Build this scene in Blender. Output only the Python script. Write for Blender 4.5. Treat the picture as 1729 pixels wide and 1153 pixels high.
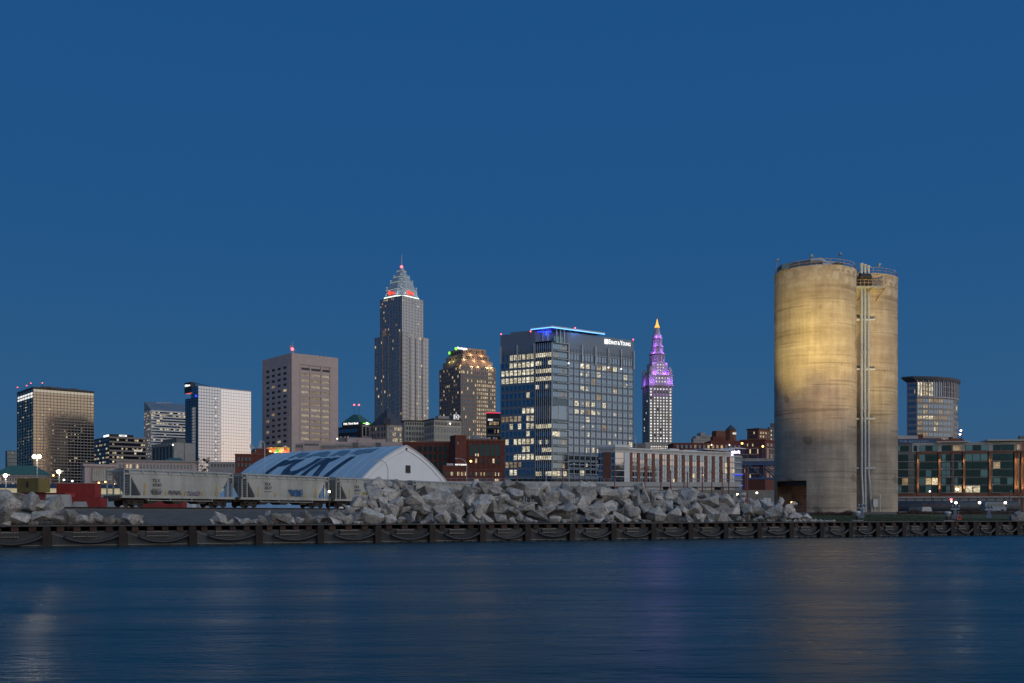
import bpy, bmesh, math, random
from mathutils import Vector, Matrix, noise
RND = random.Random(11)
rad = math.radians
for o_ in list(bpy.data.objects):
    bpy.data.objects.remove(o_, do_unlink=True)
sc = bpy.context.scene
COL = sc.collection

# ------------------------------------------------------------------ camera
F, CX, HY, CZ = 1681.0, 864.5, 866.0, 2.8          # focal length and horizon of the photograph, eye height in metres
cam = bpy.data.cameras.new('camera')
cam.sensor_width = 36; cam.lens = 35; cam.shift_y = (866 - 576.5) / 1729
cam.clip_start = 0.5; cam.clip_end = 9000
camo = bpy.data.objects.new('camera', cam); COL.objects.link(camo)
camo.location = (0, 0, CZ); camo.rotation_euler = (rad(90), 0, 0)
sc.camera = camo

# ------------------------------------------------------------------ dusk sky: deep blue in the east, afterglow in the west
GLOW = Vector((0.80, -0.60, 0.0)).normalized()
wd = bpy.data.worlds.new('World'); sc.world = wd; wd.use_nodes = True
nt = wd.node_tree; nt.nodes.clear()
def N(t, **k):
    n = nt.nodes.new(t)
    for a, b in k.items(): setattr(n, a, b)
    return n
def ramp(node, stops, interp='EASE'):
    cr = node.color_ramp; cr.interpolation = interp
    while len(cr.elements) > 1: cr.elements.remove(cr.elements[-1])
    cr.elements[0].position = stops[0][0]; cr.elements[0].color = (*stops[0][1], 1)
    for p, c in stops[1:]:
        e = cr.elements.new(p); e.color = (*c, 1)
tc = N('ShaderNodeTexCoord'); sep = N('ShaderNodeSeparateXYZ'); nt.links.new(tc.outputs['Generated'], sep.inputs[0])
east = N('ShaderNodeValToRGB')
ramp(east, [(0.0, (.044, .106, .200)), (.05, (.036, .106, .214)), (.12, (.026, .103, .234)), (.25, (.0162, .089, .238)), (.45, (.0125, .080, .238)), (.7, (.022, .095, .25)), (1.0, (.06, .145, .29))], 'LINEAR')
west = N('ShaderNodeValToRGB')
ramp(west, [(0.0, (.86, .50, .32)), (.045, (.92, .63, .46)), (.10, (.68, .60, .55)), (.18, (.60, .64, .68)), (.35, (.42, .53, .66)), (.7, (.20, .33, .50)), (1.0, (.06, .145, .29))], 'LINEAR')
mx = N('ShaderNodeMath', operation='MAXIMUM'); mx.inputs[1].default_value = 0
nt.links.new(sep.outputs['Z'], mx.inputs[0])
nt.links.new(mx.outputs[0], east.inputs[0]); nt.links.new(mx.outputs[0], west.inputs[0])
dot = N('ShaderNodeVectorMath', operation='DOT_PRODUCT'); dot.inputs[1].default_value = GLOW
nt.links.new(tc.outputs['Generated'], dot.inputs[0])
mr = N('ShaderNodeMapRange', interpolation_type='SMOOTHSTEP'); mr.inputs['From Min'].default_value = -0.16; mr.inputs['From Max'].default_value = 1.0
nt.links.new(dot.outputs['Value'], mr.inputs['Value'])
mixn = N('ShaderNodeMixRGB'); nt.links.new(mr.outputs[0], mixn.inputs[0]); nt.links.new(east.outputs[0], mixn.inputs[1]); nt.links.new(west.outputs[0], mixn.inputs[2])
bg = N('ShaderNodeBackground'); bg.inputs[1].default_value = 1.0
nt.links.new(mixn.outputs[0], bg.inputs[0])
wo = N('ShaderNodeOutputWorld'); nt.links.new(bg.outputs[0], wo.inputs[0])

sun = bpy.data.lights.new('afterglow_sun', 'SUN'); sun.energy = 0.85; sun.angle = rad(100); sun.color = (1, .91, .84)
suno = bpy.data.objects.new('afterglow_sun', sun); COL.objects.link(suno)
suno.rotation_euler = (-(GLOW + Vector((0, 0, .45)))).to_track_quat('-Z', 'Y').to_euler()

vs = sc.view_settings
vs.view_transform = 'Standard'; vs.look = 'None'; vs.exposure = 0.0; vs.gamma = 1.0; vs.use_curve_mapping = False
sc.render.engine = 'CYCLES'
sc.cycles.use_denoising = True
sc.cycles.max_bounces = 5; sc.cycles.diffuse_bounces = 2; sc.cycles.glossy_bounces = 3
sc.cycles.sample_clamp_indirect = 4.0

# ------------------------------------------------------------------ photograph <-> world
def wx(px, d): return (px - CX) / F * d
def wz(py, d): return CZ + (HY - py) / F * d
def W(px, py, d): return Vector((wx(px, d), d, wz(py, d)))
G = 3.15                                            # level of the land behind the quay

# ------------------------------------------------------------------ materials
MATS = {}
def nodes_of(name):
    m = bpy.data.materials.new(name); m.use_nodes = True
    t = m.node_tree; t.nodes.clear()
    out = t.nodes.new('ShaderNodeOutputMaterial')
    return m, t, out
def mat(name, col, rough=.7, metal=0.0, var=.18, scale=.6, spec=.5, bump=0.0, bscale=None, stretch=(1, 1, 1), rnd=0.0, dirt=0.0):
    if name in MATS: return MATS[name]
    m, t, out = nodes_of(name)
    p = t.nodes.new('ShaderNodeBsdfPrincipled'); t.links.new(p.outputs[0], out.inputs[0])
    p.inputs['Roughness'].default_value = rough; p.inputs['Metallic'].default_value = metal
    p.inputs['Specular IOR Level'].default_value = spec
    tcn = t.nodes.new('ShaderNodeTexCoord'); mp = t.nodes.new('ShaderNodeMapping'); mp.inputs['Scale'].default_value = stretch
    t.links.new(tcn.outputs['Object'], mp.inputs[0])
    nz = t.nodes.new('ShaderNodeTexNoise'); nz.inputs['Scale'].default_value = scale; nz.inputs['Detail'].default_value = 6; nz.inputs['Roughness'].default_value = .65
    t.links.new(mp.outputs[0], nz.inputs['Vector'])
    r = t.nodes.new('ShaderNodeValToRGB')
    a = tuple(max(0, c * (1 - var)) for c in col); b = tuple(min(1, c * (1 + var)) for c in col)
    r.color_ramp.elements[0].position = .3; r.color_ramp.elements[0].color = (*a, 1)
    r.color_ramp.elements[1].position = .7; r.color_ramp.elements[1].color = (*b, 1)
    t.links.new(nz.outputs[0], r.inputs[0])
    last = r.outputs[0]
    if dirt:
        n2 = t.nodes.new('ShaderNodeTexNoise'); n2.inputs['Scale'].default_value = scale * .35; n2.inputs['Detail'].default_value = 8; n2.inputs['Roughness'].default_value = .7
        m2 = t.nodes.new('ShaderNodeMapping'); m2.inputs['Scale'].default_value = (2.2, 2.2, .35); t.links.new(tcn.outputs['Object'], m2.inputs[0]); t.links.new(m2.outputs[0], n2.inputs['Vector'])
        mr2 = t.nodes.new('ShaderNodeMapRange'); mr2.inputs['From Min'].default_value = .48; mr2.inputs['From Max'].default_value = .72; mr2.inputs['To Max'].default_value = dirt
        t.links.new(n2.outputs[0], mr2.inputs['Value'])
        mxx = t.nodes.new('ShaderNodeMixRGB'); mxx.inputs[2].default_value = (col[0] * .35, col[1] * .30, col[2] * .25, 1)
        t.links.new(mr2.outputs[0], mxx.inputs[0]); t.links.new(last, mxx.inputs[1]); last = mxx.outputs[0]
    if rnd:
        oi = t.nodes.new('ShaderNodeObjectInfo'); mrr = t.nodes.new('ShaderNodeMapRange')
        mrr.inputs['To Min'].default_value = 1 - rnd; mrr.inputs['To Max'].default_value = 1 + rnd
        t.links.new(oi.outputs['Random'], mrr.inputs['Value'])
        hs = t.nodes.new('ShaderNodeHueSaturation'); t.links.new(mrr.outputs[0], hs.inputs['Value']); t.links.new(last, hs.inputs['Color']); last = hs.outputs[0]
    t.links.new(last, p.inputs['Base Color'])
    if bump:
        bz = t.nodes.new('ShaderNodeTexNoise'); bz.inputs['Scale'].default_value = bscale or scale * 4; bz.inputs['Detail'].default_value = 5
        t.links.new(mp.outputs[0], bz.inputs['Vector'])
        bp = t.nodes.new('ShaderNodeBump'); bp.inputs['Strength'].default_value = bump; bp.inputs['Distance'].default_value = .1
        t.links.new(bz.outputs[0], bp.inputs['Height']); t.links.new(bp.outputs[0], p.inputs['Normal'])
    MATS[name] = m; return m
def emat(name, col, strength, base=(.05, .05, .05)):
    if name in MATS: return MATS[name]
    m, t, out = nodes_of(name)
    p = t.nodes.new('ShaderNodeBsdfPrincipled'); t.links.new(p.outputs[0], out.inputs[0])
    p.inputs['Base Color'].default_value = (*base, 1); p.inputs['Roughness'].default_value = .4
    p.inputs['Emission Color'].default_value = (*col, 1); p.inputs['Emission Strength'].default_value = strength
    MATS[name] = m; return m
def litmat(name, c1, c2, strength, scale, low=.15, gloss=(.02, .03, .04)):
    """a lit room behind glass: uneven lamps, blinds and furniture"""
    m, t, out = nodes_of(name)
    p = t.nodes.new('ShaderNodeBsdfPrincipled'); t.links.new(p.outputs[0], out.inputs[0])
    p.inputs['Base Color'].default_value = (*gloss, 1); p.inputs['Roughness'].default_value = .1
    ge = t.nodes.new('ShaderNodeNewGeometry'); mp = t.nodes.new('ShaderNodeMapping'); mp.inputs['Scale'].default_value = (1, 1, 1.3)
    t.links.new(ge.outputs['Position'], mp.inputs[0])
    nz = t.nodes.new('ShaderNodeTexNoise'); nz.inputs['Scale'].default_value = scale; nz.inputs['Detail'].default_value = 3
    t.links.new(mp.outputs[0], nz.inputs['Vector'])
    oi = t.nodes.new('ShaderNodeObjectInfo')
    mr = t.nodes.new('ShaderNodeMapRange'); mr.inputs['From Min'].default_value = .32; mr.inputs['From Max'].default_value = .62
    mr.inputs['To Min'].default_value = strength * low; mr.inputs['To Max'].default_value = strength
    t.links.new(nz.outputs[0], mr.inputs['Value'])
    mm = t.nodes.new('ShaderNodeMath'); mm.operation = 'MULTIPLY'
    mr2 = t.nodes.new('ShaderNodeMapRange'); mr2.inputs['To Min'].default_value = .55; mr2.inputs['To Max'].default_value = 1.1
    t.links.new(oi.outputs['Random'], mr2.inputs['Value'])
    t.links.new(mr.outputs[0], mm.inputs[0]); t.links.new(mr2.outputs[0], mm.inputs[1])
    mc = t.nodes.new('ShaderNodeMixRGB'); mc.inputs[1].default_value = (*c1, 1); mc.inputs[2].default_value = (*c2, 1)
    t.links.new(oi.outputs['Random'], mc.inputs[0])
    t.links.new(mc.outputs[0], p.inputs['Emission Color']); t.links.new(mm.outputs[0], p.inputs['Emission Strength'])
    MATS[name] = m; return m
def glass(name, tint, rough=.06, metal=1.0, wob=.0, scale=.25):
    """coated facade glass: a tinted mirror, each pane slightly out of true"""
    if name in MATS: return MATS[name]
    m, t, out = nodes_of(name)
    p = t.nodes.new('ShaderNodeBsdfPrincipled'); t.links.new(p.outputs[0], out.inputs[0])
    p.inputs['Base Color'].default_value = (*tint, 1); p.inputs['Roughness'].default_value = rough; p.inputs['Metallic'].default_value = metal
    if wob:
        ge = t.nodes.new('ShaderNodeNewGeometry')
        nz = t.nodes.new('ShaderNodeTexNoise'); nz.inputs['Scale'].default_value = scale; nz.inputs['Detail'].default_value = 2
        t.links.new(ge.outputs['Position'], nz.inputs['Vector'])
        bp = t.nodes.new('ShaderNodeBump'); bp.inputs['Strength'].default_value = wob; bp.inputs['Distance'].default_value = 1.0
        t.links.new(nz.outputs[0], bp.inputs['Height']); t.links.new(bp.outputs[0], p.inputs['Normal'])
    MATS[name] = m; return m

litmat('lit_far', (1, .78, .42), (1, .86, .58), 1.0, .45, .10)
litmat('lit_office', (1, .86, .55), (1, .91, .68), 1.12, 1.1, .05)
litmat('lit_dim', (1, .66, .33), (1, .80, .50), .42, .4, .2)
litmat('lit_white', (1, .93, .78), (.95, .97, 1), 1.35, .5, .5)
litmat('lit_home', (1, .72, .36), (1, .82, .5), 1.1, 1.8, .2)
glass('glass_blue', (.16, .24, .32), .07, wob=.03)
glass('glass_dark', (.06, .09, .12), .08, wob=.02)
glass('glass_grey', (.14, .20, .27), .08, wob=.03)
glass('glass_bronze', (.30, .255, .19), .10, wob=.03)
glass('glass_mirror', (.62, .63, .66), .10, wob=.03)
glass('glass_mirror_soft', (.47, .50, .56), .10, wob=.03)
glass('glass_key', (.29, .31, .34), .09, wob=.03)
glass('glass_teal', (.013, .038, .05), .12, wob=.04)
glass('glass_curtain', (.07, .16, .19), .25)
glass('glass_pale', (.32, .34, .37), .10, wob=.05)
mat('concrete_grey', (.30, .30, .29), .85, var=.15, scale=.5)
mat('concrete_pale', (.46, .45, .42), .85, var=.12, scale=.5)
mat('concrete_dark', (.14, .145, .15), .85, var=.2, scale=.4)
mat('concrete_pink', (.48, .385, .36), .88, var=.08, scale=.25)
mat('stone_cream', (.46, .43, .36), .85, var=.10, scale=.3)
mat('stone_grey', (.33, .31, .29), .85, var=.10, scale=.2)
mat('stone_key', (.30, .26, .24), .7, var=.08, scale=.2)
mat('stone_tan', (.27, .20, .165), .75, var=.10, scale=.2)
mat('brick_red', (.155, .048, .036), .9, var=.22, scale=.5)
mat('brick_brown', (.20, .085, .055), .9, var=.2, scale=.6)
mat('metal_grey', (.22, .27, .33), .45, metal=.4, var=.1)
mat('metal_pale', (.52, .53, .54), .45, metal=.2, var=.1)
mat('metal_dark', (.045, .05, .055), .5, metal=.4, var=.2)
mat('white_panel', (.62, .64, .66), .6, var=.05)
mat('panel_slate', (.17, .22, .28), .55, metal=.2, var=.06)
mat('black_panel', (.018, .018, .022), .5, var=.2)
mat('copper_green', (.035, .12, .115), .6, var=.15)
mat('slate_roof', (.045, .055, .075), .6, var=.15)
emat('white_light', (1, .98, .93), 5)
emat('sign_white', (1, .98, .95), 1.6)
emat('beacon_red', (1, .08, .10), 6)
emat('sodium', (1, .50, .12), 7)
emat('lamp_warm', (1, .86, .52), 9)
emat('lamp_globe', (1, .86, .62), 9)
emat('red_sign', (1, .06, .03), 1.6)
emat('green_sign', (.22, 1, .05), 1.6)
emat('blue_led', (.12, .42, 1), 2.6)
emat('blue_deep_led', (.03, .06, 1), 1.6)
emat('crown_light', (.86, 1, .86), 1.6)
emat('gold_light', (1, .42, .05), 1.8)

# ------------------------------------------------------------------ mesh helpers
class MB:
    def __init__(s): s.v = []; s.f = []; s.m = []
    def quad(s, a, b, c, d, m=0):
        i = len(s.v); s.v += [tuple(a), tuple(b), tuple(c), tuple(d)]; s.f.append((i, i + 1, i + 2, i + 3)); s.m.append(m)
    def hexa(s, P, m=0):
        """8 corners: bottom ring 0-3 counter-clockwise from above, top ring 4-7"""
        i = len(s.v); s.v += [tuple(p) for p in P]
        for q in ((3, 2, 1, 0), (4, 5, 6, 7), (0, 1, 5, 4), (1, 2, 6, 5), (2, 3, 7, 6), (3, 0, 4, 7)):
            s.f.append(tuple(i + k for k in q)); s.m.append(m)
    def box(s, x0, x1, y0, y1, z0, z1, m=0):
        s.hexa([(x0, y0, z0), (x1, y0, z0), (x1, y1, z0), (x0, y1, z0), (x0, y0, z1), (x1, y0, z1), (x1, y1, z1), (x0, y1, z1)], m)
    def prism(s, poly, z0, z1, m=0, top=None, topz=None):
        """poly counter-clockwise from above; top: another polygon for a taper; topz: a height for each corner"""
        n = len(poly); i = len(s.v); tp = top or poly
        s.v += [(p[0], p[1], z0) for p in poly] + [(p[0], p[1], topz[k] if topz else z1) for k, p in enumerate(tp)]
        s.f.append(tuple(i + k for k in reversed(range(n)))); s.m.append(m)
        s.f.append(tuple(i + n + k for k in range(n))); s.m.append(m)
        for k in range(n):
            j = (k + 1) % n; s.f.append((i + k, i + j, i + n + j, i + n + k)); s.m.append(m)
    def tube(s, pts, r, n=8, m=0, caps=True):
        pts = [Vector(p) for p in pts]; i0 = len(s.v); rr = r if isinstance(r, (list, tuple)) else [r] * len(pts)
        for k, p in enumerate(pts):
            d = (pts[min(k + 1, len(pts) - 1)] - pts[max(k - 1, 0)]).normalized()
            a = d.cross(Vector((0, 0, 1)))
            if a.length < .05: a = Vector((1, 0, 0))
            a.normalize(); b = a.cross(d)
            for q in range(n):
                t = 2 * math.pi * q / n; s.v.append(tuple(p + (a * math.cos(t) + b * math.sin(t)) * rr[k]))
        for k in range(len(pts) - 1):
            for q in range(n):
                w = (q + 1) % n; s.f.append((i0 + k * n + q, i0 + k * n + w, i0 + (k + 1) * n + w, i0 + (k + 1) * n + q)); s.m.append(m)
        if caps:
            s.f.append(tuple(i0 + q for q in reversed(range(n)))); s.m.append(m)
            e = i0 + (len(pts) - 1) * n; s.f.append(tuple(e + q for q in range(n))); s.m.append(m)
    def lathe(s, prof, n=24, c=(0, 0), m=0, a0=0.0):
        """prof: (radius, z) from bottom to top"""
        i0 = len(s.v)
        for r, z in prof:
            for q in range(n):
                t = a0 + 2 * math.pi * q / n; s.v.append((c[0] + r * math.cos(t), c[1] + r * math.sin(t), z))
        for k in range(len(prof) - 1):
            for q in range(n):
                w = (q + 1) % n; s.f.append((i0 + k * n + q, i0 + k * n + w, i0 + (k + 1) * n + w, i0 + (k + 1) * n + q)); s.m.append(m)
        e = i0 + (len(prof) - 1) * n
        s.f.append(tuple(e + q for q in range(n))); s.m.append(m)
        s.f.append(tuple(i0 + q for q in reversed(range(n)))); s.m.append(m)
    def ball(s, c, r, m=0, n=8):
        prof = [(max(.001, r * math.sin(math.pi * k / n)), c[2] - r * math.cos(math.pi * k / n)) for k in range(n + 1)]
        s.lathe(prof, n * 2, (c[0], c[1]), m)
    def mesh(s, name, mats, smooth=False):
        me = bpy.data.meshes.new(name); me.from_pydata(s.v, [], s.f)
        mats = mats if isinstance(mats, (list, tuple)) else [mats]
        for x in mats: me.materials.append(MATS[x] if isinstance(x, str) else x)
        me.polygons.foreach_set('material_index', s.m)
        if smooth: me.polygons.foreach_set('use_smooth', [True] * len(me.polygons))
        me.update(); return me
    def build(s, name, mats, parent=None, loc=(0, 0, 0), rot=0.0, smooth=False, stuff=False):
        if not s.v: return None
        return link(name, s.mesh(name, mats, smooth), parent, loc, rot, stuff)
def link(name, me, parent=None, loc=(0, 0, 0), rot=0.0, stuff=False):
    o = bpy.data.objects.new(name, me); COL.objects.link(o)
    o.parent = parent; o.location = loc
    o.rotation_euler = rot if isinstance(rot, (tuple, list)) else (0, 0, rot)
    if stuff: o['kind'] = 'stuff'
    return o
def tag(o, label, cat, group=None):
    o['label'] = label; o['category'] = cat
    if group: o['group'] = group
    return o
def thing(name, label, cat, loc=(0, 0, 0), rot=0.0, group=None):
    return tag(link(name, None, None, loc, rot), label, cat, group)
def structure(o): o['kind'] = 'structure'; return o
def copy_tree(o, parent=None):
    c = o.copy(); COL.objects.link(c); c.parent = parent
    for ch in list(o.children): copy_tree(ch, c)
    return c
TXT = {}
def text_mesh(s, matname, shear=0.0, extrude=.02, spacing=1.0, bold=0.0):
    k = (s, matname, shear, extrude, spacing, bold)
    if k in TXT: return TXT[k]
    cu = bpy.data.curves.new('lettering', 'FONT'); cu.body = s; cu.shear = shear; cu.extrude = extrude; cu.space_character = spacing; cu.offset = bold
    cu.resolution_u = 3
    o = bpy.data.objects.new('tmp_text', cu); COL.objects.link(o)
    me = bpy.data.meshes.new_from_object(o.evaluated_get(bpy.context.evaluated_depsgraph_get()))
    bpy.data.objects.remove(o); bpy.data.curves.remove(cu)
    xs = [v.co.x for v in me.vertices]; ys = [v.co.y for v in me.vertices]
    w = max(xs) - min(xs); h = max(ys) - min(ys); x0 = min(xs); y0 = min(ys)
    for v in me.vertices: v.co = ((v.co.x - x0) / w, -v.co.z, (v.co.y - y0) / h)      # unit text standing in the xz plane, facing -y
    me.materials.clear(); me.materials.append(MATS[matname]); me.update()
    TXT[k] = me; return me
def lamp(parent, loc, col, watts, radius=.3, kind='POINT', name='light', target=None, size=60, blend=.5):
    l = bpy.data.lights.new(name, kind); l.energy = watts; l.color = col; l.shadow_soft_size = radius
    o = bpy.data.objects.new(name, l); COL.objects.link(o); o.parent = parent; o.location = loc
    if kind == 'SPOT':
        l.spot_size = rad(size); l.spot_blend = blend
        o.rotation_euler = (Vector(target) - Vector(loc)).to_track_quat('-Z', 'Y').to_euler()
    return o

# ------------------------------------------------------------------ facades
class Face:
    """a vertical wall from P0 to P1 (left to right for the viewer); u along it, v up, o outwards; local to the building's root"""
    def __init__(s, P0, P1, root):
        s.P0 = Vector((P0[0], P0[1])); s.P1 = Vector((P1[0], P1[1])); s.root = Vector((root[0], root[1]))
        d = s.P1 - s.P0; s.w = d.length; s.t = math.atan2(d.y, d.x); s.du = d.normalized(); s.n = Vector((s.du.y, -s.du.x))
    def pt(s, u, v, o=0.0):
        p = s.P0 - s.root + s.du * u + s.n * o; return (p.x, p.y, v)
    def u(s, px):
        m = (px - CX) / F; return (m * s.P0.y - s.P0.x) / (s.du.x - m * s.du.y)
    def d(s, u): return s.P0.y + s.du.y * u
    def box(s, mb, u0, u1, v0, v1, o0, o1, m=0):
        mb.hexa([s.pt(u0, v0, o1), s.pt(u1, v0, o1), s.pt(u1, v0, o0), s.pt(u0, v0, o0), s.pt(u0, v1, o1), s.pt(u1, v1, o1), s.pt(u1, v1, o0), s.pt(u0, v1, o0)], m)
PLATES = {}
def plate(w, h, m, t=.06, frame=0.0, fm=None):
    k = (round(w, 2), round(h, 2), m, t, round(frame, 2), fm)
    if k not in PLATES:
        mb = MB(); mb.box(0, w, -t, 0, 0, h)
        mats = [m]
        if frame:
            for a in ((-frame, 0, -frame, h + frame), (w, w + frame, -frame, h + frame), (0, w, -frame, 0), (0, w, h, h + frame)):
                mb.box(a[0], a[1], -t - .08, 0, a[2], a[3], 1)
            mats.append(fm)
        PLATES[k] = mb.mesh('window_pane', mats)
    return PLATES[k]
class Building:
    def __init__(s, name, label, cat, cpx, d, lpx, rpx, phi, psi=None, group=None):
        phi = rad(phi); psi = phi if psi is None else rad(psi)
        C = Vector((wx(cpx, d), d)); s.d = d
        mR = (rpx - CX) / F; mL = (lpx - CX) / F
        w = (mR * C.y - C.x) / (math.cos(phi) - mR * math.sin(phi))
        l = (C.x - mL * C.y) / (math.sin(psi) + mL * math.cos(psi))
        if l < 1: l = 14.0                                  # the left wall faces away: give the block a plain depth
        s.C = C; s.R = C + w * Vector((math.cos(phi), math.sin(phi))); s.L = C + l * Vector((-math.sin(psi), math.cos(psi)))
        s.K = s.R + s.L - C; s.w = w; s.l = l
        s.root = thing(name, label, cat, (C.x, C.y, G), 0, group)
        s.fr = Face(C, s.R, C); s.fl = Face(s.L, C, C)
    def v(s, py, d=None): return wz(py, d or s.d) - G
    def poly(s, inset=0.0):
        ps = [Vector((0, 0)), s.R - s.C, s.K - s.C, s.L - s.C]
        if inset:
            a = (s.R - s.C).normalized(); b = (s.L - s.C).normalized(); k = inset
            ps = [ps[0] + a * k + b * k, ps[1] - a * k + b * k, ps[2] - a * k - b * k, ps[3] + a * k - b * k]
        return ps
    def core(s, v1, m, v0=-.5, inset=0.0, name='wall'):
        mb = MB(); mb.prism(s.poly(inset), v0, v1); return mb.build(name, m, s.root)
    def add(s, name, m, fn, stuff=False, smooth=False):
        mb = MB(); fn(mb); return mb.build(name, m, s.root, smooth=smooth, stuff=stuff)
    def grid(s, face, u0, u1, v0, v1, nc, nr, fw=.6, fh=.6, mats=None, pick=None, o=.03, single=False, name='window', frame=0.0, fm=None, t=.06):
        """windows on a wall: pick(col, row from the top, ncols, nrows) -> index into mats or None"""
        cw = (u1 - u0) / nc; ch = (v1 - v0) / nr; per = {}
        for r in range(nr):
            for c in range(nc):
                k = pick(c, r, nc, nr) if pick else 0
                if k is None: continue
                a = u0 + cw * (c + .5 - fw / 2); b = v1 - ch * (r + .5 + fh / 2)
                if single:
                    link(name, plate(cw * fw, ch * fh, mats[k], t, frame, fm), s.root, face.pt(a, b, o), face.t)
                else:
                    per.setdefault(k, MB()); face.box(per[k], a, a + cw * fw, b, b + ch * fh, o - .3, o + t)
        for k, mb in per.items(): mb.build(name if len(per) == 1 else name, mats[k], s.root, stuff=True)
    def bars(s, face, u0, u1, v0, v1, n, wd, depth, m, vertical=True, name='mullion', ends=True):
        mb = MB(); rng = range(n + 1) if ends else range(1, n)
        for k in rng:
            if vertical:
                u = u0 + (u1 - u0) * k / n; face.box(mb, u - wd / 2, u + wd / 2, v0, v1, -.2, depth)
            else:
                v = v0 + (v1 - v0) * k / n; face.box(mb, u0, u1, v - wd / 2, v + wd / 2, -.2, depth)
        return mb.build(name, m, s.root, stuff=True)
    def text(s, face, string, px0, px1, y0, y1, o, m, name='sign_lettering', shear=0, d=None, bold=0.0):
        """lettering between two pixel columns, bottom y1, top y0 as seen at its left end"""
        u0, u1 = face.u(px0), face.u(px1); dd = face.d(u0)
        me = text_mesh(string, m, shear, bold=bold)
        o_ = link(name, me, s.root, face.pt(u0, wz(y1, dd) - G, o), face.t)
        o_.scale = (u1 - u0, 1, (y1 - y0) / F * dd); return o_
def rnd_lit(p, lit=1, dark=0, alt=None, pa=0.0):
    def f(c, r, nc, nr):
        x = RND.random()
        if x < p: return lit
        if alt is not None and x < p + pa: return alt
        return dark
    return f
def beacon(parent, loc, r=.8, m='beacon_red'):
    mb = MB(); mb.ball((0, 0, 0), r, n=4); return mb.build('beacon_light', m, parent, loc)
# ================================================================== the shore: a quay line running away to the right
Q0 = Vector((wx(0, 80.0), 80.0)); Q1 = Vector((wx(1729, 128.0), 128.0))
QD = (Q1 - Q0).normalized(); QN = Vector((-QD.y, QD.x)); QA = math.atan2(QD.y, QD.x)
def qs(px):
    m = (px - CX) / F; return (m * Q0.y - Q0.x) / (QD.x - m * QD.y)
def qp(s, t): return Q0 + QD * s + QN * t
def st_of(p):
    r = Vector((p[0], p[1])) - Q0; return r.dot(QD), r.dot(QN)
def qpx(px, t):
    """the point t metres inland of the quay line that is seen at column px"""
    m = (px - CX) / F; b = Q0 + QN * t; s = (m * b.y - b.x) / (QD.x - m * QD.y); return b + QD * s
def sstep(a, b, x):
    x = max(0, min(1, (x - a) / (b - a))); return x * x * (3 - 2 * x)
def ground_z(s, t):
    k = sstep(25, 75, s)
    left = 1.74 + 1.41 * sstep(1.5, 27, t); right = 1.74 + 1.41 * sstep(0.5, 62, t)
    z = left * (1 - k) + right * k
    if 1.0 < t < 60: z += .05 * noise.noise(Vector((s * .15, t * .15, 0)))
    return z
def gz(p): return ground_z(*st_of(p))

# water
def water_material():
    m, t, out = nodes_of('river_water')
    p = t.nodes.new('ShaderNodeBsdfPrincipled'); t.links.new(p.outputs[0], out.inputs[0])
    p.inputs['Base Color'].default_value = (.0005, .044, .068, 1); p.inputs['IOR'].default_value = 1.33
    tcn = t.nodes.new('ShaderNodeTexCoord')
    def nz(sc_, scale, det=4, rot=0):
        mp = t.nodes.new('ShaderNodeMapping'); mp.inputs['Scale'].default_value = sc_; mp.inputs['Rotation'].default_value = (0, 0, rot); t.links.new(tcn.outputs['Object'], mp.inputs[0])
        n = t.nodes.new('ShaderNodeTexNoise'); n.inputs['Scale'].default_value = scale; n.inputs['Detail'].default_value = det; n.inputs['Roughness'].default_value = .6
        t.links.new(mp.outputs[0], n.inputs['Vector']); return n
    a = nz((.35, 1, 1), .9, 5, rad(6)); b = nz((.25, 1, 1), .16, 3, rad(-4)); c = nz((.5, 1, 1), 3.2, 4, rad(10))
    add = t.nodes.new('ShaderNodeMath'); add.operation = 'MULTIPLY_ADD'; add.inputs[1].default_value = 2.6
    t.links.new(b.outputs[0], add.inputs[0]); t.links.new(a.outputs[0], add.inputs[2])
    add2 = t.nodes.new('ShaderNodeMath'); add2.operation = 'MULTIPLY_ADD'; add2.inputs[1].default_value = .3
    t.links.new(c.outputs[0], add2.inputs[0]); t.links.new(add.outputs[0], add2.inputs[2])
    bp = t.nodes.new('ShaderNodeBump'); bp.inputs['Strength'].default_value = .55; bp.inputs['Distance'].default_value = .34
    t.links.new(add2.outputs[0], bp.inputs['Height']); t.links.new(bp.outputs[0], p.inputs['Normal'])
    mr = t.nodes.new('ShaderNodeMapRange'); mr.inputs['From Min'].default_value = .35; mr.inputs['From Max'].default_value = .65
    mr.inputs['To Min'].default_value = .21; mr.inputs['To Max'].default_value = .36
    t.links.new(b.outputs[0], mr.inputs['Value']); t.links.new(mr.outputs[0], p.inputs['Roughness'])
    MATS['river_water'] = m
water_material()
mb = MB(); mb.quad((-2500, -1500, 0), (2500, -1500, 0), (2500, 400, 0), (-2500, 400, 0))
structure(mb.build('river_water', 'river_water'))

# land: one sheet from the quay to the horizon
mat('yard_gravel', (.105, .094, .083), .95, var=.35, scale=.8, bump=.5, bscale=6)
mat('lawn_green', (.030, .048, .016), .95, var=.4, scale=.7, bump=.6, bscale=8)
ss = [-900, -300, -120, -60] + [-40 + 4 * k for k in range(50)] + [180, 260, 500, 1500]
tt = [.45, 1, 2, 3.5, 5, 7, 9, 12, 15, 18, 21, 24, 27, 31, 36, 42, 50, 62, 80, 120, 250, 600, 1500, 5000]
mb = MB()
for s in ss:
    for t in tt:
        p = qp(s, t); mb.v.append((p.x, p.y, ground_z(s, t)))
for i in range(len(ss) - 1):
    for j in range(len(tt) - 1):
        n = len(tt); mb.f.append((i * n + j, (i + 1) * n + j, (i + 1) * n + j + 1, i * n + j + 1)); mb.m.append(0)
structure(mb.build('ground', 'yard_gravel', smooth=True))
S_LAWN = qs(1362)
mb = MB(); ls = [S_LAWN + 3 * k for k in range(34)]; lt = [.6, 2, 4, 7, 10, 14, 18, 22, 26, 30, 34]
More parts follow.
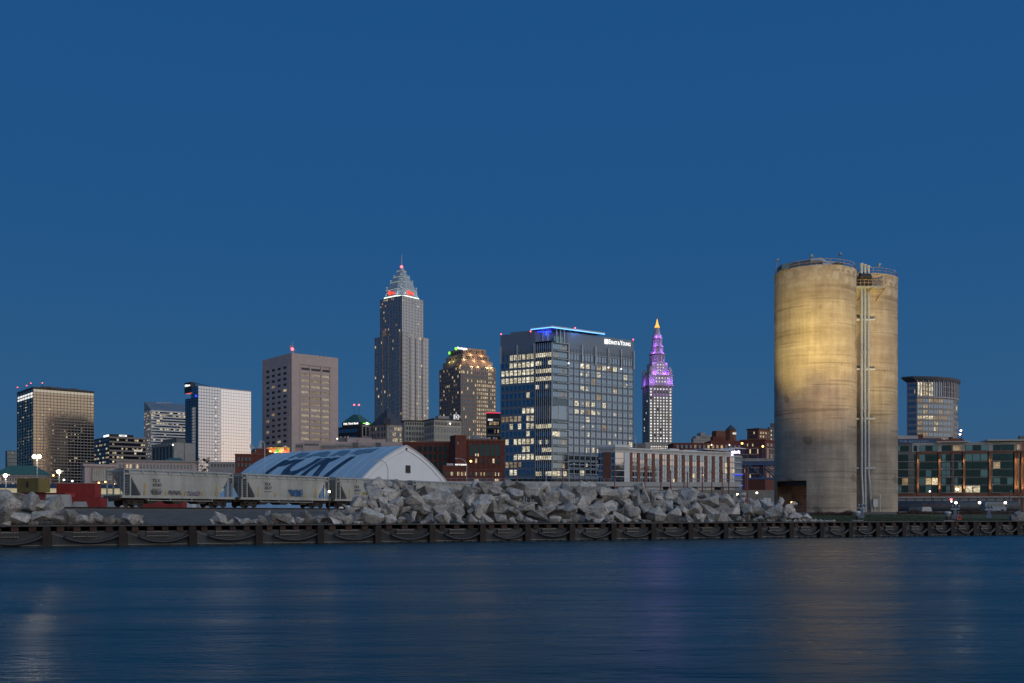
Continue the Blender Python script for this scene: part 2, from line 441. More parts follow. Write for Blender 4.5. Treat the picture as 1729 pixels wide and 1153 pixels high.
for i, s in enumerate(ls):
    for t in lt:
        q = s - (1.5 + noise.noise(Vector((t * .3, 1, 0))) * 2 if i == 0 else 0)
        p = qp(q, t); mb.v.append((p.x, p.y, ground_z(q, t) + .03))
for i in range(len(ls) - 1):
    for j in range(len(lt) - 1):
        n = len(lt); mb.f.append((i * n + j, (i + 1) * n + j, (i + 1) * n + j + 1, i * n + j + 1)); mb.m.append(0)
lawn = structure(mb.build('lawn', 'lawn_green', smooth=True))
mat('grass_blade', (.035, .055, .016), .9, var=.4, scale=.4)
mat('dry_weed', (.085, .065, .030), .95, var=.4, scale=1.5)
def blade(mb, x, y, z, h, w, lean, a):
    dx, dy = math.cos(a) * w, math.sin(a) * w; lx, ly = math.cos(a + 1.3) * lean, math.sin(a + 1.3) * lean
    i = len(mb.v); mb.v += [(x - dx, y - dy, z), (x + dx, y + dy, z), (x + lx, y + ly, z + h)]; mb.f.append((i, i + 1, i + 2)); mb.m.append(0)
mb = MB()
for k in range(16000):
    s = RND.uniform(S_LAWN - 1, S_LAWN + 45); t = RND.uniform(.6, 33) ; p = qp(s, t)
    h = RND.uniform(.06, .16) * (1 + .8 * noise.noise(Vector((s * .4, t * .4, 3))))
    blade(mb, p.x, p.y, ground_z(s, t) + .02, max(.04, h), .03, .05, RND.uniform(0, 6.28))
g = mb.build('grass', 'grass_blade', stuff=True); tag(g, 'short dark green grass covering the bank in front of the silos', 'grass'); g['kind'] = 'stuff'
mb = MB()
for k in range(90):
    px = RND.choice([RND.uniform(0, 250), RND.uniform(380, 1365)]); s = qs(px); t = RND.uniform(.7, 1.3); r = RND.uniform(.25, .6)
    for q in range(60):
        p = qp(s + RND.gauss(0, r), t + RND.gauss(0, .12)); blade(mb, p.x, p.y, 1.7, RND.uniform(.1, .5) * (1.2 if RND.random() < .2 else .6), .03, RND.uniform(.02, .25), RND.uniform(0, 6.28))
g = mb.build('weeds', 'dry_weed', stuff=True); tag(g, 'dry brown weeds growing at the foot of the boulders', 'weeds')

# ------------------------------------------------------------------ quay wall with posts, sheet piles and panels
mat('quay_coping', (.075, .078, .082), .8, var=.25, scale=2)
mat('pile_rust', (.055, .028, .022), .85, var=.45, scale=2.5, stretch=(1, 1, .3), rnd=.4)
mat('post_rust', (.030, .020, .017), .85, var=.5, scale=1.5, dirt=.6, rnd=.3)
mat('quay_panel', (.060, .062, .064), .85, var=.28, scale=1.2, dirt=.8, rnd=.28)
mat('rubber_black', (.016, .018, .022), .45, var=.3, scale=3)
mat('fender_rivet', (.42, .40, .36), .6, var=.3, scale=8)
mat('rope_grey', (.22, .19, .16), .9, var=.2)
quay = thing('quay_wall', 'long dark steel and concrete quay wall along the water', 'quay', (Q0.x, Q0.y, 0), QA)
PXS = [-62, 78.7, 206.6, 324.6, 436.3, 540, 637, 728.5, 813, 889, 963.7, 1033.8, 1101, 1163.3, 1222.5, 1279, 1333, 1384.5, 1433, 1478.7, 1522.6, 1565.5, 1604.7, 1642.4, 1679.6, 1716, 1752]
PS = [qs(p) for p in PXS]
mb = MB(); mb.box(PS[0] - 30, PS[-1] + 40, .32, .9, -3, 1.3); mb.build('backing_wall', 'concrete_dark', quay)
mb = MB()
x = PS[0] - 30
while x < PS[-1] + 40:
    w = min(9.0, PS[-1] + 40 - x); mb.box(x, x + w - .03, -.22, .75, 1.70, 1.80); x += w
mb.build('coping', 'quay_coping', quay)
pm = MB(); pm.hexa([(-.25, -.02, 1.26), (.25, -.02, 1.26), (.33, .3, 1.26), (-.33, .3, 1.26), (-.25, -.02, 1.70), (.25, -.02, 1.70), (.33, .3, 1.70), (-.33, .3, 1.70)])
pile_me = pm.mesh('sheet_pile', 'pile_rust')
pm = MB(); pm.box(-.20, .20, -.34, .34, -2, 1.70); pm.box(-.30, .30, -.40, -.30, -.5, 1.62); pm.box(-.30, .30, .22, .30, -2, 1.62); post_me = pm.mesh('post', 'post_rust')
hose_n = 0
for k in range(len(PS)):
    link('post', post_me, quay, (PS[k], 0, 0))
    if k == len(PS) - 1: break
    a, b = PS[k] + .4, PS[k + 1] - .4; L = b - a
    n = max(2, round(L / 1.32))
    for q in range(n):
        o = link('sheet_pile', pile_me, quay, (a + L * (q + .5) / n, 0, 0)); o.scale = (min(1.1, L / n / 1.32 * 1.05), 1, 1)
    mb = MB(); mb.box(a, b, .12, .31, .17, 1.245); mb.build('panel', 'quay_panel', quay)
    mb = MB(); n = max(3, round(L / .85))
    for q in range(n):
        u = a + L * (q + .5) / n; mb.box(u - .24, u + .24, -.02, .31, -.12, .10)
    mb.build('timber_block', 'black_panel', quay)
    mb = MB(); mb.box(a, b, .10, .31, .115, .165); mb.build('waler', 'concrete_grey', quay)
    # hanging hose fender and the ribbed block above it
    near = PXS[k + 1] < 900
    ordw = 'between the quay posts'
    o = thing('hose_fender', 'black rubber hose hanging in a loop ' + ordw + ' above the water', 'fender', tuple(qp(a, 0)) + (0,), QA, 'hose fenders along the quay')
    pts = []; sag = .76 + RND.uniform(-.12, .10)
    for q in range(15):
        f = .13 + .87 * q / 14; x = L * f + .2
        pts.append((x, -.22 - .1 * math.sin(math.pi * f), 1.10 - sag * (1 - (2 * f - 1.08) ** 2) ** .9 if abs(2 * f - 1.08) < 1 else 1.10))
    mb = MB(); mb.tube(pts, .15, 10); mb.build('hose', 'rubber_black', o, smooth=True)
    mb = MB(); mb.tube([(-.2, -.32, 1.2), pts[0]], .025, 6); mb.build('rope', 'rope_grey', o)
    o = thing('fender_block', 'ribbed black rubber block bolted to a quay panel above a hanging hose', 'fender', tuple(qp(a + L * .5, 0)) + (0,), QA, 'rubber blocks along the quay')
    mb = MB(); hw = L * .185
    mb.box(-hw, hw, -.08, .12, .88, 1.19)
    for zz in (.95, 1.035, 1.12): mb.box(-hw, hw, -.12, -.08, zz - .03, zz + .03)
    mb.build('body', 'rubber_black', o)
    mb = MB(); n = 10
    for q in range(n):
        u = -hw + 2 * hw * (q + .5) / n
        for zz in (.85, 1.20): mb.box(u - hw * .06, u + hw * .06, -.10, .12, zz - .02, zz + .025)
    mb.build('bolt_strip', 'fender_rivet', o, stuff=True)

# ================================================================== boulders
def rock_material():
    m, t, out = nodes_of('limestone')
    p = t.nodes.new('ShaderNodeBsdfPrincipled'); t.links.new(p.outputs[0], out.inputs[0]); p.inputs['Roughness'].default_value = .9
    p.inputs['Specular IOR Level'].default_value = .2
    tcn = t.nodes.new('ShaderNodeTexCoord'); oi = t.nodes.new('ShaderNodeObjectInfo')
    ad = t.nodes.new('ShaderNodeVectorMath'); ad.operation = 'ADD'; t.links.new(tcn.outputs['Object'], ad.inputs[0])
    sc_ = t.nodes.new('ShaderNodeVectorMath'); sc_.operation = 'SCALE'; sc_.inputs['Scale'].default_value = 37.0
    cb = t.nodes.new('ShaderNodeCombineXYZ'); t.links.new(oi.outputs['Random'], cb.inputs[0]); t.links.new(oi.outputs['Random'], cb.inputs[1]); t.links.new(cb.outputs[0], sc_.inputs[0]); t.links.new(sc_.outputs[0], ad.inputs[1])
    n1 = t.nodes.new('ShaderNodeTexNoise'); n1.inputs['Scale'].default_value = 1.3; n1.inputs['Detail'].default_value = 8; n1.inputs['Roughness'].default_value = .7; n1.inputs['Distortion'].default_value = .8
    t.links.new(ad.outputs[0], n1.inputs['Vector'])
    r = t.nodes.new('ShaderNodeValToRGB'); e = r.color_ramp
    e.elements[0].position = .30; e.elements[0].color = (.14, .13, .12, 1); e.elements[1].position = .70; e.elements[1].color = (.84, .81, .77, 1)
    x = e.elements.new(.46); x.color = (.45, .42, .385, 1); x = e.elements.new(.60); x.color = (.58, .555, .515, 1)
    t.links.new(n1.outputs[0], r.inputs[0])
    n2 = t.nodes.new('ShaderNodeTexNoise'); n2.inputs['Scale'].default_value = 7; n2.inputs['Detail'].default_value = 6; n2.inputs['Roughness'].default_value = .75; t.links.new(ad.outputs[0], n2.inputs['Vector'])
    mr = t.nodes.new('ShaderNodeMapRange'); mr.inputs['From Min'].default_value = .35; mr.inputs['From Max'].default_value = .68; mr.inputs['To Min'].default_value = .50; mr.inputs['To Max'].default_value = 1.25
    t.links.new(n2.outputs[0], mr.inputs['Value'])
    mo = t.nodes.new('ShaderNodeMapRange'); mo.inputs['To Min'].default_value = .60; mo.inputs['To Max'].default_value = 1.30; t.links.new(oi.outputs['Random'], mo.inputs['Value'])
    mu = t.nodes.new('ShaderNodeMath'); mu.operation = 'MULTIPLY'; t.links.new(mr.outputs[0], mu.inputs[0]); t.links.new(mo.outputs[0], mu.inputs[1])
    hs = t.nodes.new('ShaderNodeHueSaturation'); t.links.new(mu.outputs[0], hs.inputs['Value']); t.links.new(r.outputs[0], hs.inputs['Color'])
    t.links.new(hs.outputs[0], p.inputs['Base Color'])
    bp = t.nodes.new('ShaderNodeBump'); bp.inputs['Strength'].default_value = .8; bp.inputs['Distance'].default_value = .12
    t.links.new(n2.outputs[0], bp.inputs['Height']); t.links.new(bp.outputs[0], p.inputs['Normal'])
    MATS['limestone'] = m
rock_material()
def rock_mesh(seed):
    r = random.Random(seed); bm = bmesh.new()
    ax = (r.uniform(.9, 1.25), r.uniform(.8, 1.1), r.uniform(.65, .95))
    for k in range(r.randint(9, 13)):
        v = Vector((r.gauss(0, 1), r.gauss(0, 1), r.gauss(0, 1))).normalized() * r.uniform(.82, 1.05)
        # square the block off: boulders are broken along planes
        v = Vector([math.copysign(abs(c) ** .72, c) for c in v])
        bm.verts.new((v.x * ax[0], v.y * ax[1], v.z * ax[2]))
    bmesh.ops.convex_hull(bm, input=bm.verts)
    for v in [v for v in bm.verts if not v.link_faces]: bm.verts.remove(v)
    bmesh.ops.dissolve_limit(bm, angle_limit=rad(14), verts=bm.verts, edges=bm.edges)
    bmesh.ops.bevel(bm, geom=list(bm.edges), offset=.03, segments=1, affect='EDGES', profile=.5)
    bmesh.ops.triangulate(bm, faces=bm.faces)
    for it in range(2):
        bmesh.ops.subdivide_edges(bm, edges=[e for e in bm.edges if e.calc_length() > .32], cuts=1, use_grid_fill=False)
        bmesh.ops.triangulate(bm, faces=bm.faces)
    off = Vector((seed * 7.3, seed * 1.7, 0))
    for v in bm.verts:
        d = .05 * noise.noise(v.co * 1.9 + off) + .035 * noise.noise(v.co * 6 + off)
        v.co += v.co.normalized() * d
    me = bpy.data.meshes.new('boulder'); bm.to_mesh(me); bm.free(); me.materials.append(MATS['limestone']); me.update(); return me
ROCKS = [rock_mesh(k) for k in range(16)]
def rock(p, z, r, label, group, squash=1.0):
    o = link('boulder', RND.choice(ROCKS), None, (p[0], p[1], z), (RND.uniform(-.6, .6), RND.uniform(-.6, .6), RND.uniform(0, 6.28)))
    o.scale = (r * RND.uniform(.85, 1.2), r * RND.uniform(.85, 1.15), r * RND.uniform(.8, 1.1) * squash)
    tag(o, label, 'boulder', group); return o
PROFILE = [(560, 1.0), (590, 1.9), (608, 3.2), (640, 4.35), (690, 4.1), (720, 3.7), (745, 3.6), (775, 3.7), (805, 4.45), (840, 4.0), (880, 4.2), (920, 4.1), (955, 4.15), (1000, 4.3), (1050, 4.1), (1080, 4.3), (1110, 3.9), (1150, 3.7), (1190, 3.45), (1230, 3.35), (1270, 3.0), (1300, 2.7), (1330, 2.0), (1352, 1.5), (1366, 1.0)]
def prof(px):
    for (a, ha), (b, hb) in zip(PROFILE, PROFILE[1:]):
        if a <= px <= b: return ha + (hb - ha) * (px - a) / (b - a)
    return .8
lab = 'rough grey limestone boulder in the long heap behind the quay'
grp = 'boulders of the long heap'
layer = 0
while True:
    t = 1.75 + .85 * layer; zc = .55 + .78 * layer
    px = 566.0 + RND.uniform(0, 12); cnt = 0
    while px < 1362:
        h = prof(px)
        r = RND.uniform(.70, 1.18) * (1.08 if layer > 1 else 1.0)
        if RND.random() < .22: r *= .58
        elif RND.random() < .15: r *= 1.25
        if zc + r * .55 <= h + .12:
            p = qpx(px, t + RND.uniform(-.3, .4)); z = 1.74 + zc + RND.uniform(-.15, .2)
            if layer == 0: z = 1.74 + r * .62
            rock(p, z, r, lab, grp); cnt += 1
        d_ = qpx(px, t).y
        px += (r * 1.52) / d_ * F
    layer += 1
    if cnt == 0 and layer > 2: break
# crest stones that give the heap its outline
for px, h in [(612, 3.0), (626, 3.9), (641, 4.35), (660, 4.2), (668, 4.4), (684, 4.05), (704, 3.8), (722, 3.9), (742, 3.7), (762, 3.5), (783, 3.9), (806, 4.5), (834, 4.05), (858, 3.9), (880, 4.2), (893, 4.0), (919, 4.3), (936, 3.9), (952, 4.35), (972, 3.9), (996, 4.4), (1020, 4.0), (1040, 3.9), (1062, 4.0), (1081, 4.35), (1102, 3.9), (1126, 3.7), (1148, 3.7), (1170, 3.8), (1190, 3.5), (1212, 3.6), (1236, 3.2), (1252, 3.5), (1272, 3.0), (1296, 2.8), (1318, 2.75), (1336, 2.3)]:
    p = qpx(px, 1.9 + h * .75 + RND.uniform(0, .5)); r = RND.uniform(.75, 1.05) if h > 3 else RND.uniform(.6, .8)
    rock(p, 1.74 + h - r * .72, r, lab, grp)
for px in range(592, 1350, 26):
    p = qpx(px + RND.uniform(-6, 6), 4.6 + RND.uniform(-.4, .4)); h = prof(px); r = min(1.5, h * .42)
    rock(p, 1.74 + min(1.5, h * .42), r, lab, grp)
# small stones along the foot and the crushed stone at the right end
for k in range(46):
    px = RND.uniform(575, 1360); p = qpx(px, RND.uniform(.9, 1.5)); r = RND.uniform(.2, .42)
    rock(p, 1.74 + r * .5, r, 'small grey stone at the foot of the long boulder heap', 'small stones of the long heap')
for k in range(60):
    px = RND.uniform(1345, 1408); p = qpx(px, RND.uniform(.7, 1.3)); r = RND.uniform(.12, .27) * (1.2 if px < 1380 else .9)
    rock(p, 1.76 + r * .4, r, 'fist-sized grey rubble on the coping at the end of the boulder heap', 'rubble at the heap end')
# the left cluster, stone by stone: column, centre row, radius in pixels, distance inland
for px, py, rp, t in [(6, 846, 20, 2.4), (22, 855, 17, 2.1), (2, 872, 22, 1.5), (27, 872, 21, 1.4), (49, 853, 20, 2.2), (36, 843, 15, 3.2), (74, 857, 17, 2.3), (90, 850, 19, 2.0), (74, 874, 20, 1.4), (57, 880, 10, 1.2), (100, 876, 17, 1.5), (121, 875, 19, 1.3), (135, 881, 11, 1.1), (12, 882, 9, 1.1)]:
    p = qpx(px, t); rock(p, wz(py, p.y), 1.18 * rp / F * p.y, 'big pale limestone boulder in the heap at the far left of the quay', 'boulders of the left heap')
for px, py, rp, t in [(150, 878, 13, 2.0), (165, 875, 17, 1.8), (183, 877, 15, 1.5), (200, 880, 10, 1.6), (224, 877, 17, 1.4), (238, 882, 6, 1.2)]:
    p = qpx(px, t); rock(p, wz(py, p.y), rp / F * p.y, 'low pale boulder in the short row on the bare coping beside the left heap', 'boulders of the short row')
p = qpx(371, 1.6); o = rock(p, wz(875, p.y), .78, 'squared buff stone block standing alone on the bare coping', None)
for px, py, rp, t in [(357, 881, 6, 1.4), (388, 882, 8, 1.3), (402, 880, 9, 1.5), (412, 881, 11, 1.3), (428, 876, 12, 1.9), (437, 874, 12, 2.2), (445, 880, 10, 1.4), (452, 866, 8, 2.6), (463, 876, 14, 1.8), (480, 877, 13, 1.6), (492, 881, 8, 1.2), (505, 880, 9, 1.3), (519, 874, 14, 1.7), (533, 879, 12, 1.3), (547, 876, 12, 1.9), (560, 872, 12, 2.2), (564, 881, 11, 1.3), (577, 866, 13, 2.8), (588, 878, 13, 1.5), (598, 860, 12, 3.2)]:
    p = qpx(px, t); rock(p, wz(py, p.y), rp / F * p.y, 'small boulder in the low scatter left of the long heap', 'boulders of the low scatter')
for px, py, rp, t in [(1712, 876, 10, 1.6), (1725, 872, 13, 2.2), (1738, 876, 12, 1.6)]:
    p = qpx(px, t); rock(p, wz(py, p.y), rp / F * p.y, 'grey boulder at the right end of the grass bank', 'boulders at the right end')

# ================================================================== silos
def silo_material():
    m, t, out = nodes_of('silo_concrete')
    p = t.nodes.new('ShaderNodeBsdfPrincipled'); t.links.new(p.outputs[0], out.inputs[0]); p.inputs['Roughness'].default_value = .92; p.inputs['Specular IOR Level'].default_value = .2
    tcn = t.nodes.new('ShaderNodeTexCoord')
    def nz(stretch, scale, det=6, ro=.65):
        mp = t.nodes.new('ShaderNodeMapping'); mp.inputs['Scale'].default_value = stretch; t.links.new(tcn.outputs['Object'], mp.inputs[0])
        n = t.nodes.new('ShaderNodeTexNoise'); n.inputs['Scale'].default_value = scale; n.inputs['Detail'].default_value = det; n.inputs['Roughness'].default_value = ro
        t.links.new(mp.outputs[0], n.inputs['Vector']); return n
    band = nz((.06, .06, 1), .55, 7, .75)      # slip-form lifts
    blot = nz((1, 1, 1), .22, 8, .7)
    streak = nz((1, 1, .06), 1.1, 5, .7)
    fine = nz((1, 1, 2.2), 3.5, 5, .7)
    patch = nz((1, 1, 1.2), .20, 2, .4)
    r = t.nodes.new('ShaderNodeValToRGB'); e = r.color_ramp
    e.elements[0].position = .28; e.elements[0].color = (.31, .25, .19, 1); e.elements[1].position = .72; e.elements[1].color = (.50, .43, .345, 1)
    t.links.new(band.outputs[0], r.inputs[0])
    def mul(c, n, lo, hi, a, b):
        mr = t.nodes.new('ShaderNodeMapRange'); mr.inputs['From Min'].default_value = a; mr.inputs['From Max'].default_value = b; mr.inputs['To Min'].default_value = lo; mr.inputs['To Max'].default_value = hi
        t.links.new(n.outputs[0], mr.inputs['Value'])
        x = t.nodes.new('ShaderNodeMixRGB'); x.blend_type = 'MULTIPLY'; x.inputs[0].default_value = 1
        cc = t.nodes.new('ShaderNodeCombineColor'); 
        for k in range(3): t.links.new(mr.outputs[0], cc.inputs[k])
        t.links.new(c, x.inputs[1]); t.links.new(cc.outputs[0], x.inputs[2]); return x.outputs[0]
    c = mul(r.outputs[0], blot, .78, 1.12, .35, .62)
    c = mul(c, streak, .86, 1.06, .35, .6)
    c = mul(c, fine, .84, 1.1, .3, .7)
    c = mul(mul(c, patch, .66, 1.0, .345, .37), nz((.03, .03, 1), 1.9, 2, .5), .70, 1.0, .34, .40)
    # pale render patches just under the rim
    sp = t.nodes.new('ShaderNodeSeparateXYZ'); t.links.new(tcn.outputs['Object'], sp.inputs[0])
    g1 = t.nodes.new('ShaderNodeMapRange'); g1.interpolation_type = 'SMOOTHSTEP'; g1.inputs['From Min'].default_value = 38.6; g1.inputs['From Max'].default_value = 40.2; t.links.new(sp.outputs['Z'], g1.inputs['Value'])
    pn = nz((1, 1, 1), .75, 3, .5)
    g2 = t.nodes.new('ShaderNodeMapRange'); g2.inputs['From Min'].default_value = .54; g2.inputs['From Max'].default_value = .57; t.links.new(pn.outputs[0], g2.inputs['Value'])
    gm = t.nodes.new('ShaderNodeMath'); gm.operation = 'MULTIPLY'; t.links.new(g1.outputs[0], gm.inputs[0]); t.links.new(g2.outputs[0], gm.inputs[1])
    mx_ = t.nodes.new('ShaderNodeMixRGB'); mx_.inputs[2].default_value = (.46, .42, .36, 1); t.links.new(gm.outputs[0], mx_.inputs[0]); t.links.new(c, mx_.inputs[1])
    t.links.new(mx_.outputs[0], p.inputs['Base Color'])
    bp = t.nodes.new('ShaderNodeBump'); bp.inputs['Strength'].default_value = .4; bp.inputs['Distance'].default_value = .05
    t.links.new(fine.outputs[0], bp.inputs['Height']); t.links.new(bp.outputs[0], p.inputs['Normal'])
    MATS['silo_concrete'] = m
silo_material()
mat('rail_tan', (.36, .24, .13), .6, var=.2, scale=3)
mat('pipe_grey', (.36, .40, .44), .4, metal=.4, var=.15, scale=2)
mat('tarp_blue', (.045, .095, .15), .6, var=.25, scale=1)
mat('rust_orange', (.22, .12, .04), .8, var=.3, scale=2)
SR = 7.04
SA = Vector((wx(1376, 178), 178.0)); SB = SA + 14.1 * Vector((math.cos(rad(40)), math.sin(rad(40))))
SZ = 3.0; HA = wz(464, 178) - SZ; HB = wz(477, SB.y) - SZ
def silo(name, label, c, H, door):
    vd = Vector((c.x, c.y)).normalized(); ang0 = math.atan2(-vd.y, -vd.x)          # angle of the side facing the viewer
    root = thing(name, label, 'silo', (c.x, c.y, SZ))
    n = 96
    def P(k, z, r=SR): a = ang0 + 2 * math.pi * k / n; return (r * math.cos(a), r * math.sin(a), z)
    d0, d1, dh = door if door else (0, 0, 0)
    zs = [-.6, dh, H * .35, H * .7, H] if door else [-.6, H * .35, H * .7, H]
    mb = MB()
    for zi, z in enumerate(zs):
        for k in range(n): mb.v.append(P(k, z))
    for zi in range(len(zs) - 1):
        for k in range(n):
            kk = k if k < n / 2 else k - n
            if door and zi == 0 and d0 <= kk < d1: continue
            j = (k + 1) % n; mb.f.append((zi * n + k, zi * n + j, (zi + 1) * n + j, (zi + 1) * n + k)); mb.m.append(0)
    i_ = len(mb.v); mb.v += [P(k, H - .01) for k in range(n)]; mb.f.append(tuple(i_ + k for k in range(n))); mb.m.append(0)
    shell = mb.build('shell', 'silo_concrete', root)
    for f in shell.data.polygons: f.use_smooth = len(f.vertices) == 4
    mb = MB()      # rim
    for k in range(n):
        a, b = P(k, 0, SR + .05), P(k + 1, 0, SR + .05); c1, d1_ = P(k + 1, 0, SR - .5), P(k, 0, SR - .5)
        mb.hexa([(a[0], a[1], H - .42), (b[0], b[1], H - .42), (c1[0], c1[1], H - .42), (d1_[0], d1_[1], H - .42), (a[0], a[1], H + .12), (b[0], b[1], H + .12), (c1[0], c1[1], H + .12), (d1_[0], d1_[1], H + .12)])
    mb.build('rim', 'rust_orange' if False else 'silo_concrete', root)
    mb = MB(); rr = SR - .15
    for zz in (.62, 1.15): mb.tube([P(k, H + zz, rr) for k in range(0, n + 1, 2)], .035, 5, caps=False)
    for k in range(0, n, 6): mb.tube([P(k, H + .1, rr), P(k, H + 1.17, rr)], .035, 5)
    mb.build('handrail', 'rail_tan', root, stuff=False)
    return root, P, n
siloA, PA, nA = silo('concrete_silo', 'tall floodlit concrete silo with a dark doorway, nearer of the pair', SA, HA, (-18, -3, wz(811, 172) - SZ))
siloB, PB, nB = silo('concrete_silo', 'floodlit concrete silo with grey vertical pipes, farther of the pair', SB, HB, None)
# doorway: walls, ceiling, back, lintel, lamp inside
dh = wz(811, 172) - SZ
a0 = Vector(PA(-18, 0)); a1 = Vector(PA(-3, 0)); mid = (a0 + a1) / 2; inn = Vector((wx(1376, 178), 178, 0)).normalized()
b0 = a0 + inn * 4.0 + Vector((inn.y, -inn.x, 0)) * .2; b1 = a1 + inn * 6.0
mb = MB()
mb.quad(a0 + Vector((0, 0, -.5)), b0 + Vector((0, 0, -.5)), b0 + Vector((0, 0, dh)), a0 + Vector((0, 0, dh)))
mb.quad(b1 + Vector((0, 0, -.5)), a1 + Vector((0, 0, -.5)), a1 + Vector((0, 0, dh)), b1 + Vector((0, 0, dh)))
mb.quad(b0 + Vector((0, 0, -.5)), b1 + Vector((0, 0, -.5)), b1 + Vector((0, 0, dh)), b0 + Vector((0, 0, dh)))
mb.quad(a0 + Vector((0, 0, dh)), b0 + Vector((0, 0, dh)), b1 + Vector((0, 0, dh)), a1 + Vector((0, 0, dh)))
door = mb.build('doorway', 'silo_concrete', siloA)
mb = MB(); q0 = a0.lerp(b0, .38); q1 = a1.lerp(b1, .15)
mb.hexa([q0 + Vector((0, 0, dh - .9)), q1 + Vector((0, 0, dh - .9)), q1 + inn * .3 + Vector((0, 0, dh - .9)), q0 + inn * .3 + Vector((0, 0, dh - .9)), q0 + Vector((0, 0, dh - .03)), q1 + Vector((0, 0, dh - .03)), q1 + inn * .3 + Vector((0, 0, dh - .03)), q0 + inn * .3 + Vector((0, 0, dh - .03))])
mb.build('roller_door', 'metal_dark', door)
mb = MB(); g0 = a0.lerp(a1, .50) + inn * 4.2; g1 = a1 + inn * 4.2
for zz in (2.4, 2.9, 3.4): mb.tube([g0 + Vector((0, 0, zz)), g1 + Vector((0, 0, zz))], .05, 6)
for f in (0, .33, .66, 1): p = g0.lerp(g1, f); mb.tube([p + Vector((0, 0, 2.4)), p + Vector((0, 0, 3.45))], .05, 6)
mb.build('guard_rail', 'rust_orange', door)
lp = a0.lerp(a1, .5) + inn * 1.6; lp.z = wz(848, SA.y - 4) - SZ
wlamp = thing('work_lamp', 'orange lamp glowing in the dark doorway of the nearer silo', 'lamp', (SA.x + lp.x, SA.y + lp.y, SZ))
mb = MB(); mb.tube([(0, 0, 0), (0, 0, lp.z - .2)], .05, 6); mb.build('pole', 'metal_dark', wlamp)
mb = MB(); mb.ball((0, 0, lp.z), .17, n=6); mb.build('bulb', 'sodium', wlamp)
lamp(wlamp, (-.15, -.35, lp.z), (1, .42, .08), 22, .15)
# things on the roof of the nearer silo
def pxz(px, py, d): return W(px, py, d)
hs_ = Vector((SA.x, SA.y, SZ))
def on(root_loc, w): return w - root_loc
blue = MB(); d = 174
A_ = W(1320, 456, d) - hs_; B_ = W(1368, 456, d) - hs_; ht = HA + .12
blue.hexa([(A_.x, A_.y, ht), (B_.x, B_.y, ht), (B_.x, B_.y + 3, ht), (A_.x, A_.y + 3, ht), (A_.x, A_.y, wz(446, d) - SZ), (B_.x, B_.y, wz(438, d) - SZ), (B_.x, B_.y + 3, wz(438, d) - SZ), (A_.x, A_.y + 3, wz(446, d) - SZ)])
blue.build('conveyor_housing', 'tarp_blue', siloA)
mb = MB(); pts = [W(1368, 441, 175) - hs_, W(1385, 440, 175) - hs_, W(1394, 444, 175) - hs_, W(1408, 444, 175) - hs_]
mb.tube(pts, [.55, .6, .45, .3], 10); mb.tube([W(1388, 447, 174.5) - hs_, W(1404, 447, 174.5) - hs_], .35, 8)
for px in (1378, 1396, 1404): mb.tube([W(px, 443, 175) - hs_, Vector((wx(px, 175) - hs_.x, 175 - hs_.y, ht))], .16, 6)
mb.build('duct', 'pipe_grey', siloA)
mb = MB(); A_ = W(1407, 443.5, 175) - hs_; B_ = W(1424, 446, 175) - hs_
mb.hexa([(A_.x, A_.y, ht), (A_.x + .3, A_.y, ht), (A_.x + .3, A_.y + 1, ht), (A_.x, A_.y + 1, ht), (A_.x, A_.y, A_.z), (A_.x + .3, A_.y, A_.z), (A_.x + .3, A_.y + 1, A_.z), (A_.x, A_.y + 1, A_.z)])
mb.box(A_.x, B_.x, A_.y, A_.y + .8, A_.z - .5, A_.z); mb.box(B_.x - .3, B_.x, A_.y, A_.y + .8, ht, A_.z - .5)
mb.build('drive_frame', 'rust_orange', siloA)
for r_, px, yt, yb, dd in ((siloA, 1311.5, 438, 462, 178), (siloA, 1369, 431, 452, 172), (siloA, 1418, 428, 452, 174), (siloB, 1483.5, 446, 468, 181)):
    h_ = Vector(r_.location); HH = (HA if r_ == siloA else HB)
    if px == 1311.5: dd = 178.5
    x, y = wx(px, dd) - h_.x, dd - h_.y
    k = Vector((x, y)); 
    if k.length > SR - .3: k = k.normalized() * (SR - .3)
    zt = wz(yt, dd) - SZ
    mb = MB(); mb.tube([(k.x, k.y, HH + .05), (k.x, k.y, zt)], .07, 6); mb.box(k.x - .1, k.x + .35, k.y - .25, k.y + .25, zt - .25, zt + .12); mb.ball((k.x + .1, k.y, zt - .3), .18, n=4)
    mb.build('lamp_mast', 'metal_grey', r_)
# pipework on the farther silo
hb_ = Vector((SB.x, SB.y, SZ)); dP = SB.y - SR - 1.0
for i, (px, pxb) in enumerate(((1454.5, 1457.5), (1460.3, 1461.5), (1466.2, 1472))):
    dd = dP + .25 * i
    zt = wz(446 + 2 * i, dd) - SZ
    t0 = W(px, 800, dd) - hb_; bt = Vector((wx(pxb, dd) - hb_.x, dd - hb_.y, -.2))
    mb = MB(); mb.tube([bt, t0, (t0.x, t0.y, zt)], .25, 10)
    for py in (596, 690): z_ = wz(py, dd) - SZ; mb.tube([(t0.x, t0.y, z_), (t0.x, t0.y, z_ + .35)], .33, 10)
    mb.tube([(t0.x, t0.y, zt - .1), (t0.x, t0.y, zt + .15)], .36, 10)
    mb.build('pipe', 'pipe_grey', siloB, smooth=False)
    mb = MB(); q = Vector((t0.x, t0.y, zt - 1.2)); mb.tube([q, q + Vector((-1.2, 2.6, -1.3)), q + Vector((-1.6, 4.5, -3.0))], .27, 8); mb.build('elbow_pipe', 'pipe_grey', siloB)
    mb = MB(); z_ = wz(468, dd) - SZ; mb.ball((t0.x, t0.y - .1, z_), .62, n=6); mb.box(t0.x - .45, t0.x + .45, t0.y - .5, t0.y + .5, z_ - 1.7, z_ - .6); mb.build('valve', 'black_panel', siloB)
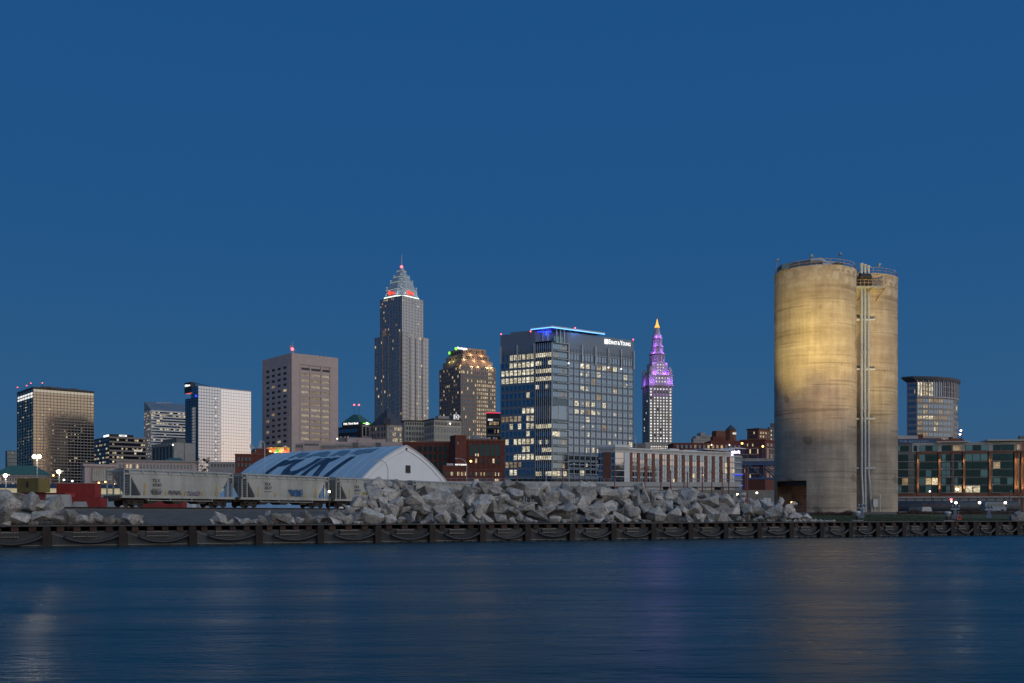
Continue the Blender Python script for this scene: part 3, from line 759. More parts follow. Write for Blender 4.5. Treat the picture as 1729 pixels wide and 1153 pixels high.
mb = MB(); zp = wz(484, dP) - SZ; xl = wx(1443, dP) - hb_.x; xr = wx(1493, dP) - hb_.x; y0 = dP - hb_.y - .7
mb.box(xl, xr, y0, y0 + 3.2, zp - .35, zp); mb.build('platform', 'concrete_grey', siloB)
mb = MB()
for zz in (.55, 1.1):
    mb.tube([(xl, y0, zp + zz), (xr, y0, zp + zz), (xr, y0 + 3, zp + zz)], .035, 5)
for k in range(8): x = xl + (xr - xl) * k / 7; mb.tube([(x, y0, zp), (x, y0, zp + 1.12)], .035, 5)
mb.build('platform_rail', 'rail_tan', siloB)
mb = MB(); mb.tube([(xl + 3.0, y0, zp - .3), (xl - .3, y0 + 3.4, zp - 3.4)], .08, 6); mb.tube([(xr - .1, y0, zp - .3), (xr - 1.6, y0 + 2.6, zp - 3.2)], .08, 6)
mb.build('strut', 'rust_orange', siloB)
for py in (539, 623, 706.5, 790):
    mb = MB(); z_ = wz(py, dP) - SZ; mb.box(wx(1443, dP) - hb_.x, wx(1479, dP) - hb_.x, dP - hb_.y + .3, dP - hb_.y + .55, z_ - .16, z_ + .16); mb.build('bracket', 'metal_pale', siloB)
    mb = MB(); x_ = wx(1477, dP) - hb_.x; mb.tube([(x_, dP - hb_.y + .4, z_), (x_ - .3, dP - hb_.y + 2.2, z_)], .1, 6); x_ = wx(1446, dP) - hb_.x; mb.tube([(x_, dP - hb_.y + .4, z_), (x_, dP - hb_.y + 4.6, z_)], .1, 6); mb.build('bracket_arm', 'metal_grey', siloB)
mb = MB(); x = wx(1478, dP) - hb_.x; y = dP - hb_.y + .2
mb.box(x - .4, x + .4, y - .3, y + .3, .9, 2.3); mb.box(x - .08, x + .08, y - .1, y + .1, 0, .9); mb.tube([(x + .9, y, -.1), (x + .9, y, 2.9)], .12, 6); mb.tube([(x + .9, y, 2.4), (x + .9, y, 3.1)], .2, 6)
mb.build('meter_box', 'metal_pale', siloB)
mb = MB(); mb.prism([(8.2 * math.cos(2 * math.pi * k / 32), 8.2 * math.sin(2 * math.pi * k / 32)) for k in range(32)], -1.5, -.02); mb.build('plinth', 'concrete_dark', siloB)
mb = MB(); mb.prism([(7.6 * math.cos(2 * math.pi * k / 32), 7.6 * math.sin(2 * math.pi * k / 32)) for k in range(32)], -1.5, -.04); mb.build('plinth', 'concrete_dark', siloA)

# ------------------------------------------------------------------ the floodlights on the grass, aimed up at the silos
def floodlight(px, pyb, d, label, lit=False, flip=False):
    p = Vector((wx(px, d), d)); z = gz(p)
    r = thing('floodlight_stand', label, 'floodlight', (p.x, p.y, z), math.atan2(-p.x, p.y), 'floodlight stands on the grass')
    zt = wz(pyb, d) - z
    mb = MB(); mb.box(-.36, .36, -.36, .36, -.1, zt * .45); mb.box(-.22, .22, -.22, .22, zt * .45, zt); mb.build('pedestal', 'metal_grey', r)
    mb = MB(); mb.box(-.62, .62, -.09, .09, zt, zt + .14); mb.build('crossbar', 'metal_pale', r)
    for k in (-1, 0, 1):
        hd = MB(); hd.lathe([(.07, 0), (.12, .08), (.19, .2), (.22, .38), (.20, .40)], 12); h = hd.build('lamp_head', 'metal_grey', r, (k * .42, 0, zt + .18), (-.35, 0, 0), smooth=False)
        mb = MB(); mb.lathe([(.17, .401), (.15, .41)], 12); mb.build('lens', 'lamp_globe' if lit else 'glass_curtain', h)
    return r, z + zt
fa, za = floodlight(1455, 858.5, 141, 'triple floodlight on a pedestal in front of the silo pipes')
fb, zb = floodlight(1613, 860, 143, 'triple floodlight with glowing yellow heads by the red life ring', True)
fc, zc_ = floodlight(1670, 861, 150, 'unlit triple floodlight on a pedestal near the right edge of the grass')
YL = (1.0, .77, .20); TN = (1.0, .70, .36)
def aim(root, world): return tuple(root.matrix_basis.inverted() @ Vector(world))
def flood(root, z, tx, tz, ty, w, size, blend=.7, col=None):
    lamp(root, (0, .3, z - root.location.z + .7), col or YL, w, .25, 'SPOT', 'flood_beam', aim(root, (tx, ty, tz)), size, blend)
flood(fa, za, SA.x + 1.8, 35.5, SA.y - SR + 1, 66000, 24, 1.0, (1, .77, .17)); flood(fa, za, SA.x + .5, 39.0, SA.y - SR, 58000, 62, 1.0, TN)
flood(fb, zb, SB.x + 4.0, 35.0, SB.y - SR + 1, 62000, 44, 1.0, (1, .74, .28))
fd, zd = floodlight(1255, 858, 150, 'triple floodlight hidden behind the right end of the boulder heap')
flood(fd, zd, SA.x - 6.0, 34.0, SA.y - 3, 62000, 27, 1.0, (1, .77, .18))

# mooring bollards, life ring
for px, d, lab_ in ((1447, 122.5, 'white mushroom-headed mooring bollard below the silo pipes'), (1600, 126.5, 'white mushroom-headed mooring bollard left of the red life ring')):
    p = Vector((wx(px, d), d)); z = gz(p); r = thing('mooring_bollard', lab_, 'bollard', (p.x, p.y, z), 0, 'bollards on the quay edge')
    mb = MB(); mb.box(-.65, .65, -.4, .4, -.1, .16); mb.build('base', 'concrete_grey', r)
    mb = MB(); mb.lathe([(.24, .16), (.15, .35), (.14, .5), (.2, .62)], 14); mb.build('neck', 'black_panel', r, smooth=True)
    mb = MB(); mb.lathe([(.2, .62), (.26, .8), (.42, 1.02), (.44, 1.14), (.36, 1.24), (.15, 1.29)], 16); mb.build('head', 'metal_pale', r, smooth=True)
p = Vector((wx(1619, 132), 132.0)); z = gz(p)
emat('ring_red', (1, .05, .03), .02, (.55, .05, .03))
r = thing('life_ring', 'red life ring hanging on a thin post on the grass', 'life ring', (p.x, p.y, z))
mb = MB(); mb.tube([(0, .12, -.1), (0, .12, 1.25)], .045, 6); mb.build('post', 'metal_grey', r)
mb = MB(); c_ = wz(874.5, 132) - z; mb.tube([(.30 * math.cos(k * math.pi / 10), 0, max(.4, c_) + .30 * math.sin(k * math.pi / 10)) for k in range(21)], .085, 8, caps=False); mb.build('ring', 'ring_red', r, smooth=True)

# ================================================================== railway and hopper cars
TV = Vector(((1980 - CX) / F, 1.0)).normalized(); T0 = Vector((wx(185, 110.0), 110.0)); TA = math.atan2(TV.y, TV.x); PITCH = 16.7
mat('ballast', (.10, .095, .09), .95, var=.4, scale=2.5, bump=.6, bscale=8)
tb = T0 - TV * 60
mb = MB(); mb.hexa([(-60, -2.6, -1), (420, -2.6, -1), (420, 2.6, -1), (-60, 2.6, -1), (-60, -1.7, .12), (420, -1.7, .12), (420, 1.7, .12), (-60, 1.7, .12)])
track = structure(mb.build('railway_track', 'ballast', None, (T0.x, T0.y, G), TA))
for y in (-.75, .75):
    mb = MB(); mb.box(-60, 420, y - .07, y + .07, .12, .30); mb.build('rail', 'post_rust', track)
mat('car_grey', (.40, .405, .375), .6, var=.10, scale=.7, dirt=.55)
mat('car_dark', (.11, .10, .085), .8, var=.3, scale=1.5)
mat('wheel_rust', (.040, .030, .027), .75, var=.4, scale=3)
mat('letter_black', (.05, .05, .055), .7)
mat('reflector_yellow', (.55, .30, .03), .5)
mat('graffiti_blue', (.04, .14, .30), .6); mat('graffiti_grey', (.17, .16, .16), .7); mat('graffiti_violet', (.28, .25, .31), .7); mat('graffiti_yellow', (.45, .38, .04), .6)
def hopper_car():
    r = link('hopper_car', None)
    mb = MB(); n = 24
    sec = [(-1.50, 1.18), (-1.56, 1.75), (-1.58, 2.6), (-1.56, 3.5), (-1.50, 3.95), (-1.18, 4.22), (-.5, 4.36), (.5, 4.36), (1.18, 4.22), (1.50, 3.95), (1.56, 3.5), (1.58, 2.6), (1.56, 1.75), (1.50, 1.18)]
    def half(z): return 5.35 if z <= 1.2 else min(7.05, 5.35 + (z - 1.2) * (1.7 / 2.6))
    xs = [-1, -.93, -.66, -.33, 0, .33, .66, .93, 1]
    i0 = 0
    for a in xs:
        for y, z in sec: mb.v.append((a * half(z), y, z))
    k = len(sec)
    for i in range(len(xs) - 1):
        for j in range(k):
            w = (j + 1) % k; mb.f.append((i * k + j, i * k + w, (i + 1) * k + w, (i + 1) * k + j)); mb.m.append(0)
    mb.f.append(tuple(range(k))); mb.m.append(0); mb.f.append(tuple(reversed(range((len(xs) - 1) * k, len(xs) * k)))); mb.m.append(0)
    for f in range(len(mb.f)): mb.f[f] = tuple(reversed(mb.f[f]))
    mb.build('body', 'car_grey', r)
    for y in (-1, 1):
        mb = MB(); mb.box(-7.6, 7.6, min(y * 1.50, y * 1.62), max(y * 1.50, y * 1.62), 4.12, 4.26)
        for q in range(9): x = -7.0 + 14.0 * q / 8; mb.box(x - .06, x + .06, min(y * 1.48, y * 1.66), max(y * 1.48, y * 1.66), 3.75, 4.12)
        mb.box(-6.9, 6.9, min(y * 1.46, y * 1.60), max(y * 1.46, y * 1.60), 3.72, 3.80)
        mb.build('top_chord', 'car_grey', r)
        mb = MB(); mb.box(-7.9, 7.9, min(y * 1.42, y * 1.62), max(y * 1.42, y * 1.62), 1.02, 1.30); mb.box(-4.6, 4.6, min(y * 1.50, y * 1.56), max(y * 1.50, y * 1.56), .74, .80)
        for q in range(4): x = -4.5 + 3 * q; mb.box(x - .04, x + .04, min(y * 1.50, y * 1.56), max(y * 1.50, y * 1.56), .78, 1.05)
        mb.build('side_sill', 'car_grey', r)
    for e in (-1, 1):
        mb = MB()
        for y in (-1.52, 1.52):
            for x in (7.55, 6.75): mb.box(min(e * x, e * (x + .14)), max(e * x, e * (x + .14)), y - .07, y + .07, 1.28, 4.14)
            mb.box(min(e * 6.75, e * 7.69), max(e * 6.75, e * 7.69), y - .07, y + .07, 3.62, 3.80)
            mb.box(min(e * 5.2, e * 5.55), max(e * 5.2, e * 5.55), y - .09, y + .09, 1.28, 2.1)
        mb.box(min(e * 7.55, e * 7.69), max(e * 7.55, e * 7.69), -1.5, 1.5, 3.95, 4.1)
        mb.build('end_frame', 'car_grey', r)
        mb = MB()
        for q in range(9):
            z = 1.5 + .3 * q
            for y in (-1.53, 1.53): mb.tube([(e * 6.8, y, z), (e * 7.62, y, z)], .025, 5)
            mb.tube([(e * 7.66, -1.5, z), (e * 7.66, -.9, z)], .025, 5)
        mb.box(min(e * 7.62, e * 7.68), max(e * 7.62, e * 7.68), -.93, -.87, 1.2, 4.0)
        mb.build('ladder', 'metal_grey', r)
        mb = MB(); mb.box(min(e * 5.3, e * 7.9), max(e * 5.3, e * 7.9), -1.42, 1.42, 1.05, 1.22); mb.box(min(e * 7.9, e * 8.1), max(e * 7.9, e * 8.1), -1.5, 1.5, .95, 1.30)
        mb.box(min(e * 5.0, e * 8.0), max(e * 5.0, e * 8.0), -.4, .4, .75, 1.05); mb.build('end_platform', 'car_dark', r)
        mb = MB(); mb.box(min(e * 7.9, e * 8.34), max(e * 7.9, e * 8.34), -.14, .14, .70, .98); mb.box(min(e * 8.1, e * 8.36), max(e * 8.1, e * 8.36), -.24, .24, .62, 1.04); mb.build('coupler', 'wheel_rust', r)
        bo = MB()
        for y in (-1.02, 1.02):
            bo.box(e * 5.9 - 1.15, e * 5.9 + 1.15, y - .10, y + .10, .62, .80); bo.box(e * 5.9 - .35, e * 5.9 + .35, y - .12, y + .12, .22, .62)
            bo.hexa([(e * 5.9 - .9, y - .08, .42), (e * 5.9 - .3, y - .08, .2), (e * 5.9 - .3, y + .08, .2), (e * 5.9 - .9, y + .08, .42), (e * 5.9 - .9, y - .08, .62), (e * 5.9 - .3, y - .08, .4), (e * 5.9 - .3, y + .08, .4), (e * 5.9 - .9, y + .08, .62)])
            bo.hexa([(e * 5.9 + .3, y - .08, .2), (e * 5.9 + .9, y - .08, .42), (e * 5.9 + .9, y + .08, .42), (e * 5.9 + .3, y + .08, .2), (e * 5.9 + .3, y - .08, .4), (e * 5.9 + .9, y - .08, .62), (e * 5.9 + .9, y + .08, .62), (e * 5.9 + .3, y + .08, .4)])
        bo.box(e * 5.9 - .25, e * 5.9 + .25, -1.0, 1.0, .45, .78)
        bg_ = bo.build('bogie', 'wheel_rust', r)
        for x in (-.89, .89):
            for y in (-.76, .76):
                mb = MB(); yy = y; s_ = 1 if y > 0 else -1
                mb.tube([(0, -.07, 0), (0, .07, 0)], .46, 20); mb.tube([(0, s_ * .07, 0), (0, s_ * .2, 0)], .17, 12); mb.build('wheel', 'wheel_rust', bg_, (e * 5.9 + x, yy, .46))
    for x in (-3.5, 0, 3.5):
        mb = MB(); mb.prism([(x - .45, -.8), (x + .45, -.8), (x + .45, .8), (x - .45, .8)], .42, 1.2, top=[(x - 1.55, -1.3), (x + 1.55, -1.3), (x + 1.55, 1.3), (x - 1.55, 1.3)]); mb.build('hopper_chute', 'car_dark', r)
    for x, z0, z1 in ((-5.0, 2.05, 2.7), (-5.05, 1.4, 1.95), (-2.2, 1.4, 1.95), (.5, 1.4, 1.85), (3.0, 1.4, 1.9), (5.0, 1.4, 1.95), (5.05, 2.05, 2.6)):
        mb = MB(); mb.box(x - .06, x + .06, -1.612, -1.56, z0, z1); mb.build('reflector', 'reflector_yellow', r)
    return r
car0 = hopper_car()
CARLAB = [('pale grey covered hopper railcar lettered TILX 30585, leftmost of the train', ('TILX', '30585')), ('pale grey covered hopper railcar with blue graffiti, second from the left', ('TILX', '30577')), ('pale grey covered hopper railcar running behind the boulder heap, third from the left', ('TILX', '30581')),
          ('fourth hopper railcar from the left, its top showing beyond the boulder heap', None), ('fifth hopper railcar from the left, only its roof edge seen over the boulders', None)]
cars = []
for n in range(10):
    c = car0 if n == 0 else copy_tree(car0)
    cars.append(c)
for n, c in enumerate(cars):
    p = T0 + TV * (PITCH * (n + .5)); c.location = (p.x, p.y, G + .30); c.rotation_euler = (0, 0, TA)
    if n < 5: l_, txt = CARLAB[n]
    else: l_, txt = 'distant hopper railcar of the train, nearly hidden behind the boulder heap', None
    tag(c, l_, 'railcar', 'hopper cars of the train')
    if txt:
        for s_, z in ((txt[0], 2.86), (txt[1], 2.36)):
            o = link('lettering', text_mesh(s_, 'letter_black'), c, (-4.0, -1.595, z)); o.scale = (1.25 if s_ != 'TILX' else 1.05, 1, .36)
        o = link('lettering', text_mesh('LD LMT', 'letter_black'), c, (-4.0, -1.60, 2.02)); o.scale = (1.2, 1, .10)
def scribble(parent, x, z, w, h, m, seed, r_=.035, n=46):
    q = random.Random(seed); mb = MB(); pts = []
    for k in range(n):
        f = k / (n - 1); pts.append((x + w * f + .12 * w * math.sin(k * 1.7 + seed), -1.625, z + h * (.5 + .48 * math.sin(k * (1.1 + .13 * (seed % 5)) + q.random()))))
    mb.tube(pts, r_, 5); return mb.build('graffiti', m, parent)
scribble(cars[1], .3, 1.5, 2.2, .95, 'graffiti_blue', 3, .055); scribble(cars[1], .5, 1.75, 1.7, .6, 'graffiti_blue', 8, .05)
scribble(cars[0], -4.1, 1.42, 1.3, .55, 'graffiti_grey', 4); scribble(cars[0], -1.8, 1.45, 1.6, .5, 'graffiti_grey', 7); scribble(cars[0], .8, 1.42, 1.8, .5, 'graffiti_violet', 5, .06)
scribble(cars[2], -2.2, 1.5, .9, .8, 'graffiti_yellow', 6, .07)
# ================================================================== downtown, left to right
# --- 1 bronze glass slab at the far left
B = Building('office_tower', 'broad bronze glass office slab with a pale reflecting top row, leftmost tower', 'tower', 56, 1000, 29.5, 158.5, 40)
t_ = B.v(656); B.core(t_ - .2, 'glass_bronze')
B.add('roof', 'black_panel', lambda m: (m.prism(B.poly(-.4), t_ - .2, t_ + 1.8), m.prism(B.poly(14), t_ + 1.8, t_ + 4.2)))
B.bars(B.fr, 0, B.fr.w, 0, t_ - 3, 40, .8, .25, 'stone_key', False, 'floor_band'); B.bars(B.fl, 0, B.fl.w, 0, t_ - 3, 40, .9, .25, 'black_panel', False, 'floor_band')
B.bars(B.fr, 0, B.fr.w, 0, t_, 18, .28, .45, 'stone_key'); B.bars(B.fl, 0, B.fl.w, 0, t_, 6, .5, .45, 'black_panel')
B.grid(B.fr, 0, B.fr.w, 0, t_ - 3, 36, 40, .75, .38, ['lit_dim', 'lit_far'], lambda c, r, nc, nr: (1 if RND.random() < .35 else 0) if RND.random() < (.22 if r in (5, 12, 13, 21, 22) and c > 8 else .035) else None)
B.grid(B.fl, 0, B.fl.w, 0, t_ - 6, 12, 38, .7, .35, ['lit_dim', 'lit_far'], lambda c, r, nc, nr: (1 if RND.random() < .3 else 0) if RND.random() < .16 else None)
B.grid(B.fl, 1, B.fl.w - 1, t_ - 9, t_ - 2.5, 5, 1, .86, .9, ['lit_white'], None, .1)
B.add('reflecting_top_row', emat('reflection_glow', (1, .88, .68), .42), lambda m: B.fr.box(m, .5, B.fr.w - .5, t_ - 2.9, t_ - .6, 0, .3))  # bright reflection along the top row, put in as a faint glow
def rooftop(m, B, seed, n, zt, sx=.6, hmax=5):
    q = random.Random(seed); P = B.poly()
    for k in range(n):
        a, b = q.uniform(.08, .8), q.uniform(.05, .6); c = P[0] + (P[1] - P[0]) * a + (P[3] - P[0]) * b
        w, l, h = q.uniform(2, 9) * sx, q.uniform(2, 7) * sx, q.uniform(1, hmax); m.box(c.x, c.x + w, c.y, c.y + l, zt, zt + h)
B.add('rooftop_plant', 'concrete_dark', lambda m: rooftop(m, B, 3, 14, t_ + 1.8, 1.3, 3.0))
for px, py in ((29.6, 654), (45, 651), (52, 647), (71.5, 646.5)):
    p = W(px, py, 1006) - Vector(B.root.location); beacon(B.root, p, .5); B.add('mast', 'metal_dark', lambda m: m.tube([(p.x, p.y, t_), p], .2, 5))
Bx = Building('office_block', 'low dark glass block half hidden left of the bronze slab', 'building', 12, 1150, 9, 40, 45)
t_ = Bx.v(761); Bx.core(t_, 'glass_dark'); Bx.bars(Bx.fr, 0, Bx.fr.w, 0, t_, 16, .8, .2, 'concrete_dark', False, 'floor_band')
Bx.grid(Bx.fr, 0, Bx.fr.w, 0, t_, 14, 16, .7, .4, ['lit_dim'], lambda c, r, nc, nr: 0 if RND.random() < .06 else None)

# --- 2 dark block with roof signs
B = Building('office_block', 'dark brown office block with a white rooftop sign box and name sign', 'building', 184.5, 850, 159, 246, 38)
t_ = B.v(738); B.core(t_, 'black_panel')
for fc_, n in ((B.fr, 16), (B.fl, 9)):
    B.bars(fc_, 0, fc_.w, 0, t_, 17, 1.3, .25, 'stone_key' if fc_ is B.fr else 'black_panel', False, 'floor_band')
    B.grid(fc_, .5, fc_.w - .5, 0, t_, n, 17, .8, .42, ['glass_dark', 'lit_far', 'lit_dim'], rnd_lit(.12, 1, 0, 2, .14))
u0, u1 = B.fr.u(185.5), B.fr.u(226)
B.add('penthouse', 'black_panel', lambda m: B.fr.box(m, u0, u1, t_ - 1, B.v(732.5), -14, -1))
B.text(B.fr, 'AECOM', 201, 214.5, 733.6, 736.8, -.8, 'sign_white', bold=.02)
B.add('sign_box', emat('box_sign', (1, .96, .9), 1.6), lambda m: B.fl.box(m, B.fl.u(174), B.fl.u(183), t_ + .2, B.v(733), -1.2, -.4))
B.grid(B.fr, B.fr.u(226), B.fr.u(240), B.v(762), B.v(756), 6, 1, .7, .5, ['lit_white'], None, .2)

# --- 3 white banded tower with sloped glass roof
B = Building('office_tower', 'white banded office tower with a sloped glass roof behind the mirrored hotel', 'tower', 255, 930, 243.5, 334, 35)
t_ = B.v(693); B.core(t_, 'glass_dark')
nfl = 37
for fc_ in (B.fr, B.fl):
    B.bars(fc_, 0, fc_.w, 0, t_ - .3, nfl, 1.3, .35, 'white_panel', False, 'floor_band')
    B.grid(fc_, 0, fc_.w, 0, t_ - .3, 44 if fc_ is B.fr else 20, nfl, .85, .42, ['lit_far', 'lit_dim'], lambda c, r, nc, nr: (0 if RND.random() < .6 else 1) if noise.noise(Vector((c * .25, r * 3.7, 5))) > (.02 if r in (0, 1, 4, 6, 10) else .28) else None, .1)
P = B.poly(); B.add('sloped_roof', 'panel_slate', lambda m: m.prism(P, t_, 0, topz=[t_ + .6, t_ + .6, B.v(680, 960), B.v(680, 960)]))
B.add('roof_ridge', 'metal_pale', lambda m: m.box(P[3].x + 14, P[2].x - 8, P[3].y - 6, P[3].y - 5, B.v(684, 960), B.v(682.6, 960)))
# --- 4 concrete block with dark vertical bays
B = Building('concrete_block', 'low concrete office block with dark vertical bays below the white banded tower', 'building', 292.5, 700, 258, 330, 46)
t_ = B.v(747); B.core(t_, 'concrete_grey')
B.bars(B.fl, 0, B.fl.w, 0, t_, 6, 1.3, .6, 'concrete_dark', True, 'pier')
B.grid(B.fl, 0, B.fl.w, 0, t_ - 1, 6, 1, .78, .95, ['glass_dark'])
B.bars(B.fr, 0, B.fr.w, 0, t_, 2, .5, .15, 'concrete_dark', True, 'joint', False)
B.add('upper_block', 'concrete_dark', lambda m: m.prism(B.poly(5), t_, B.v(738.6)))
B.add('roof_lamp', 'white_light', lambda m: m.ball(tuple(B.fr.pt(-.6, B.v(751), .6)), .5, n=4))

# --- 5 mirrored hotel
B = Building('glass_hotel', 'mirrored glass hotel tower reflecting the pink afterglow', 'hotel', 334.5, 760, 313.5, 372, 46)
t_ = B.v(652); tl = B.v(671); fr, fl = B.fr, B.fl
P = B.poly(); dl = (B.L - B.C).normalized(); dr = (B.R - B.C).normalized(); ul = fl.u(322.5)
cut = B.L - B.C + (-dl) * ul
B.core(tl, 'glass_blue')
B.add('upper_wall', 'glass_blue', lambda m: m.prism([P[0], P[1], P[1] + (cut - P[0]), cut], tl, t_))
B.add('mirror_wall', 'glass_mirror_soft', lambda m: fr.box(m, 0, fr.w, -.5, t_ + .6, 0, .4))
B.bars(fr, 0, fr.w, 0, t_ + .4, 41, .42, .55, 'metal_grey', False, 'floor_band'); B.bars(fr, 0, fr.w, 0, t_ + .4, 14, .30, .52, 'metal_grey')
B.bars(fl, 0, fl.w, 0, tl, 38, .40, .2, 'metal_dark', False, 'floor_band'); B.bars(fl, 0, fl.w, 0, tl, 7, .35, .25, 'metal_dark')
B.bars(fl, ul, fl.w, tl, t_, 4, .4, .2, 'metal_dark', False, 'floor_band')
B.add('lit_stair_glazing', emat('stair_glow', (.9, .85, .70), .16, (.2, .25, .3)), lambda m: fl.box(m, fl.u(324.5), fl.u(330), 0, B.v(686), 0, .15))
B.grid(fr, fr.u(362.5), fr.u(365.5), 0, B.v(668), 1, 40, .7, .6, ['lit_dim', 'lit_white'], lambda c, r, a, b: 0 if r % 3 else 1, .42)
B.grid(fr, 0, fr.w, 0, t_, 28, 41, .8, .5, ['lit_far'], lambda c, r, a, b: 0 if RND.random() < .006 else None, .42)
# rear slab of the hotel, a little lower and set back
R2 = B.R + dr * ((lambda m: (m * B.R.y - B.R.x) / (dr.x - m * dr.y))((424 - CX) / F)); f2 = Face(B.R - Vector((fr.n.x, fr.n.y)) * .6, R2 - Vector((fr.n.x, fr.n.y)) * .6, B.C)
t2 = wz(657, B.R.y) - G; lv = (B.L - B.C)
B.add('side_wall', 'metal_grey', lambda m: m.prism([f2.P0 - B.C, f2.P1 - B.C, f2.P1 - B.C + lv, f2.P0 - B.C + lv], -.5, t2))
B.add('mirror_wall', 'glass_mirror', lambda m: f2.box(m, .05, f2.w, -.5, t2 + .5, 0, .4))
B.bars(f2, 0, f2.w, 0, t2 + .3, 40, .26, .50, 'metal_pale', False, 'floor_band'); B.bars(f2, 0, f2.w, 0, t2 + .3, 19, .16, .48, 'metal_pale')
B.grid(f2, 0, f2.w, 0, t2, 26, 40, .8, .6, ['lit_far'], lambda c, r, a, b: 0 if RND.random() < .008 else None, .42)
B.add('roof_edge', 'concrete_pink', lambda m: f2.box(m, 0, f2.w, t2 + .5, t2 + 1.0, -2, .5))
a_ = fl.pt(fl.u(313.5), 0, 0)
B.add('sign_fin', 'black_panel', lambda m: fl.box(m, fl.u(312), fl.u(322.8), B.v(661), B.v(642.5), -3.5, .3))
B.text(fl, 'Hilton', 313.2, 321.6, 649.5, 653.4, .45, 'sign_white', bold=.03)
B.add('sign_glow', emat('sign_red_edge', (1, .15, .1), .8), lambda m: fl.box(m, fl.u(314), fl.u(325), B.v(661.8), B.v(661.0), -2, .35))
B.add('roof_frame', 'metal_dark', lambda m: [m.tube([fl.pt(fl.u(322), B.v(643), -2), fr.pt(fr.w * .8, t_ + .6, -2)], .25, 5), m.tube([fl.pt(fl.u(322), B.v(646), -2), fr.pt(fr.w * .5, t_ + .6, -2)], .2, 5)])
beacon(B.root, fl.pt(fl.u(332), B.v(668), .5), .9, 'blue_deep_led')

# --- 6 pinkish concrete justice tower
B = Building('concrete_tower', 'blunt pinkish concrete tower with recessed window bands and a roof mast', 'tower', 492, 800, 442.8, 570.4, 40)
t_ = B.v(595.5); fr, fl = B.fr, B.fl; B.core(t_, 'concrete_pink')
rows = 16; y0, y1 = 615.5, 774
us = [fr.u(x) for x in (506.9, 523.6, 542.5, 557.4)]
for i in range(3):
    B.grid(fr, us[i] + .8, us[i + 1] - .8, B.v(y1), B.v(y0), 1, rows, .96, .40, ['black_panel', 'lit_band'] if 'lit_band' in MATS else ['black_panel', litmat('lit_band', (1, .74, .44), (1, .82, .58), .34, .55, .4).name], lambda c, r, a, b: 0 if r == 0 else 1, -.02, True, t=.08)
mb = MB()
for u in us: fr.box(mb, u - .55, u + .55, 0, t_ - 9, -.3, .8)
fr.box(mb, 0, us[0] - .6, -.4, t_ - .1, -.3, .55); fr.box(mb, us[3] + .6, fr.w, -.4, t_ - .1, -.3, .55); fr.box(mb, us[0] - .6, us[3] + .6, B.v(613.5), t_ - .1, -.3, .55)
for r in range(rows):
    vv = B.v(y0) - (B.v(y0) - B.v(y1)) / rows * (r + 1); h_ = (B.v(y0) - B.v(y1)) / rows
    for i in range(3): fr.box(mb, us[i] + .55, us[i + 1] - .55, vv - h_ * .28, vv + h_ * .28, -.3, .5)
mb.build('facade_frame', 'concrete_pink', B.root)
ul = [fl.u(x) for x in (448.0, 486.5)]
B.grid(fl, ul[0], ul[1], B.v(y1 - 6), B.v(y0 - 2), 4, rows, .58, .42, ['black_panel', 'lit_dim', 'lit_far', 'glass_dark'], lambda c, r, a, b: 0 if r == 0 else (2 if RND.random() < (.4 if r > 12 else .02) else (1 if RND.random() < (.30 if c in (1, 3) else .1) else 0)), .05, True)
mb = MB()
ch = (B.v(y0 - 2) - B.v(y1 - 6)) / rows; cw = (ul[1] - ul[0]) / 4
for c in range(5): x = ul[0] + cw * c; fl.box(mb, x - cw * .2, x + cw * .2, 0, B.v(613), -.2, .45)
for r in range(rows + 1): v_ = B.v(y0 - 2) - ch * r; fl.box(mb, ul[0] - cw * .2, ul[1] + cw * .2, v_ - ch * .28, v_ + ch * .28, -.2, .4)
mb.build('facade_frame', 'concrete_pink', B.root)
for px in (458, 468, 479): B.add('joint', 'concrete_dark', lambda m: fl.box(m, fl.u(px) - .12, fl.u(px) + .12, B.v(612), t_ - .5, -.1, .03))
p0 = W(494, 595, 812) - Vector(B.root.location)
mb = MB()
for dx, dy in ((-1.6, -1.6), (1.6, -1.6), (1.6, 1.6), (-1.6, 1.6)): mb.tube([(p0.x + dx, p0.y + dy, t_), (p0.x, p0.y, B.v(579))], .16, 4)
for f in (.2, .4, .6, .8): h = 1.6 * (1 - f); z = t_ + (B.v(579) - t_) * f; mb.box(p0.x - h, p0.x + h, p0.y - h, p0.y + h, z - .12, z + .12)
mb.tube([(p0.x, p0.y, B.v(579)), (p0.x, p0.y, B.v(572))], .12, 4)
for q in range(6): mb.lathe([(.3, B.v(588) + q * .8), (.9, B.v(588) + q * .8 + .5)], 8, (p0.x + 2.4 * math.cos(q), p0.y + 2 * math.sin(q)))
mb.build('antenna_mast', 'metal_pale', B.root); beacon(B.root, (p0.x, p0.y - 1, B.v(585.5)), 1.2)
mb = MB()
for px, h in ((532, 6), (540, 4), (545, 5), (553, 5)): q = fr.pt(fr.u(px), 0, -3); mb.tube([(q[0], q[1], t_), (q[0], q[1], t_ + h)], .12, 4)
mb.build('whip_antenna', 'metal_grey', B.root)
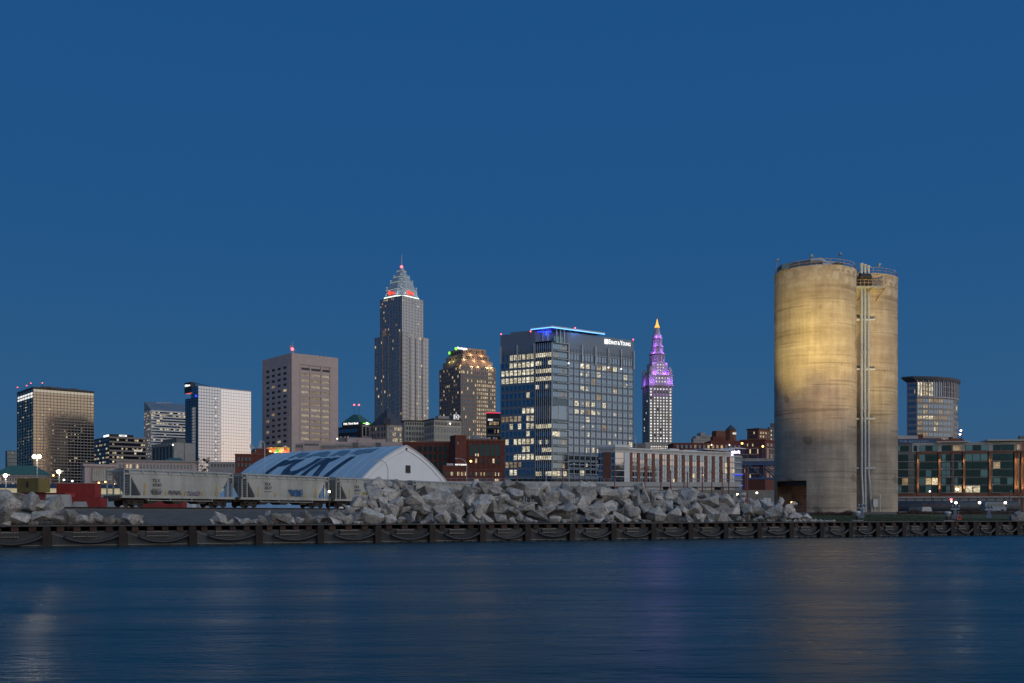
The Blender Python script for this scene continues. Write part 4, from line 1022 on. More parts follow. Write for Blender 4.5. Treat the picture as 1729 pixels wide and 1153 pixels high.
# its stepped low wing
B = Building('concrete_annex', 'long low pinkish concrete annex stepping down behind the white hall roof', 'building', 498, 690, 494, 684, 8)
fr = B.fr
for a, b, yt, o in ((498, 512, 748, 0), (512, 540, 744, 1.2), (540, 571, 748.5, -.5), (571, 586, 737.5, -6), (586, 628, 738, -3), (569, 676, 745.5, 0), (605, 652, 741, -2), (640, 684, 749.5, 1)):
    B.add('wall_block', 'concrete_pink' if a != 571 else 'concrete_dark', lambda m: fr.box(m, fr.u(a), fr.u(b), -.5, wz(yt, fr.d(fr.u(a))) - G, -14, o))
for a, b, yt in ((500, 511, 751), (514, 538, 749), (542, 568, 752), (570, 582, 750.5), (583, 595, 750.5), (607, 620, 751), (622, 634, 752), (642, 680, 753)):
    u0, u1 = fr.u(a), fr.u(b); link('window', plate(u1 - u0, 1.3, 'glass_dark'), B.root, fr.pt(u0, wz(yt + 3.2, fr.d(u0)) - G, 1.28), fr.t)
for a, b in ((596.5, 605), (635, 643)): B.add('stair_shaft', 'concrete_dark', lambda m: fr.box(m, fr.u(a), fr.u(b), -.5, wz(746.5, 692) - G, -5, 1.6))
B.add('roof_lamp', 'white_light', lambda m: m.ball(tuple(fr.pt(fr.u(569.5), wz(740.5, 692) - G, 1)), .45, n=4))

# --- 7 tallest tower with the lit stepped crown
B = Building('skyscraper', 'tallest tower with a lit stepped pyramid crown, red key signs and spire', 'skyscraper', 678.5, 1075, 632.7, 723.6, 50)
fr, fl = B.fr, B.fl; v1 = B.v(563); v2 = B.v(497)
B.core(v1, 'glass_key')
ax = (B.R - B.C).normalized(); ay = (B.L - B.C).normalized(); cw_, cl_ = B.w, B.l
ins = 4.2
def ring(a, b, c, d): return [ax * a + ay * c, ax * b + ay * c, ax * b + ay * d, ax * a + ay * d]
B.add('upper_wall', 'glass_key', lambda m: m.prism(ring(ins, cw_ - ins, ins, cl_ - ins), v1, v2))
UR = Face(B.C + ax * ins + ay * ins, B.C + ax * (cw_ - ins) + ay * ins, B.C); UL = Face(B.C + ax * ins + ay * (cl_ - ins), B.C + ax * ins + ay * ins, B.C)
for fc_, w_, lo, hi, n, nm in ((fr, cw_, 0, v1, 17, 1), (fl, cl_, 0, v1, 17, 0)):
    B.bars(fc_, 0, w_, lo, hi, n, .60, .16, 'stone_key', True, 'pier'); B.bars(fc_, 0, w_, lo, hi, 46, .40, .08, 'stone_key', False, 'floor_band')
    B.grid(fc_, 0, w_, lo, hi, n, 46, .62, .62, ['lit_far', 'lit_dim'], lambda c, r, a, b: (0 if RND.random() < .5 else 1) if RND.random() < ((.16 if r > 20 else .07) if nm else .05) else None, .04)
for fc_, n in ((UR, 14), (UL, 14)):
    B.bars(fc_, 0, fc_.w, v1, v2, n, .60, .16, 'stone_key', True, 'pier'); B.bars(fc_, 0, fc_.w, v1, v2, 13, .40, .08, 'stone_key', False, 'floor_band')
    B.grid(fc_, 0, fc_.w, v1, v2, n, 13, .62, .6, ['lit_far', 'lit_dim'], lambda c, r, a, b: (0 if RND.random() < .4 else 1) if RND.random() < .06 else None, .04)
    fc2 = fr if fc_ is UR else fl
    B.add('corner_bay', 'glass_key', lambda m: fc2.box(m, cw_ * (.0 if fc_ is UR else .78), cw_ * (.2 if fc_ is UR else 1.0), 0, B.v(560), -1, .9))
    B.bars(fc2, cw_ * (.0 if fc_ is UR else .78), cw_ * (.2 if fc_ is UR else 1.0), 0, B.v(560), 4, .5, 1.15, 'stone_key', True, 'pier'); B.bars(fc2, cw_ * (.0 if fc_ is UR else .78), cw_ * (.2 if fc_ is UR else 1.0), 0, B.v(560), 46, .55, 1.05, 'stone_key', False, 'floor_band')
for q in (.30, .52, .76): B.add('wide_pier', 'stone_key', lambda m: [fl.box(m, fl.w * q - .9, fl.w * q + .9, 0, B.v(540 + 40 * q) if q < .6 else v1 - 4, -5, .6), fr.box(m, fr.w * q - .5, fr.w * q + .5, 0, v1 - 2, -.2, .6)])
cc = ax * (cw_ / 2) + ay * (cl_ / 2)
def pym(half, cut=.22):
    pts = []
    for sx, sy in ((-1, -1), (1, -1), (1, 1), (-1, 1)):
        c = cc + ax * (half * sx) + ay * (half * sy); k = half * cut * 2
        a = c - ax * (k * sx); b = c - ay * (k * sy)
        pts += [b, a] if (sx * sy > 0) else [a, b]
    return pts
tiers = [(497, 484, 1.00, .90), (484, 470, .87, .67), (470, 460.5, .655, .48), (460.5, 449, .47, .25), (449, 438, .245, .04)]
H0 = (709 - 648.5) / 2 / F * 1100 / 1.0 * .85
for i, (ya, yb, ha, hb) in enumerate(tiers):
    B.add('crown_tier', mat('crown_steel', (.36, .42, .47), .45, metal=.25), lambda m: m.prism(pym(H0 * ha), B.v(ya), B.v(yb), top=pym(H0 * hb)))
    mb = MB(); pts = pym(H0 * (ha + .012))
    for k in range(8):
        a = pts[k]; b = pts[(k + 1) % 8]; z = B.v(ya) + .9
        mb.tube([(a.x, a.y, z), (b.x, b.y, z)], .55 if i == 0 else .28, 4)
    mb.build('light_strip', 'crown_light' if i == 0 else emat('crown_dim', (.86, 1, .90), .34).name, B.root)
mb = MB()
for ya, yb, s_ in ((483, 478, .9), (470, 466, .66), (460.5, 457, .46), (449, 446, .25)):
    for sx, sy in ((-1, -1), (1, -1), (-1, 1)):
        c = cc + ax * (H0 * s_ * sx * .74) + ay * (H0 * s_ * sy * .74); mb.box(c.x - 1.1, c.x + 1.1, c.y - 1.1, c.y + 1.1, B.v(ya), B.v(yb))
mb.build('corner_lantern', 'crown_steel', B.root, stuff=True)
mb = MB()
for ya, yb, s_ in ((476.5, 475.3, .92), (464.5, 463.3, .68), (455.5, 454.6, .46), (447.5, 446.6, .25)):
    for sx, sy in ((-1, -1), (1, -1), (-1, 1)):
        c = cc + ax * (H0 * s_ * sx * .74) + ay * (H0 * s_ * sy * .74); mb.box(c.x - .7, c.x + .7, c.y - .7, c.y + .7, B.v(ya), B.v(yb))
mb.build('lantern_light', 'crown_dim', B.root, stuff=True)
mb = MB(); mb.tube([(cc.x, cc.y, B.v(441.5)), (cc.x, cc.y, B.v(438)), (cc.x, cc.y, B.v(418))], [.9, .5, .2], 6); mb.build('spire', 'metal_pale', B.root)
beacon(B.root, (cc.x, cc.y - 1, B.v(439.5)), 1.6)
def key_logo(face, u, v, s):
    mb = MB(); o0, o1 = 0, .5
    for (a, b) in (((0, 0), (2.3, 2)), ((2.3, 2), (4.6, 0)), ((4.6, 0), (2.3, -2)), ((2.3, -2), (0, 0))):
        n = 5
        for k in range(n):
            x = a[0] + (b[0] - a[0]) * (k + .5) / n; y = a[1] + (b[1] - a[1]) * (k + .5) / n
            face.box(mb, u + (x - .75) * s, u + (x + .75) * s, v + (y - .55) * s, v + (y + .55) * s, o0, o1)
    face.box(mb, u + 4.4 * s, u + 9.5 * s, v - .6 * s, v + .6 * s, o0, o1)
    face.box(mb, u + 8.4 * s, u + 9.5 * s, v - 2.0 * s, v - .6 * s, o0, o1); face.box(mb, u + 6.6 * s, u + 7.6 * s, v - 1.5 * s, v - .6 * s, o0, o1)
    return mb.build('key_sign', 'red_sign', B.root)
KR = Face(B.C + cc - ax * H0 - ay * (H0 + .4), B.C + cc + ax * H0 - ay * (H0 + .4), B.C); KL = Face(B.C + cc - ax * (H0 + .4) + ay * H0, B.C + cc - ax * (H0 + .4) - ay * H0, B.C)
key_logo(KR, KR.u(688), B.v(489), .95); key_logo(KL, KL.u(656), B.v(489), .95)
for k in range(8): q = pym(H0 * 1.22)[k]; lamp(B.root, (q.x, q.y, B.v(496)), (.86, 1, .92), 2200, 1.0, 'SPOT', 'crown_beam', (cc.x, cc.y, B.v(455)), 75, .8)

# --- 8 office block with green hipped roof
B = Building('office_block', 'dark office block with a green hipped roof and white roof sign', 'building', 607.5, 900, 577.5, 626.5, 56)
t_ = B.v(712.5); fr, fl = B.fr, B.fl; B.core(t_, 'black_panel')
P = B.poly(); cen = (P[0] + P[2]) / 2
B.add('roof', 'copper_green', lambda m: m.prism(B.poly(-.6), t_, B.v(698), top=[cen + (q - cen) * .26 for q in P]))
B.add('lower_wall', 'black_panel', lambda m: m.prism(B.poly(-3.0), -.5, B.v(720)))
f2 = Face(B.fl.P0 + B.fl.n * 3 - B.fl.du * 3, B.fl.P1 + B.fl.n * 3, B.C)
B.grid(f2, 0, f2.w, 20, B.v(721), 14, 9, .7, .5, ['glass_blue', 'lit_dim', 'lit_far'], lambda c, r, a, b: (2 if RND.random() < .5 else 1) if (r > 3 and c > 8 and RND.random() < .4) else (0 if RND.random() < .8 else 1), .05)
f3 = Face(B.fr.P0 + B.fr.n * 3, B.fr.P1 + B.fr.n * 3 + B.fr.du * 3, B.C)
B.bars(f3, 0, f3.w, 20, B.v(719), 4, 1.1, .5, 'concrete_pink', True, 'pier'); B.bars(f3, 0, f3.w, 20, B.v(719), 6, 1.2, .4, 'concrete_pink', False, 'floor_band')
B.grid(f3, 0, f3.w, 20, B.v(719), 4, 6, .7, .8, ['glass_curtain'], None, .05)
u0, u1 = fl.u(580.5), fl.u(606)
B.text(fl, 'Fifth Third Bank', 580.8, 605.8, 714.2, 717.6, .5, 'sign_white', bold=.02)
B.add('sign_logo', 'green_sign', lambda m: fr.box(m, fr.u(613), fr.u(624), B.v(714.6), B.v(713.3), 0, .5)); B.add('sign_logo', 'sign_white', lambda m: fr.box(m, fr.u(617.4), fr.u(620.8), B.v(715.8), B.v(711.8), 0, .8))
for px in (598, 606):
    q = Vector((wx(px, 915) - B.C.x, 915 - B.C.y)); B.add('roof_mast', 'metal_dark', lambda m: m.tube([(q.x, q.y, B.v(699)), (q.x, q.y, B.v(681))], .18, 5)); beacon(B.root, (q.x, q.y, B.v(680.5)), .8)

# --- 9 dark block with hipped roof
B = Building('office_block', 'dark slate office block with a steep hipped roof at the skyscraper foot', 'building', 653.5, 880, 625.5, 682, 48)
t_ = B.v(716); fr, fl = B.fr, B.fl; B.core(t_, 'stone_key'); P = B.poly(); cen = (P[0] + P[2]) / 2
B.add('roof', 'slate_roof', lambda m: m.prism(B.poly(-.5), t_, B.v(688.5), top=[cen + (q - cen) * .06 for q in P]))
B.add('dormer', 'slate_roof', lambda m: m.prism([P[0] + Vector((-3, -1)), P[0] + Vector((3, -1)), P[0] + Vector((3, 8)), P[0] + Vector((-3, 8))], t_, B.v(706)))
B.grid(fr, 2, fr.w - 1, 22, t_ - 1, 8, 11, .66, .55, ['glass_dark', 'lit_far', 'lit_dim'], lambda c, r, a, b: 1 if (c > 2 and RND.random() < .55) else (2 if c > 1 and RND.random() < .5 else 0), .05)
B.grid(fl, 1, fl.w - 2, 22, t_ - 1, 7, 10, .6, .55, ['glass_dark', 'lit_far'], rnd_lit(.05), .05)
B.bars(fl, 0, fl.w, 0, t_, 5, 1.2, .5, 'stone_key', True, 'pier')

# --- 10 the two cream stone blocks
B = Building('stone_hotel', 'pale cream stone block with dark paired windows, left of the taller cream block', 'building', 683, 830, 679, 724, 14)
t_ = B.v(711); fr = B.fr; B.core(t_, 'stone_cream'); B.add('cornice', 'slate_roof', lambda m: m.prism(B.poly(-.8), t_, t_ + 1.0))
B.grid(fr, .5, fr.w - .5, 10, t_ - 3.5, 7, 14, .62, .6, ['glass_dark', 'lit_dim'], rnd_lit(.02), .04)
B.bars(fr, .5, fr.w - .5, 10, t_ - 3.5, 14, .5, .2, 'stone_cream', True, 'pier')
B.grid(fr, .5, fr.w - .5, t_ - 3.4, t_ - .6, 10, 1, .6, .7, ['black_panel'], None, .04)
B = Building('stone_hotel', 'cream stone block with paired windows and a white roof sign board', 'building', 733, 800, 716, 778, 30)
t_ = B.v(708); fr, fl = B.fr, B.fl; B.core(t_, 'stone_cream'); B.add('cornice', 'slate_roof', lambda m: m.prism(B.poly(-.8), t_, t_ + .9))
for fc_, n in ((fr, 9), (fl, 4)):
    B.grid(fc_, .5, fc_.w - .5, 8, t_ - 6, n, 12, .6, .62, ['glass_dark', 'lit_far'], rnd_lit(.03), .04); B.bars(fc_, .5, fc_.w - .5, 8, t_ - 6, n * 2, .5, .2, 'stone_cream', True, 'pier')
    B.grid(fc_, .5, fc_.w - .5, t_ - 5, t_ - 1.2, n * 2, 1, .55, .7, ['black_panel'], None, .04)
    B.add('string_course', 'stone_cream', lambda m: fc_.box(m, -.3, fc_.w + .3, t_ - 5.9, t_ - 5.2, -.2, .5))
B.add('penthouse', 'concrete_grey', lambda m: m.prism(B.poly(7), t_, B.v(700)))
B.add('sign_board', emat('board_white', (.9, .95, 1), .55, (.7, .7, .7)), lambda m: fr.box(m, fr.u(768.5), fr.u(776.5), B.v(706.5), B.v(697.5), -3, -2)); 
u_, v_ = fr.u(772.3), B.v(701.7); B.add('sign_emblem', 'black_panel', lambda m: [m.tube([fr.pt(u_ + 1.2 * math.cos(k * .524), v_ + 1.5 * math.sin(k * .524), -1.8) for k in range(13)], .35, 5)])
B.add('roof_lamp', 'white_light', lambda m: m.ball(fr.pt(fr.u(759), B.v(714), 1.2), .55, n=4))
B = Building('low_block', 'low pale block with two warm wall lights under the cream stone hotels', 'building', 690, 640, 686, 746, 10)
t_ = B.v(745); fr = B.fr; B.core(t_, 'stone_cream')
for px in (699.5, 714): B.add('wall_light', 'lamp_globe', lambda m: m.ball(fr.pt(fr.u(px), B.v(747.5), .5), .28, n=4)); lamp(B.root, fr.pt(fr.u(px), B.v(746.5), 1.0), (1, .85, .45), 260, .2)

# --- 11 stepped granite bank tower
B = Building('office_tower', 'stepped granite bank tower with warm floodlit top and green disc signs', 'tower', 778, 1000, 742.4, 836.7, 33)
fr, fl = B.fr, B.fl; t_ = B.v(617); B.core(t_, 'stone_tan'); ax = (B.R - B.C).normalized(); ay = (B.L - B.C).normalized()
lev = [(0, t_)]
TI = [(617, 605, 2.4, 'stone_tan'), (605, 595, 4.8, 'stone_tan'), (595, 584, 7.2, 'stone_tan')]
for ya, yb, k, m_ in TI: B.add('setback', m_, lambda m: m.prism(B.poly(k), B.v(ya), B.v(yb)))
B.add('corner_setback', 'stone_tan', lambda m: m.prism([ax * -0.1 + ay * 9, ax * 9 + ay * -.1, ax * 12 + ay * 12], B.v(630), B.v(612)))
rows = 36
B.bars(fr, 0, fr.w, 0, t_, 18, .8, .35, 'stone_tan', True, 'pier'); B.bars(fl, 0, fl.w, 0, t_, 12, .9, .35, 'stone_tan', True, 'pier')
B.bars(fr, 0, fr.w, 0, t_, rows, 1.3, .28, 'stone_tan', False, 'floor_band'); B.bars(fl, 0, fl.w, 0, t_, rows, 1.3, .28, 'stone_tan', False, 'floor_band')
B.grid(fr, 0, fr.w, 0, t_, 18, rows, .6, .58, ['glass_dark', 'lit_far', 'lit_dim', 'lit_white'], lambda c, r, a, b: ((1 if RND.random() < .55 else 2) if r > 2 and RND.random() < .95 else 0) if 8 <= c < 14 else (1 if RND.random() < (.10 if c < 8 else .35) else (2 if c >= 14 and RND.random() < .5 else 0)), .05)
B.grid(fl, 0, fl.w, 0, t_, 12, rows, .5, .5, ['glass_dark', 'lit_far', 'lit_dim'], rnd_lit(.15, 1, 0, 2, .08), .05)
def inset_face(b, k, left=False):
    a = (b.R - b.C).normalized(); c = (b.L - b.C).normalized()
    return Face(b.C + a * k + c * (b.l - k), b.C + a * k + c * k, b.C) if left else Face(b.C + a * k + c * k, b.C + a * (b.w - k) + c * k, b.C)
for (ya, yb, k, m_) in TI[1:]:
    f_ = inset_face(B, k); 
    for a, b in ((.12, .42), (.55, .9)): B.grid(f_, f_.w * a, f_.w * b, B.v(ya) + 1, B.v(yb) - 1.6, 7, 1, .5, .9, ['black_panel'], None, .05, name='louvre')
    f_ = inset_face(B, k, True); B.grid(f_, f_.w * .2, f_.w * .85, B.v(ya) + 1.5, B.v(yb) - 2, 4, 1, .5, .8, ['black_panel'], None, .05, name='louvre')
f_ = inset_face(B, 7.2); B.text(f_, 'Huntington', 771.5, 788.5, 585.2, 590.6, .6, 'sign_white', bold=.05)
def disc(face, px, py, r, m):
    c = face.pt(face.u(px), B.v(py), .3); d = face.pt(face.u(px), B.v(py), .8); mb = MB(); mb.tube([c, d], r, 14); mb.build('sign_disc', m, B.root)
disc(f_, 769.5, 587.3, 1.5, 'green_sign'); disc(inset_face(B, 7.2, True), 759.5, 587.0, 1.5, 'green_sign')
for (px, k, yy, c_) in ((783, 3.0, 606, (1, .72, .34)), (800, 3.0, 606, (1, .62, .28)), (816, 3.0, 606, (1, .6, .28)), (775, 1, 618, (1, .62, .2)), (796, .5, 618, (1, .6, .3)), (806, .5, 618, (1, .55, .25)), (822, .5, 618, (1, .7, .34)), (812, 5.5, 596, (1, .5, .2)), (794, 5.5, 596, (1, .6, .25)), (829, .5, 617, (1, .75, .4))):
    f_ = inset_face(B, k); q = f_.pt(f_.u(px), B.v(yy) + .8, 1.6); lamp(B.root, q, c_, 900, .4)
f_ = inset_face(B, 3.0, True)
for px in (760, 766): q = f_.pt(f_.u(px), B.v(606) + 1, 1.6); lamp(B.root, q, (.9, .9, .35), 500, .4)
# --- 12 small dark block with a red roof line
B = Building('office_block', 'small dark office block with a red lit roof edge beside the glass tower', 'building', 822.5, 660, 821, 848, 12)
t_ = B.v(697.5); fr = B.fr; B.core(t_, 'black_panel'); B.add('red_roof_edge', emat('roof_red', (1, .04, .10), 1.1), lambda m: fr.box(m, 0, fr.w, t_, t_ + .55, -6, .3))
B.grid(fr, .3, fr.w, 4, t_ - 4, 9, 11, .9, .42, ['glass_blue', 'lit_far', 'lit_dim'], rnd_lit(.14, 1, 0, 2, .35), .05); B.bars(fr, 0, fr.w, 4, t_ - 4, 11, 1.3, .3, 'concrete_dark', False, 'floor_band')
B.add('roof_sign', 'lit_white', lambda m: fr.box(m, fr.u(824), fr.u(832), B.v(710), B.v(707), 0, .3))

# --- 13 brick warehouses
def brick_windows(B, fc_, px0, px1, ya, yb, n, rows, mats, pick, fw=.62, fh=.66):
    u0, u1 = fc_.u(px0), fc_.u(px1); B.grid(fc_, u0, u1, B.v(yb), B.v(ya), n, rows, fw, fh, mats, pick, .03, True, frame=.12, fm='metal_dark')
B = Building('brick_warehouse', 'dark red brick warehouse wing with tall windows behind the white hall gable', 'warehouse', 680, 460, 676, 764, -4)
t_ = B.v(748); fr = B.fr; B.core(t_, 'brick_red'); B.add('parapet', 'brick_brown', lambda m: m.prism(B.poly(-.25), t_, t_ + .7))
brick_windows(B, fr, 705, 757, 752, 802, 6, 4, ['glass_teal', 'lit_home'], rnd_lit(.0), .62, .66)
B.bars(fr, fr.u(705), fr.u(757), -.5, t_, 6, .7, .3, 'brick_red', True, 'pier')
B = Building('brick_tower', 'windowless red brick stair tower standing proud of the brick warehouses', 'tower', 769, 445, 760, 787, 20)
t_ = B.v(736); B.core(t_, 'brick_red'); B.add('cap', 'brick_brown', lambda m: m.prism(B.poly(-.2), t_, t_ + .5)); B.add('joint', 'brick_brown', lambda m: B.fr.box(m, B.fr.w * .45, B.fr.w * .47, 0, t_ - .5, -.1, .12))
B.add('window', 'glass_dark', lambda m: B.fr.box(m, B.fr.w * .18, B.fr.w * .3, B.v(750), B.v(745.5), -.1, .05))
B = Building('brick_warehouse', 'dark red brick warehouse with wide window bays left of the glass tower', 'warehouse', 787, 450, 785, 852, 5)
t_ = B.v(744); fr = B.fr; B.core(t_, 'brick_red'); B.add('parapet', 'brick_brown', lambda m: m.prism(B.poly(-.25), t_, t_ + .7))
brick_windows(B, fr, 792, 845, 750, 770, 6, 1, ['glass_teal', 'lit_home'], lambda c, r, a, b: 0, .7, .96); brick_windows(B, fr, 792, 845, 772, 784, 7, 1, ['glass_teal', 'lit_home'], lambda c, r, a, b: 1 if c in (1, 5) else 0, .5, .6)
B.grid(fr, fr.u(792), fr.u(845), B.v(771), B.v(765), 12, 1, .5, .7, ['lit_home'], lambda c, r, a, b: 0 if c in (2, 3) else None, .12, True)
B.bars(fr, fr.u(792), fr.u(845), -.5, t_, 6, .8, .3, 'brick_red', True, 'pier')
B.add('rooftop_plant', 'metal_grey', lambda m: rooftop(m, B, 9, 10, t_ + .7, .5, 2.2))
B = Building('brick_office', 'low red brick office with lit tall windows and the white roof lettering', 'building', 748, 395, 745, 848, 2)
t_ = B.v(787.5); fr = B.fr; mb = MB(); fr.box(mb, 0, fr.u(790), -.5, t_, -12, 0); fr.box(mb, fr.u(790), fr.w, -.5, B.v(793.5), -12, .4); mb.build('wall', 'brick_red', B.root)
B.add('parapet', 'brick_brown', lambda m: [fr.box(m, -.1, fr.u(790), t_, t_ + .4, -12, .15), fr.box(m, fr.u(790), fr.w, B.v(793.5), B.v(793.5) + .4, -12, .5)])
B.grid(fr, fr.u(750), fr.u(789), B.v(803.5), B.v(796), 18, 1, .55, .85, ['glass_dark', 'lit_home'], lambda c, r, a, b: 1 if c in (5, 6, 10, 11, 13, 14, 16, 17) else 0, .04, True)
B.grid(fr, fr.u(792), fr.u(846), B.v(803.5), B.v(797), 20, 1, .55, .85, ['glass_dark', 'lit_home'], lambda c, r, a, b: 1 if c in (4, 7, 9, 16, 18) else 0, .44, True)
B.grid(fr, fr.u(792), fr.u(846), B.v(813), B.v(808), 20, 1, .6, .7, ['glass_dark', 'lit_home'], lambda c, r, a, b: 1 if c in (4, 5, 16, 17, 18) else 0, .44, True)
B.text(fr, 'PORT OF CLEVELAND', 768.6, 788.6, 783.2, 785.8, .2, 'sign_white', bold=.04)
B.add('sign_board', 'metal_pale', lambda m: fr.box(m, fr.u(754), fr.u(765), t_ + .4, B.v(782), -2, -1.6))
B.add('sign_frame', 'metal_dark', lambda m: fr.box(m, fr.u(768), fr.u(789), t_ + .38, t_ + .55, -.1, .2))

# --- 14 the glass office tower with the lettered parapet
B = Building('glass_office_tower', 'big glass office tower lettered ERNST & YOUNG with a blue lit roof canopy', 'tower', 932, 550, 845, 1070, 34.4, 60.9)
fr, fl = B.fr, B.fl; vt = B.v(557.2)                                   # parapet height
ua, ub = fl.u(904), fr.u(958)
dl, dr = fl.du, fr.du; P = B.poly()
pa = Vector((fl.pt(ua, 0)[0], fl.pt(ua, 0)[1])); pb = Vector((fr.pt(ub, 0)[0], fr.pt(ub, 0)[1]))
vg = B.v(578)                                                           # top of the corner glass
B.add('wall', 'panel_slate', lambda m: m.prism([pa, pb, P[1], P[2], P[3]], -.5, vt))
B.add('corner_core', 'glass_dark', lambda m: m.prism([pa, Vector((0, 0)), pb], -.5, B.v(707)))
B.add('corner_core', 'glass_dark', lambda m: m.prism([pa, Vector((0, 0)), pb], B.v(684), vg))
# terrace cut into the corner
ctr = (pa + pb) / 2
B.add('terrace_back', 'glass_grey', lambda m: m.prism([pa * .95 + ctr * .05, pa * .35 + pb * .05 , pb * .5, pb * .95 + ctr * .05], B.v(707), B.v(684)))
mb = MB()
for p in (pa * .02 + Vector((0, .4)), pa * .98, pb * .45, pb * .97): mb.tube([(p.x, p.y + .5, B.v(707)), (p.x, p.y + .5, B.v(684))], .45, 10)
mb.build('terrace_column', 'metal_pale', B.root)
v0g = B.v(812); FH = (B.v(592) - B.v(803)) / 16                        # storey height
row_top = B.v(592)
# left wall: punched windows
def left_pick(c, r, a, b):
    if r == 0: return 1 if c > 1 and RND.random() < .75 else 0
    if r in (1,): return 1 if c > 1 else 0
    if r in (2, 3): return 1 if c not in (0,) or RND.random() < .5 else 0
    lit = {5: (6,), 7: (5, 6, 7), 8: (6, 7), 9: (2, 4, 6, 7), 10: (6,), 11: (0, 1, 3, 4, 5, 6, 7), 12: (5, 6), 13: (3, 4, 5, 6, 7), 15: (2, 3)}
    if c in lit.get(r, ()): return 1
    if r in (8, 14) and c < 5: return 2
    return 0
B.grid(fl, fl.u(846), ua - .6, row_top - FH * 16, row_top, 8, 16, .74, .70, ['glass_blue', 'lit_office', 'lit_dim'], left_pick, .03, True, frame=.16, fm='metal_grey', t=.05)
B.bars(fl, fl.u(846), ua - .6, 6, row_top, 16, .22, .32, 'metal_grey', False, 'floor_band')
for q in (0, .5, 1): B.add('light_fin', 'metal_pale', lambda m: fl.box(m, fl.u(846) + (ua - .6 - fl.u(846)) * q - .25, fl.u(846) + (ua - .6 - fl.u(846)) * q + .25, row_top - FH * 1.2, row_top + FH * 1.1, -.1, .8))
B.bars(fl, fl.u(846), ua - .6, row_top - FH * .9, row_top + FH * .45, 18, .16, .3, 'metal_grey', True, 'louvre_fin')
# right wall
def right_pick(c, r, a, b):
    h = noise.noise(Vector((c * .9, r * .9, 2.0)))
    L_ = {1: (2, 3, 6, 8), 2: (2, 3, 5), 4: (2, 3), 3: (2, 10), 7: (1, 2, 4, 5, 8), 8: (3,), 10: (3, 8), 11: (3,), 14: (5, 9), 15: (2, 9, 10), 17: (2,), 6: (1, 4), 9: (2, 9)}
    if c in L_.get(r, ()): LITR.append((c, r))
    return 2 if h > .42 else 0
LITR = []
u0, u1 = ub + .5, fr.w - .4
B.grid(fr, u0, u1, row_top - FH * 16, row_top, 12, 16, .74, .72, ['glass_grey', 'lit_office', 'lit_dim'], right_pick, .03, True, frame=.16, fm='metal_grey', t=.05)
B.bars(fr, u0, u1, 6, row_top, 16, .55, .3, 'metal_grey', False, 'floor_band'); B.bars(fr, u0, u1, 6, row_top, 12, .30, .45, 'metal_grey'); B.bars(fr, u0, u1, 6, row_top, 24, .10, .14, 'metal_grey')
mb = MB(); cw = (u1 - u0) / 12
for c, r in LITR + [(RND.randrange(12), RND.randrange(16)) for k in range(26)]:
    full = RND.random() < .3
    for q in range(1 if full else RND.choice((1, 2, 2, 3))):
        w_ = cw * (.68 if full else RND.uniform(.12, .34)); h_ = FH * (.64 if full else RND.uniform(.15, .55)); x = u0 + cw * (c + .14) + RND.random() * (cw * .72 - w_); y = row_top - FH * (r + .87) + RND.random() * (FH * .7 - h_)
        fr.box(mb, x, x + w_, y, y + h_, .05, .09 + .004 * q)
mb.build('interior_light', 'lit_office', B.root, stuff=True)
for q in range(6):
    x = u0 + (u1 - u0) * q / 5; B.add('light_fin', 'metal_pale', lambda m: fr.box(m, x - .25, x + .25, row_top - FH * 1.3, row_top + FH * 1.2, -.1, .9))
    if q in (0, 1, 3, 4): B.add('fin_light', 'sign_white', lambda m: fr.box(m, x - .3, x + .3, row_top - FH * 1.5, row_top - FH * 1.32, .2, .9))
    B.bars(fr, u0, u1, row_top - FH * .9, row_top + FH * .55, 24, .16, .32, 'metal_grey', True, 'louvre_fin') if q == 0 else None
# corner glazing: storey-high panes, fins on the left, ledges on the right
nr = 17; vb = B.v(806); vh = (vg - vb) / nr
def cl_pick(c, r, a, b):
    if vg - vh * (r + 1) < B.v(684) and vg - vh * r > B.v(707) + .2: return None
    L_ = {1: 1, 2: 1, 3: 1, 4: 1, 5: 2, 7: 2, 10: 1, 11: 2, 12: 2, 13: 2, 14: 1}
    if r in L_: return 1 if RND.random() < (.85 if L_[r] == 1 else .35) else 0
    return 1 if r == 16 and RND.random() < .7 else 0
B.grid(fl, ua + .3, fl.w - .3, vb, vg, 5, nr, .92, .52, ['glass_blue', 'lit_office'], cl_pick, .05, True)
B.bars(fl, ua + .2, fl.w, vb, vg, 8, .14, .5, 'metal_pale', True, 'glass_fin')
def cr_pick(c, r, a, b):
    if vg - vh * (r + 1) < B.v(684) and vg - vh * r > B.v(707) + .2: return None
    if r == 7: return 1
    if r == 11 and c < 3: return 1
    return 1 if r in (16,) and RND.random() < .7 else (2 if RND.random() < .12 else 0)
B.grid(fr, .3, ub - .3, vb, vg, 6, nr, .92, .60, ['glass_grey', 'lit_office', 'lit_dim'], cr_pick, .05, True)
for r in range(nr + 1):
    v_ = vg - vh * r
    if B.v(707) < v_ < B.v(684): continue
    B.add('ledge', 'metal_pale', lambda m: fr.box(m, ub * .28, ub + .9, v_ - .12, v_ + .12, -.1, .9))
B.add('ground_floor_glazing', 'lit_dim', lambda m: [fl.box(m, 1, fl.w - .5, .5, B.v(816), -.1, .15), fr.box(m, .5, fr.w - 2, .5, B.v(818), -.1, .15)])
B.add('podium_band', 'black_panel', lambda m: [fl.box(m, 0, fl.w, B.v(814), B.v(807.5), -.1, .7), fr.box(m, 0, fr.w, B.v(814), B.v(807.5), -.1, .7)])
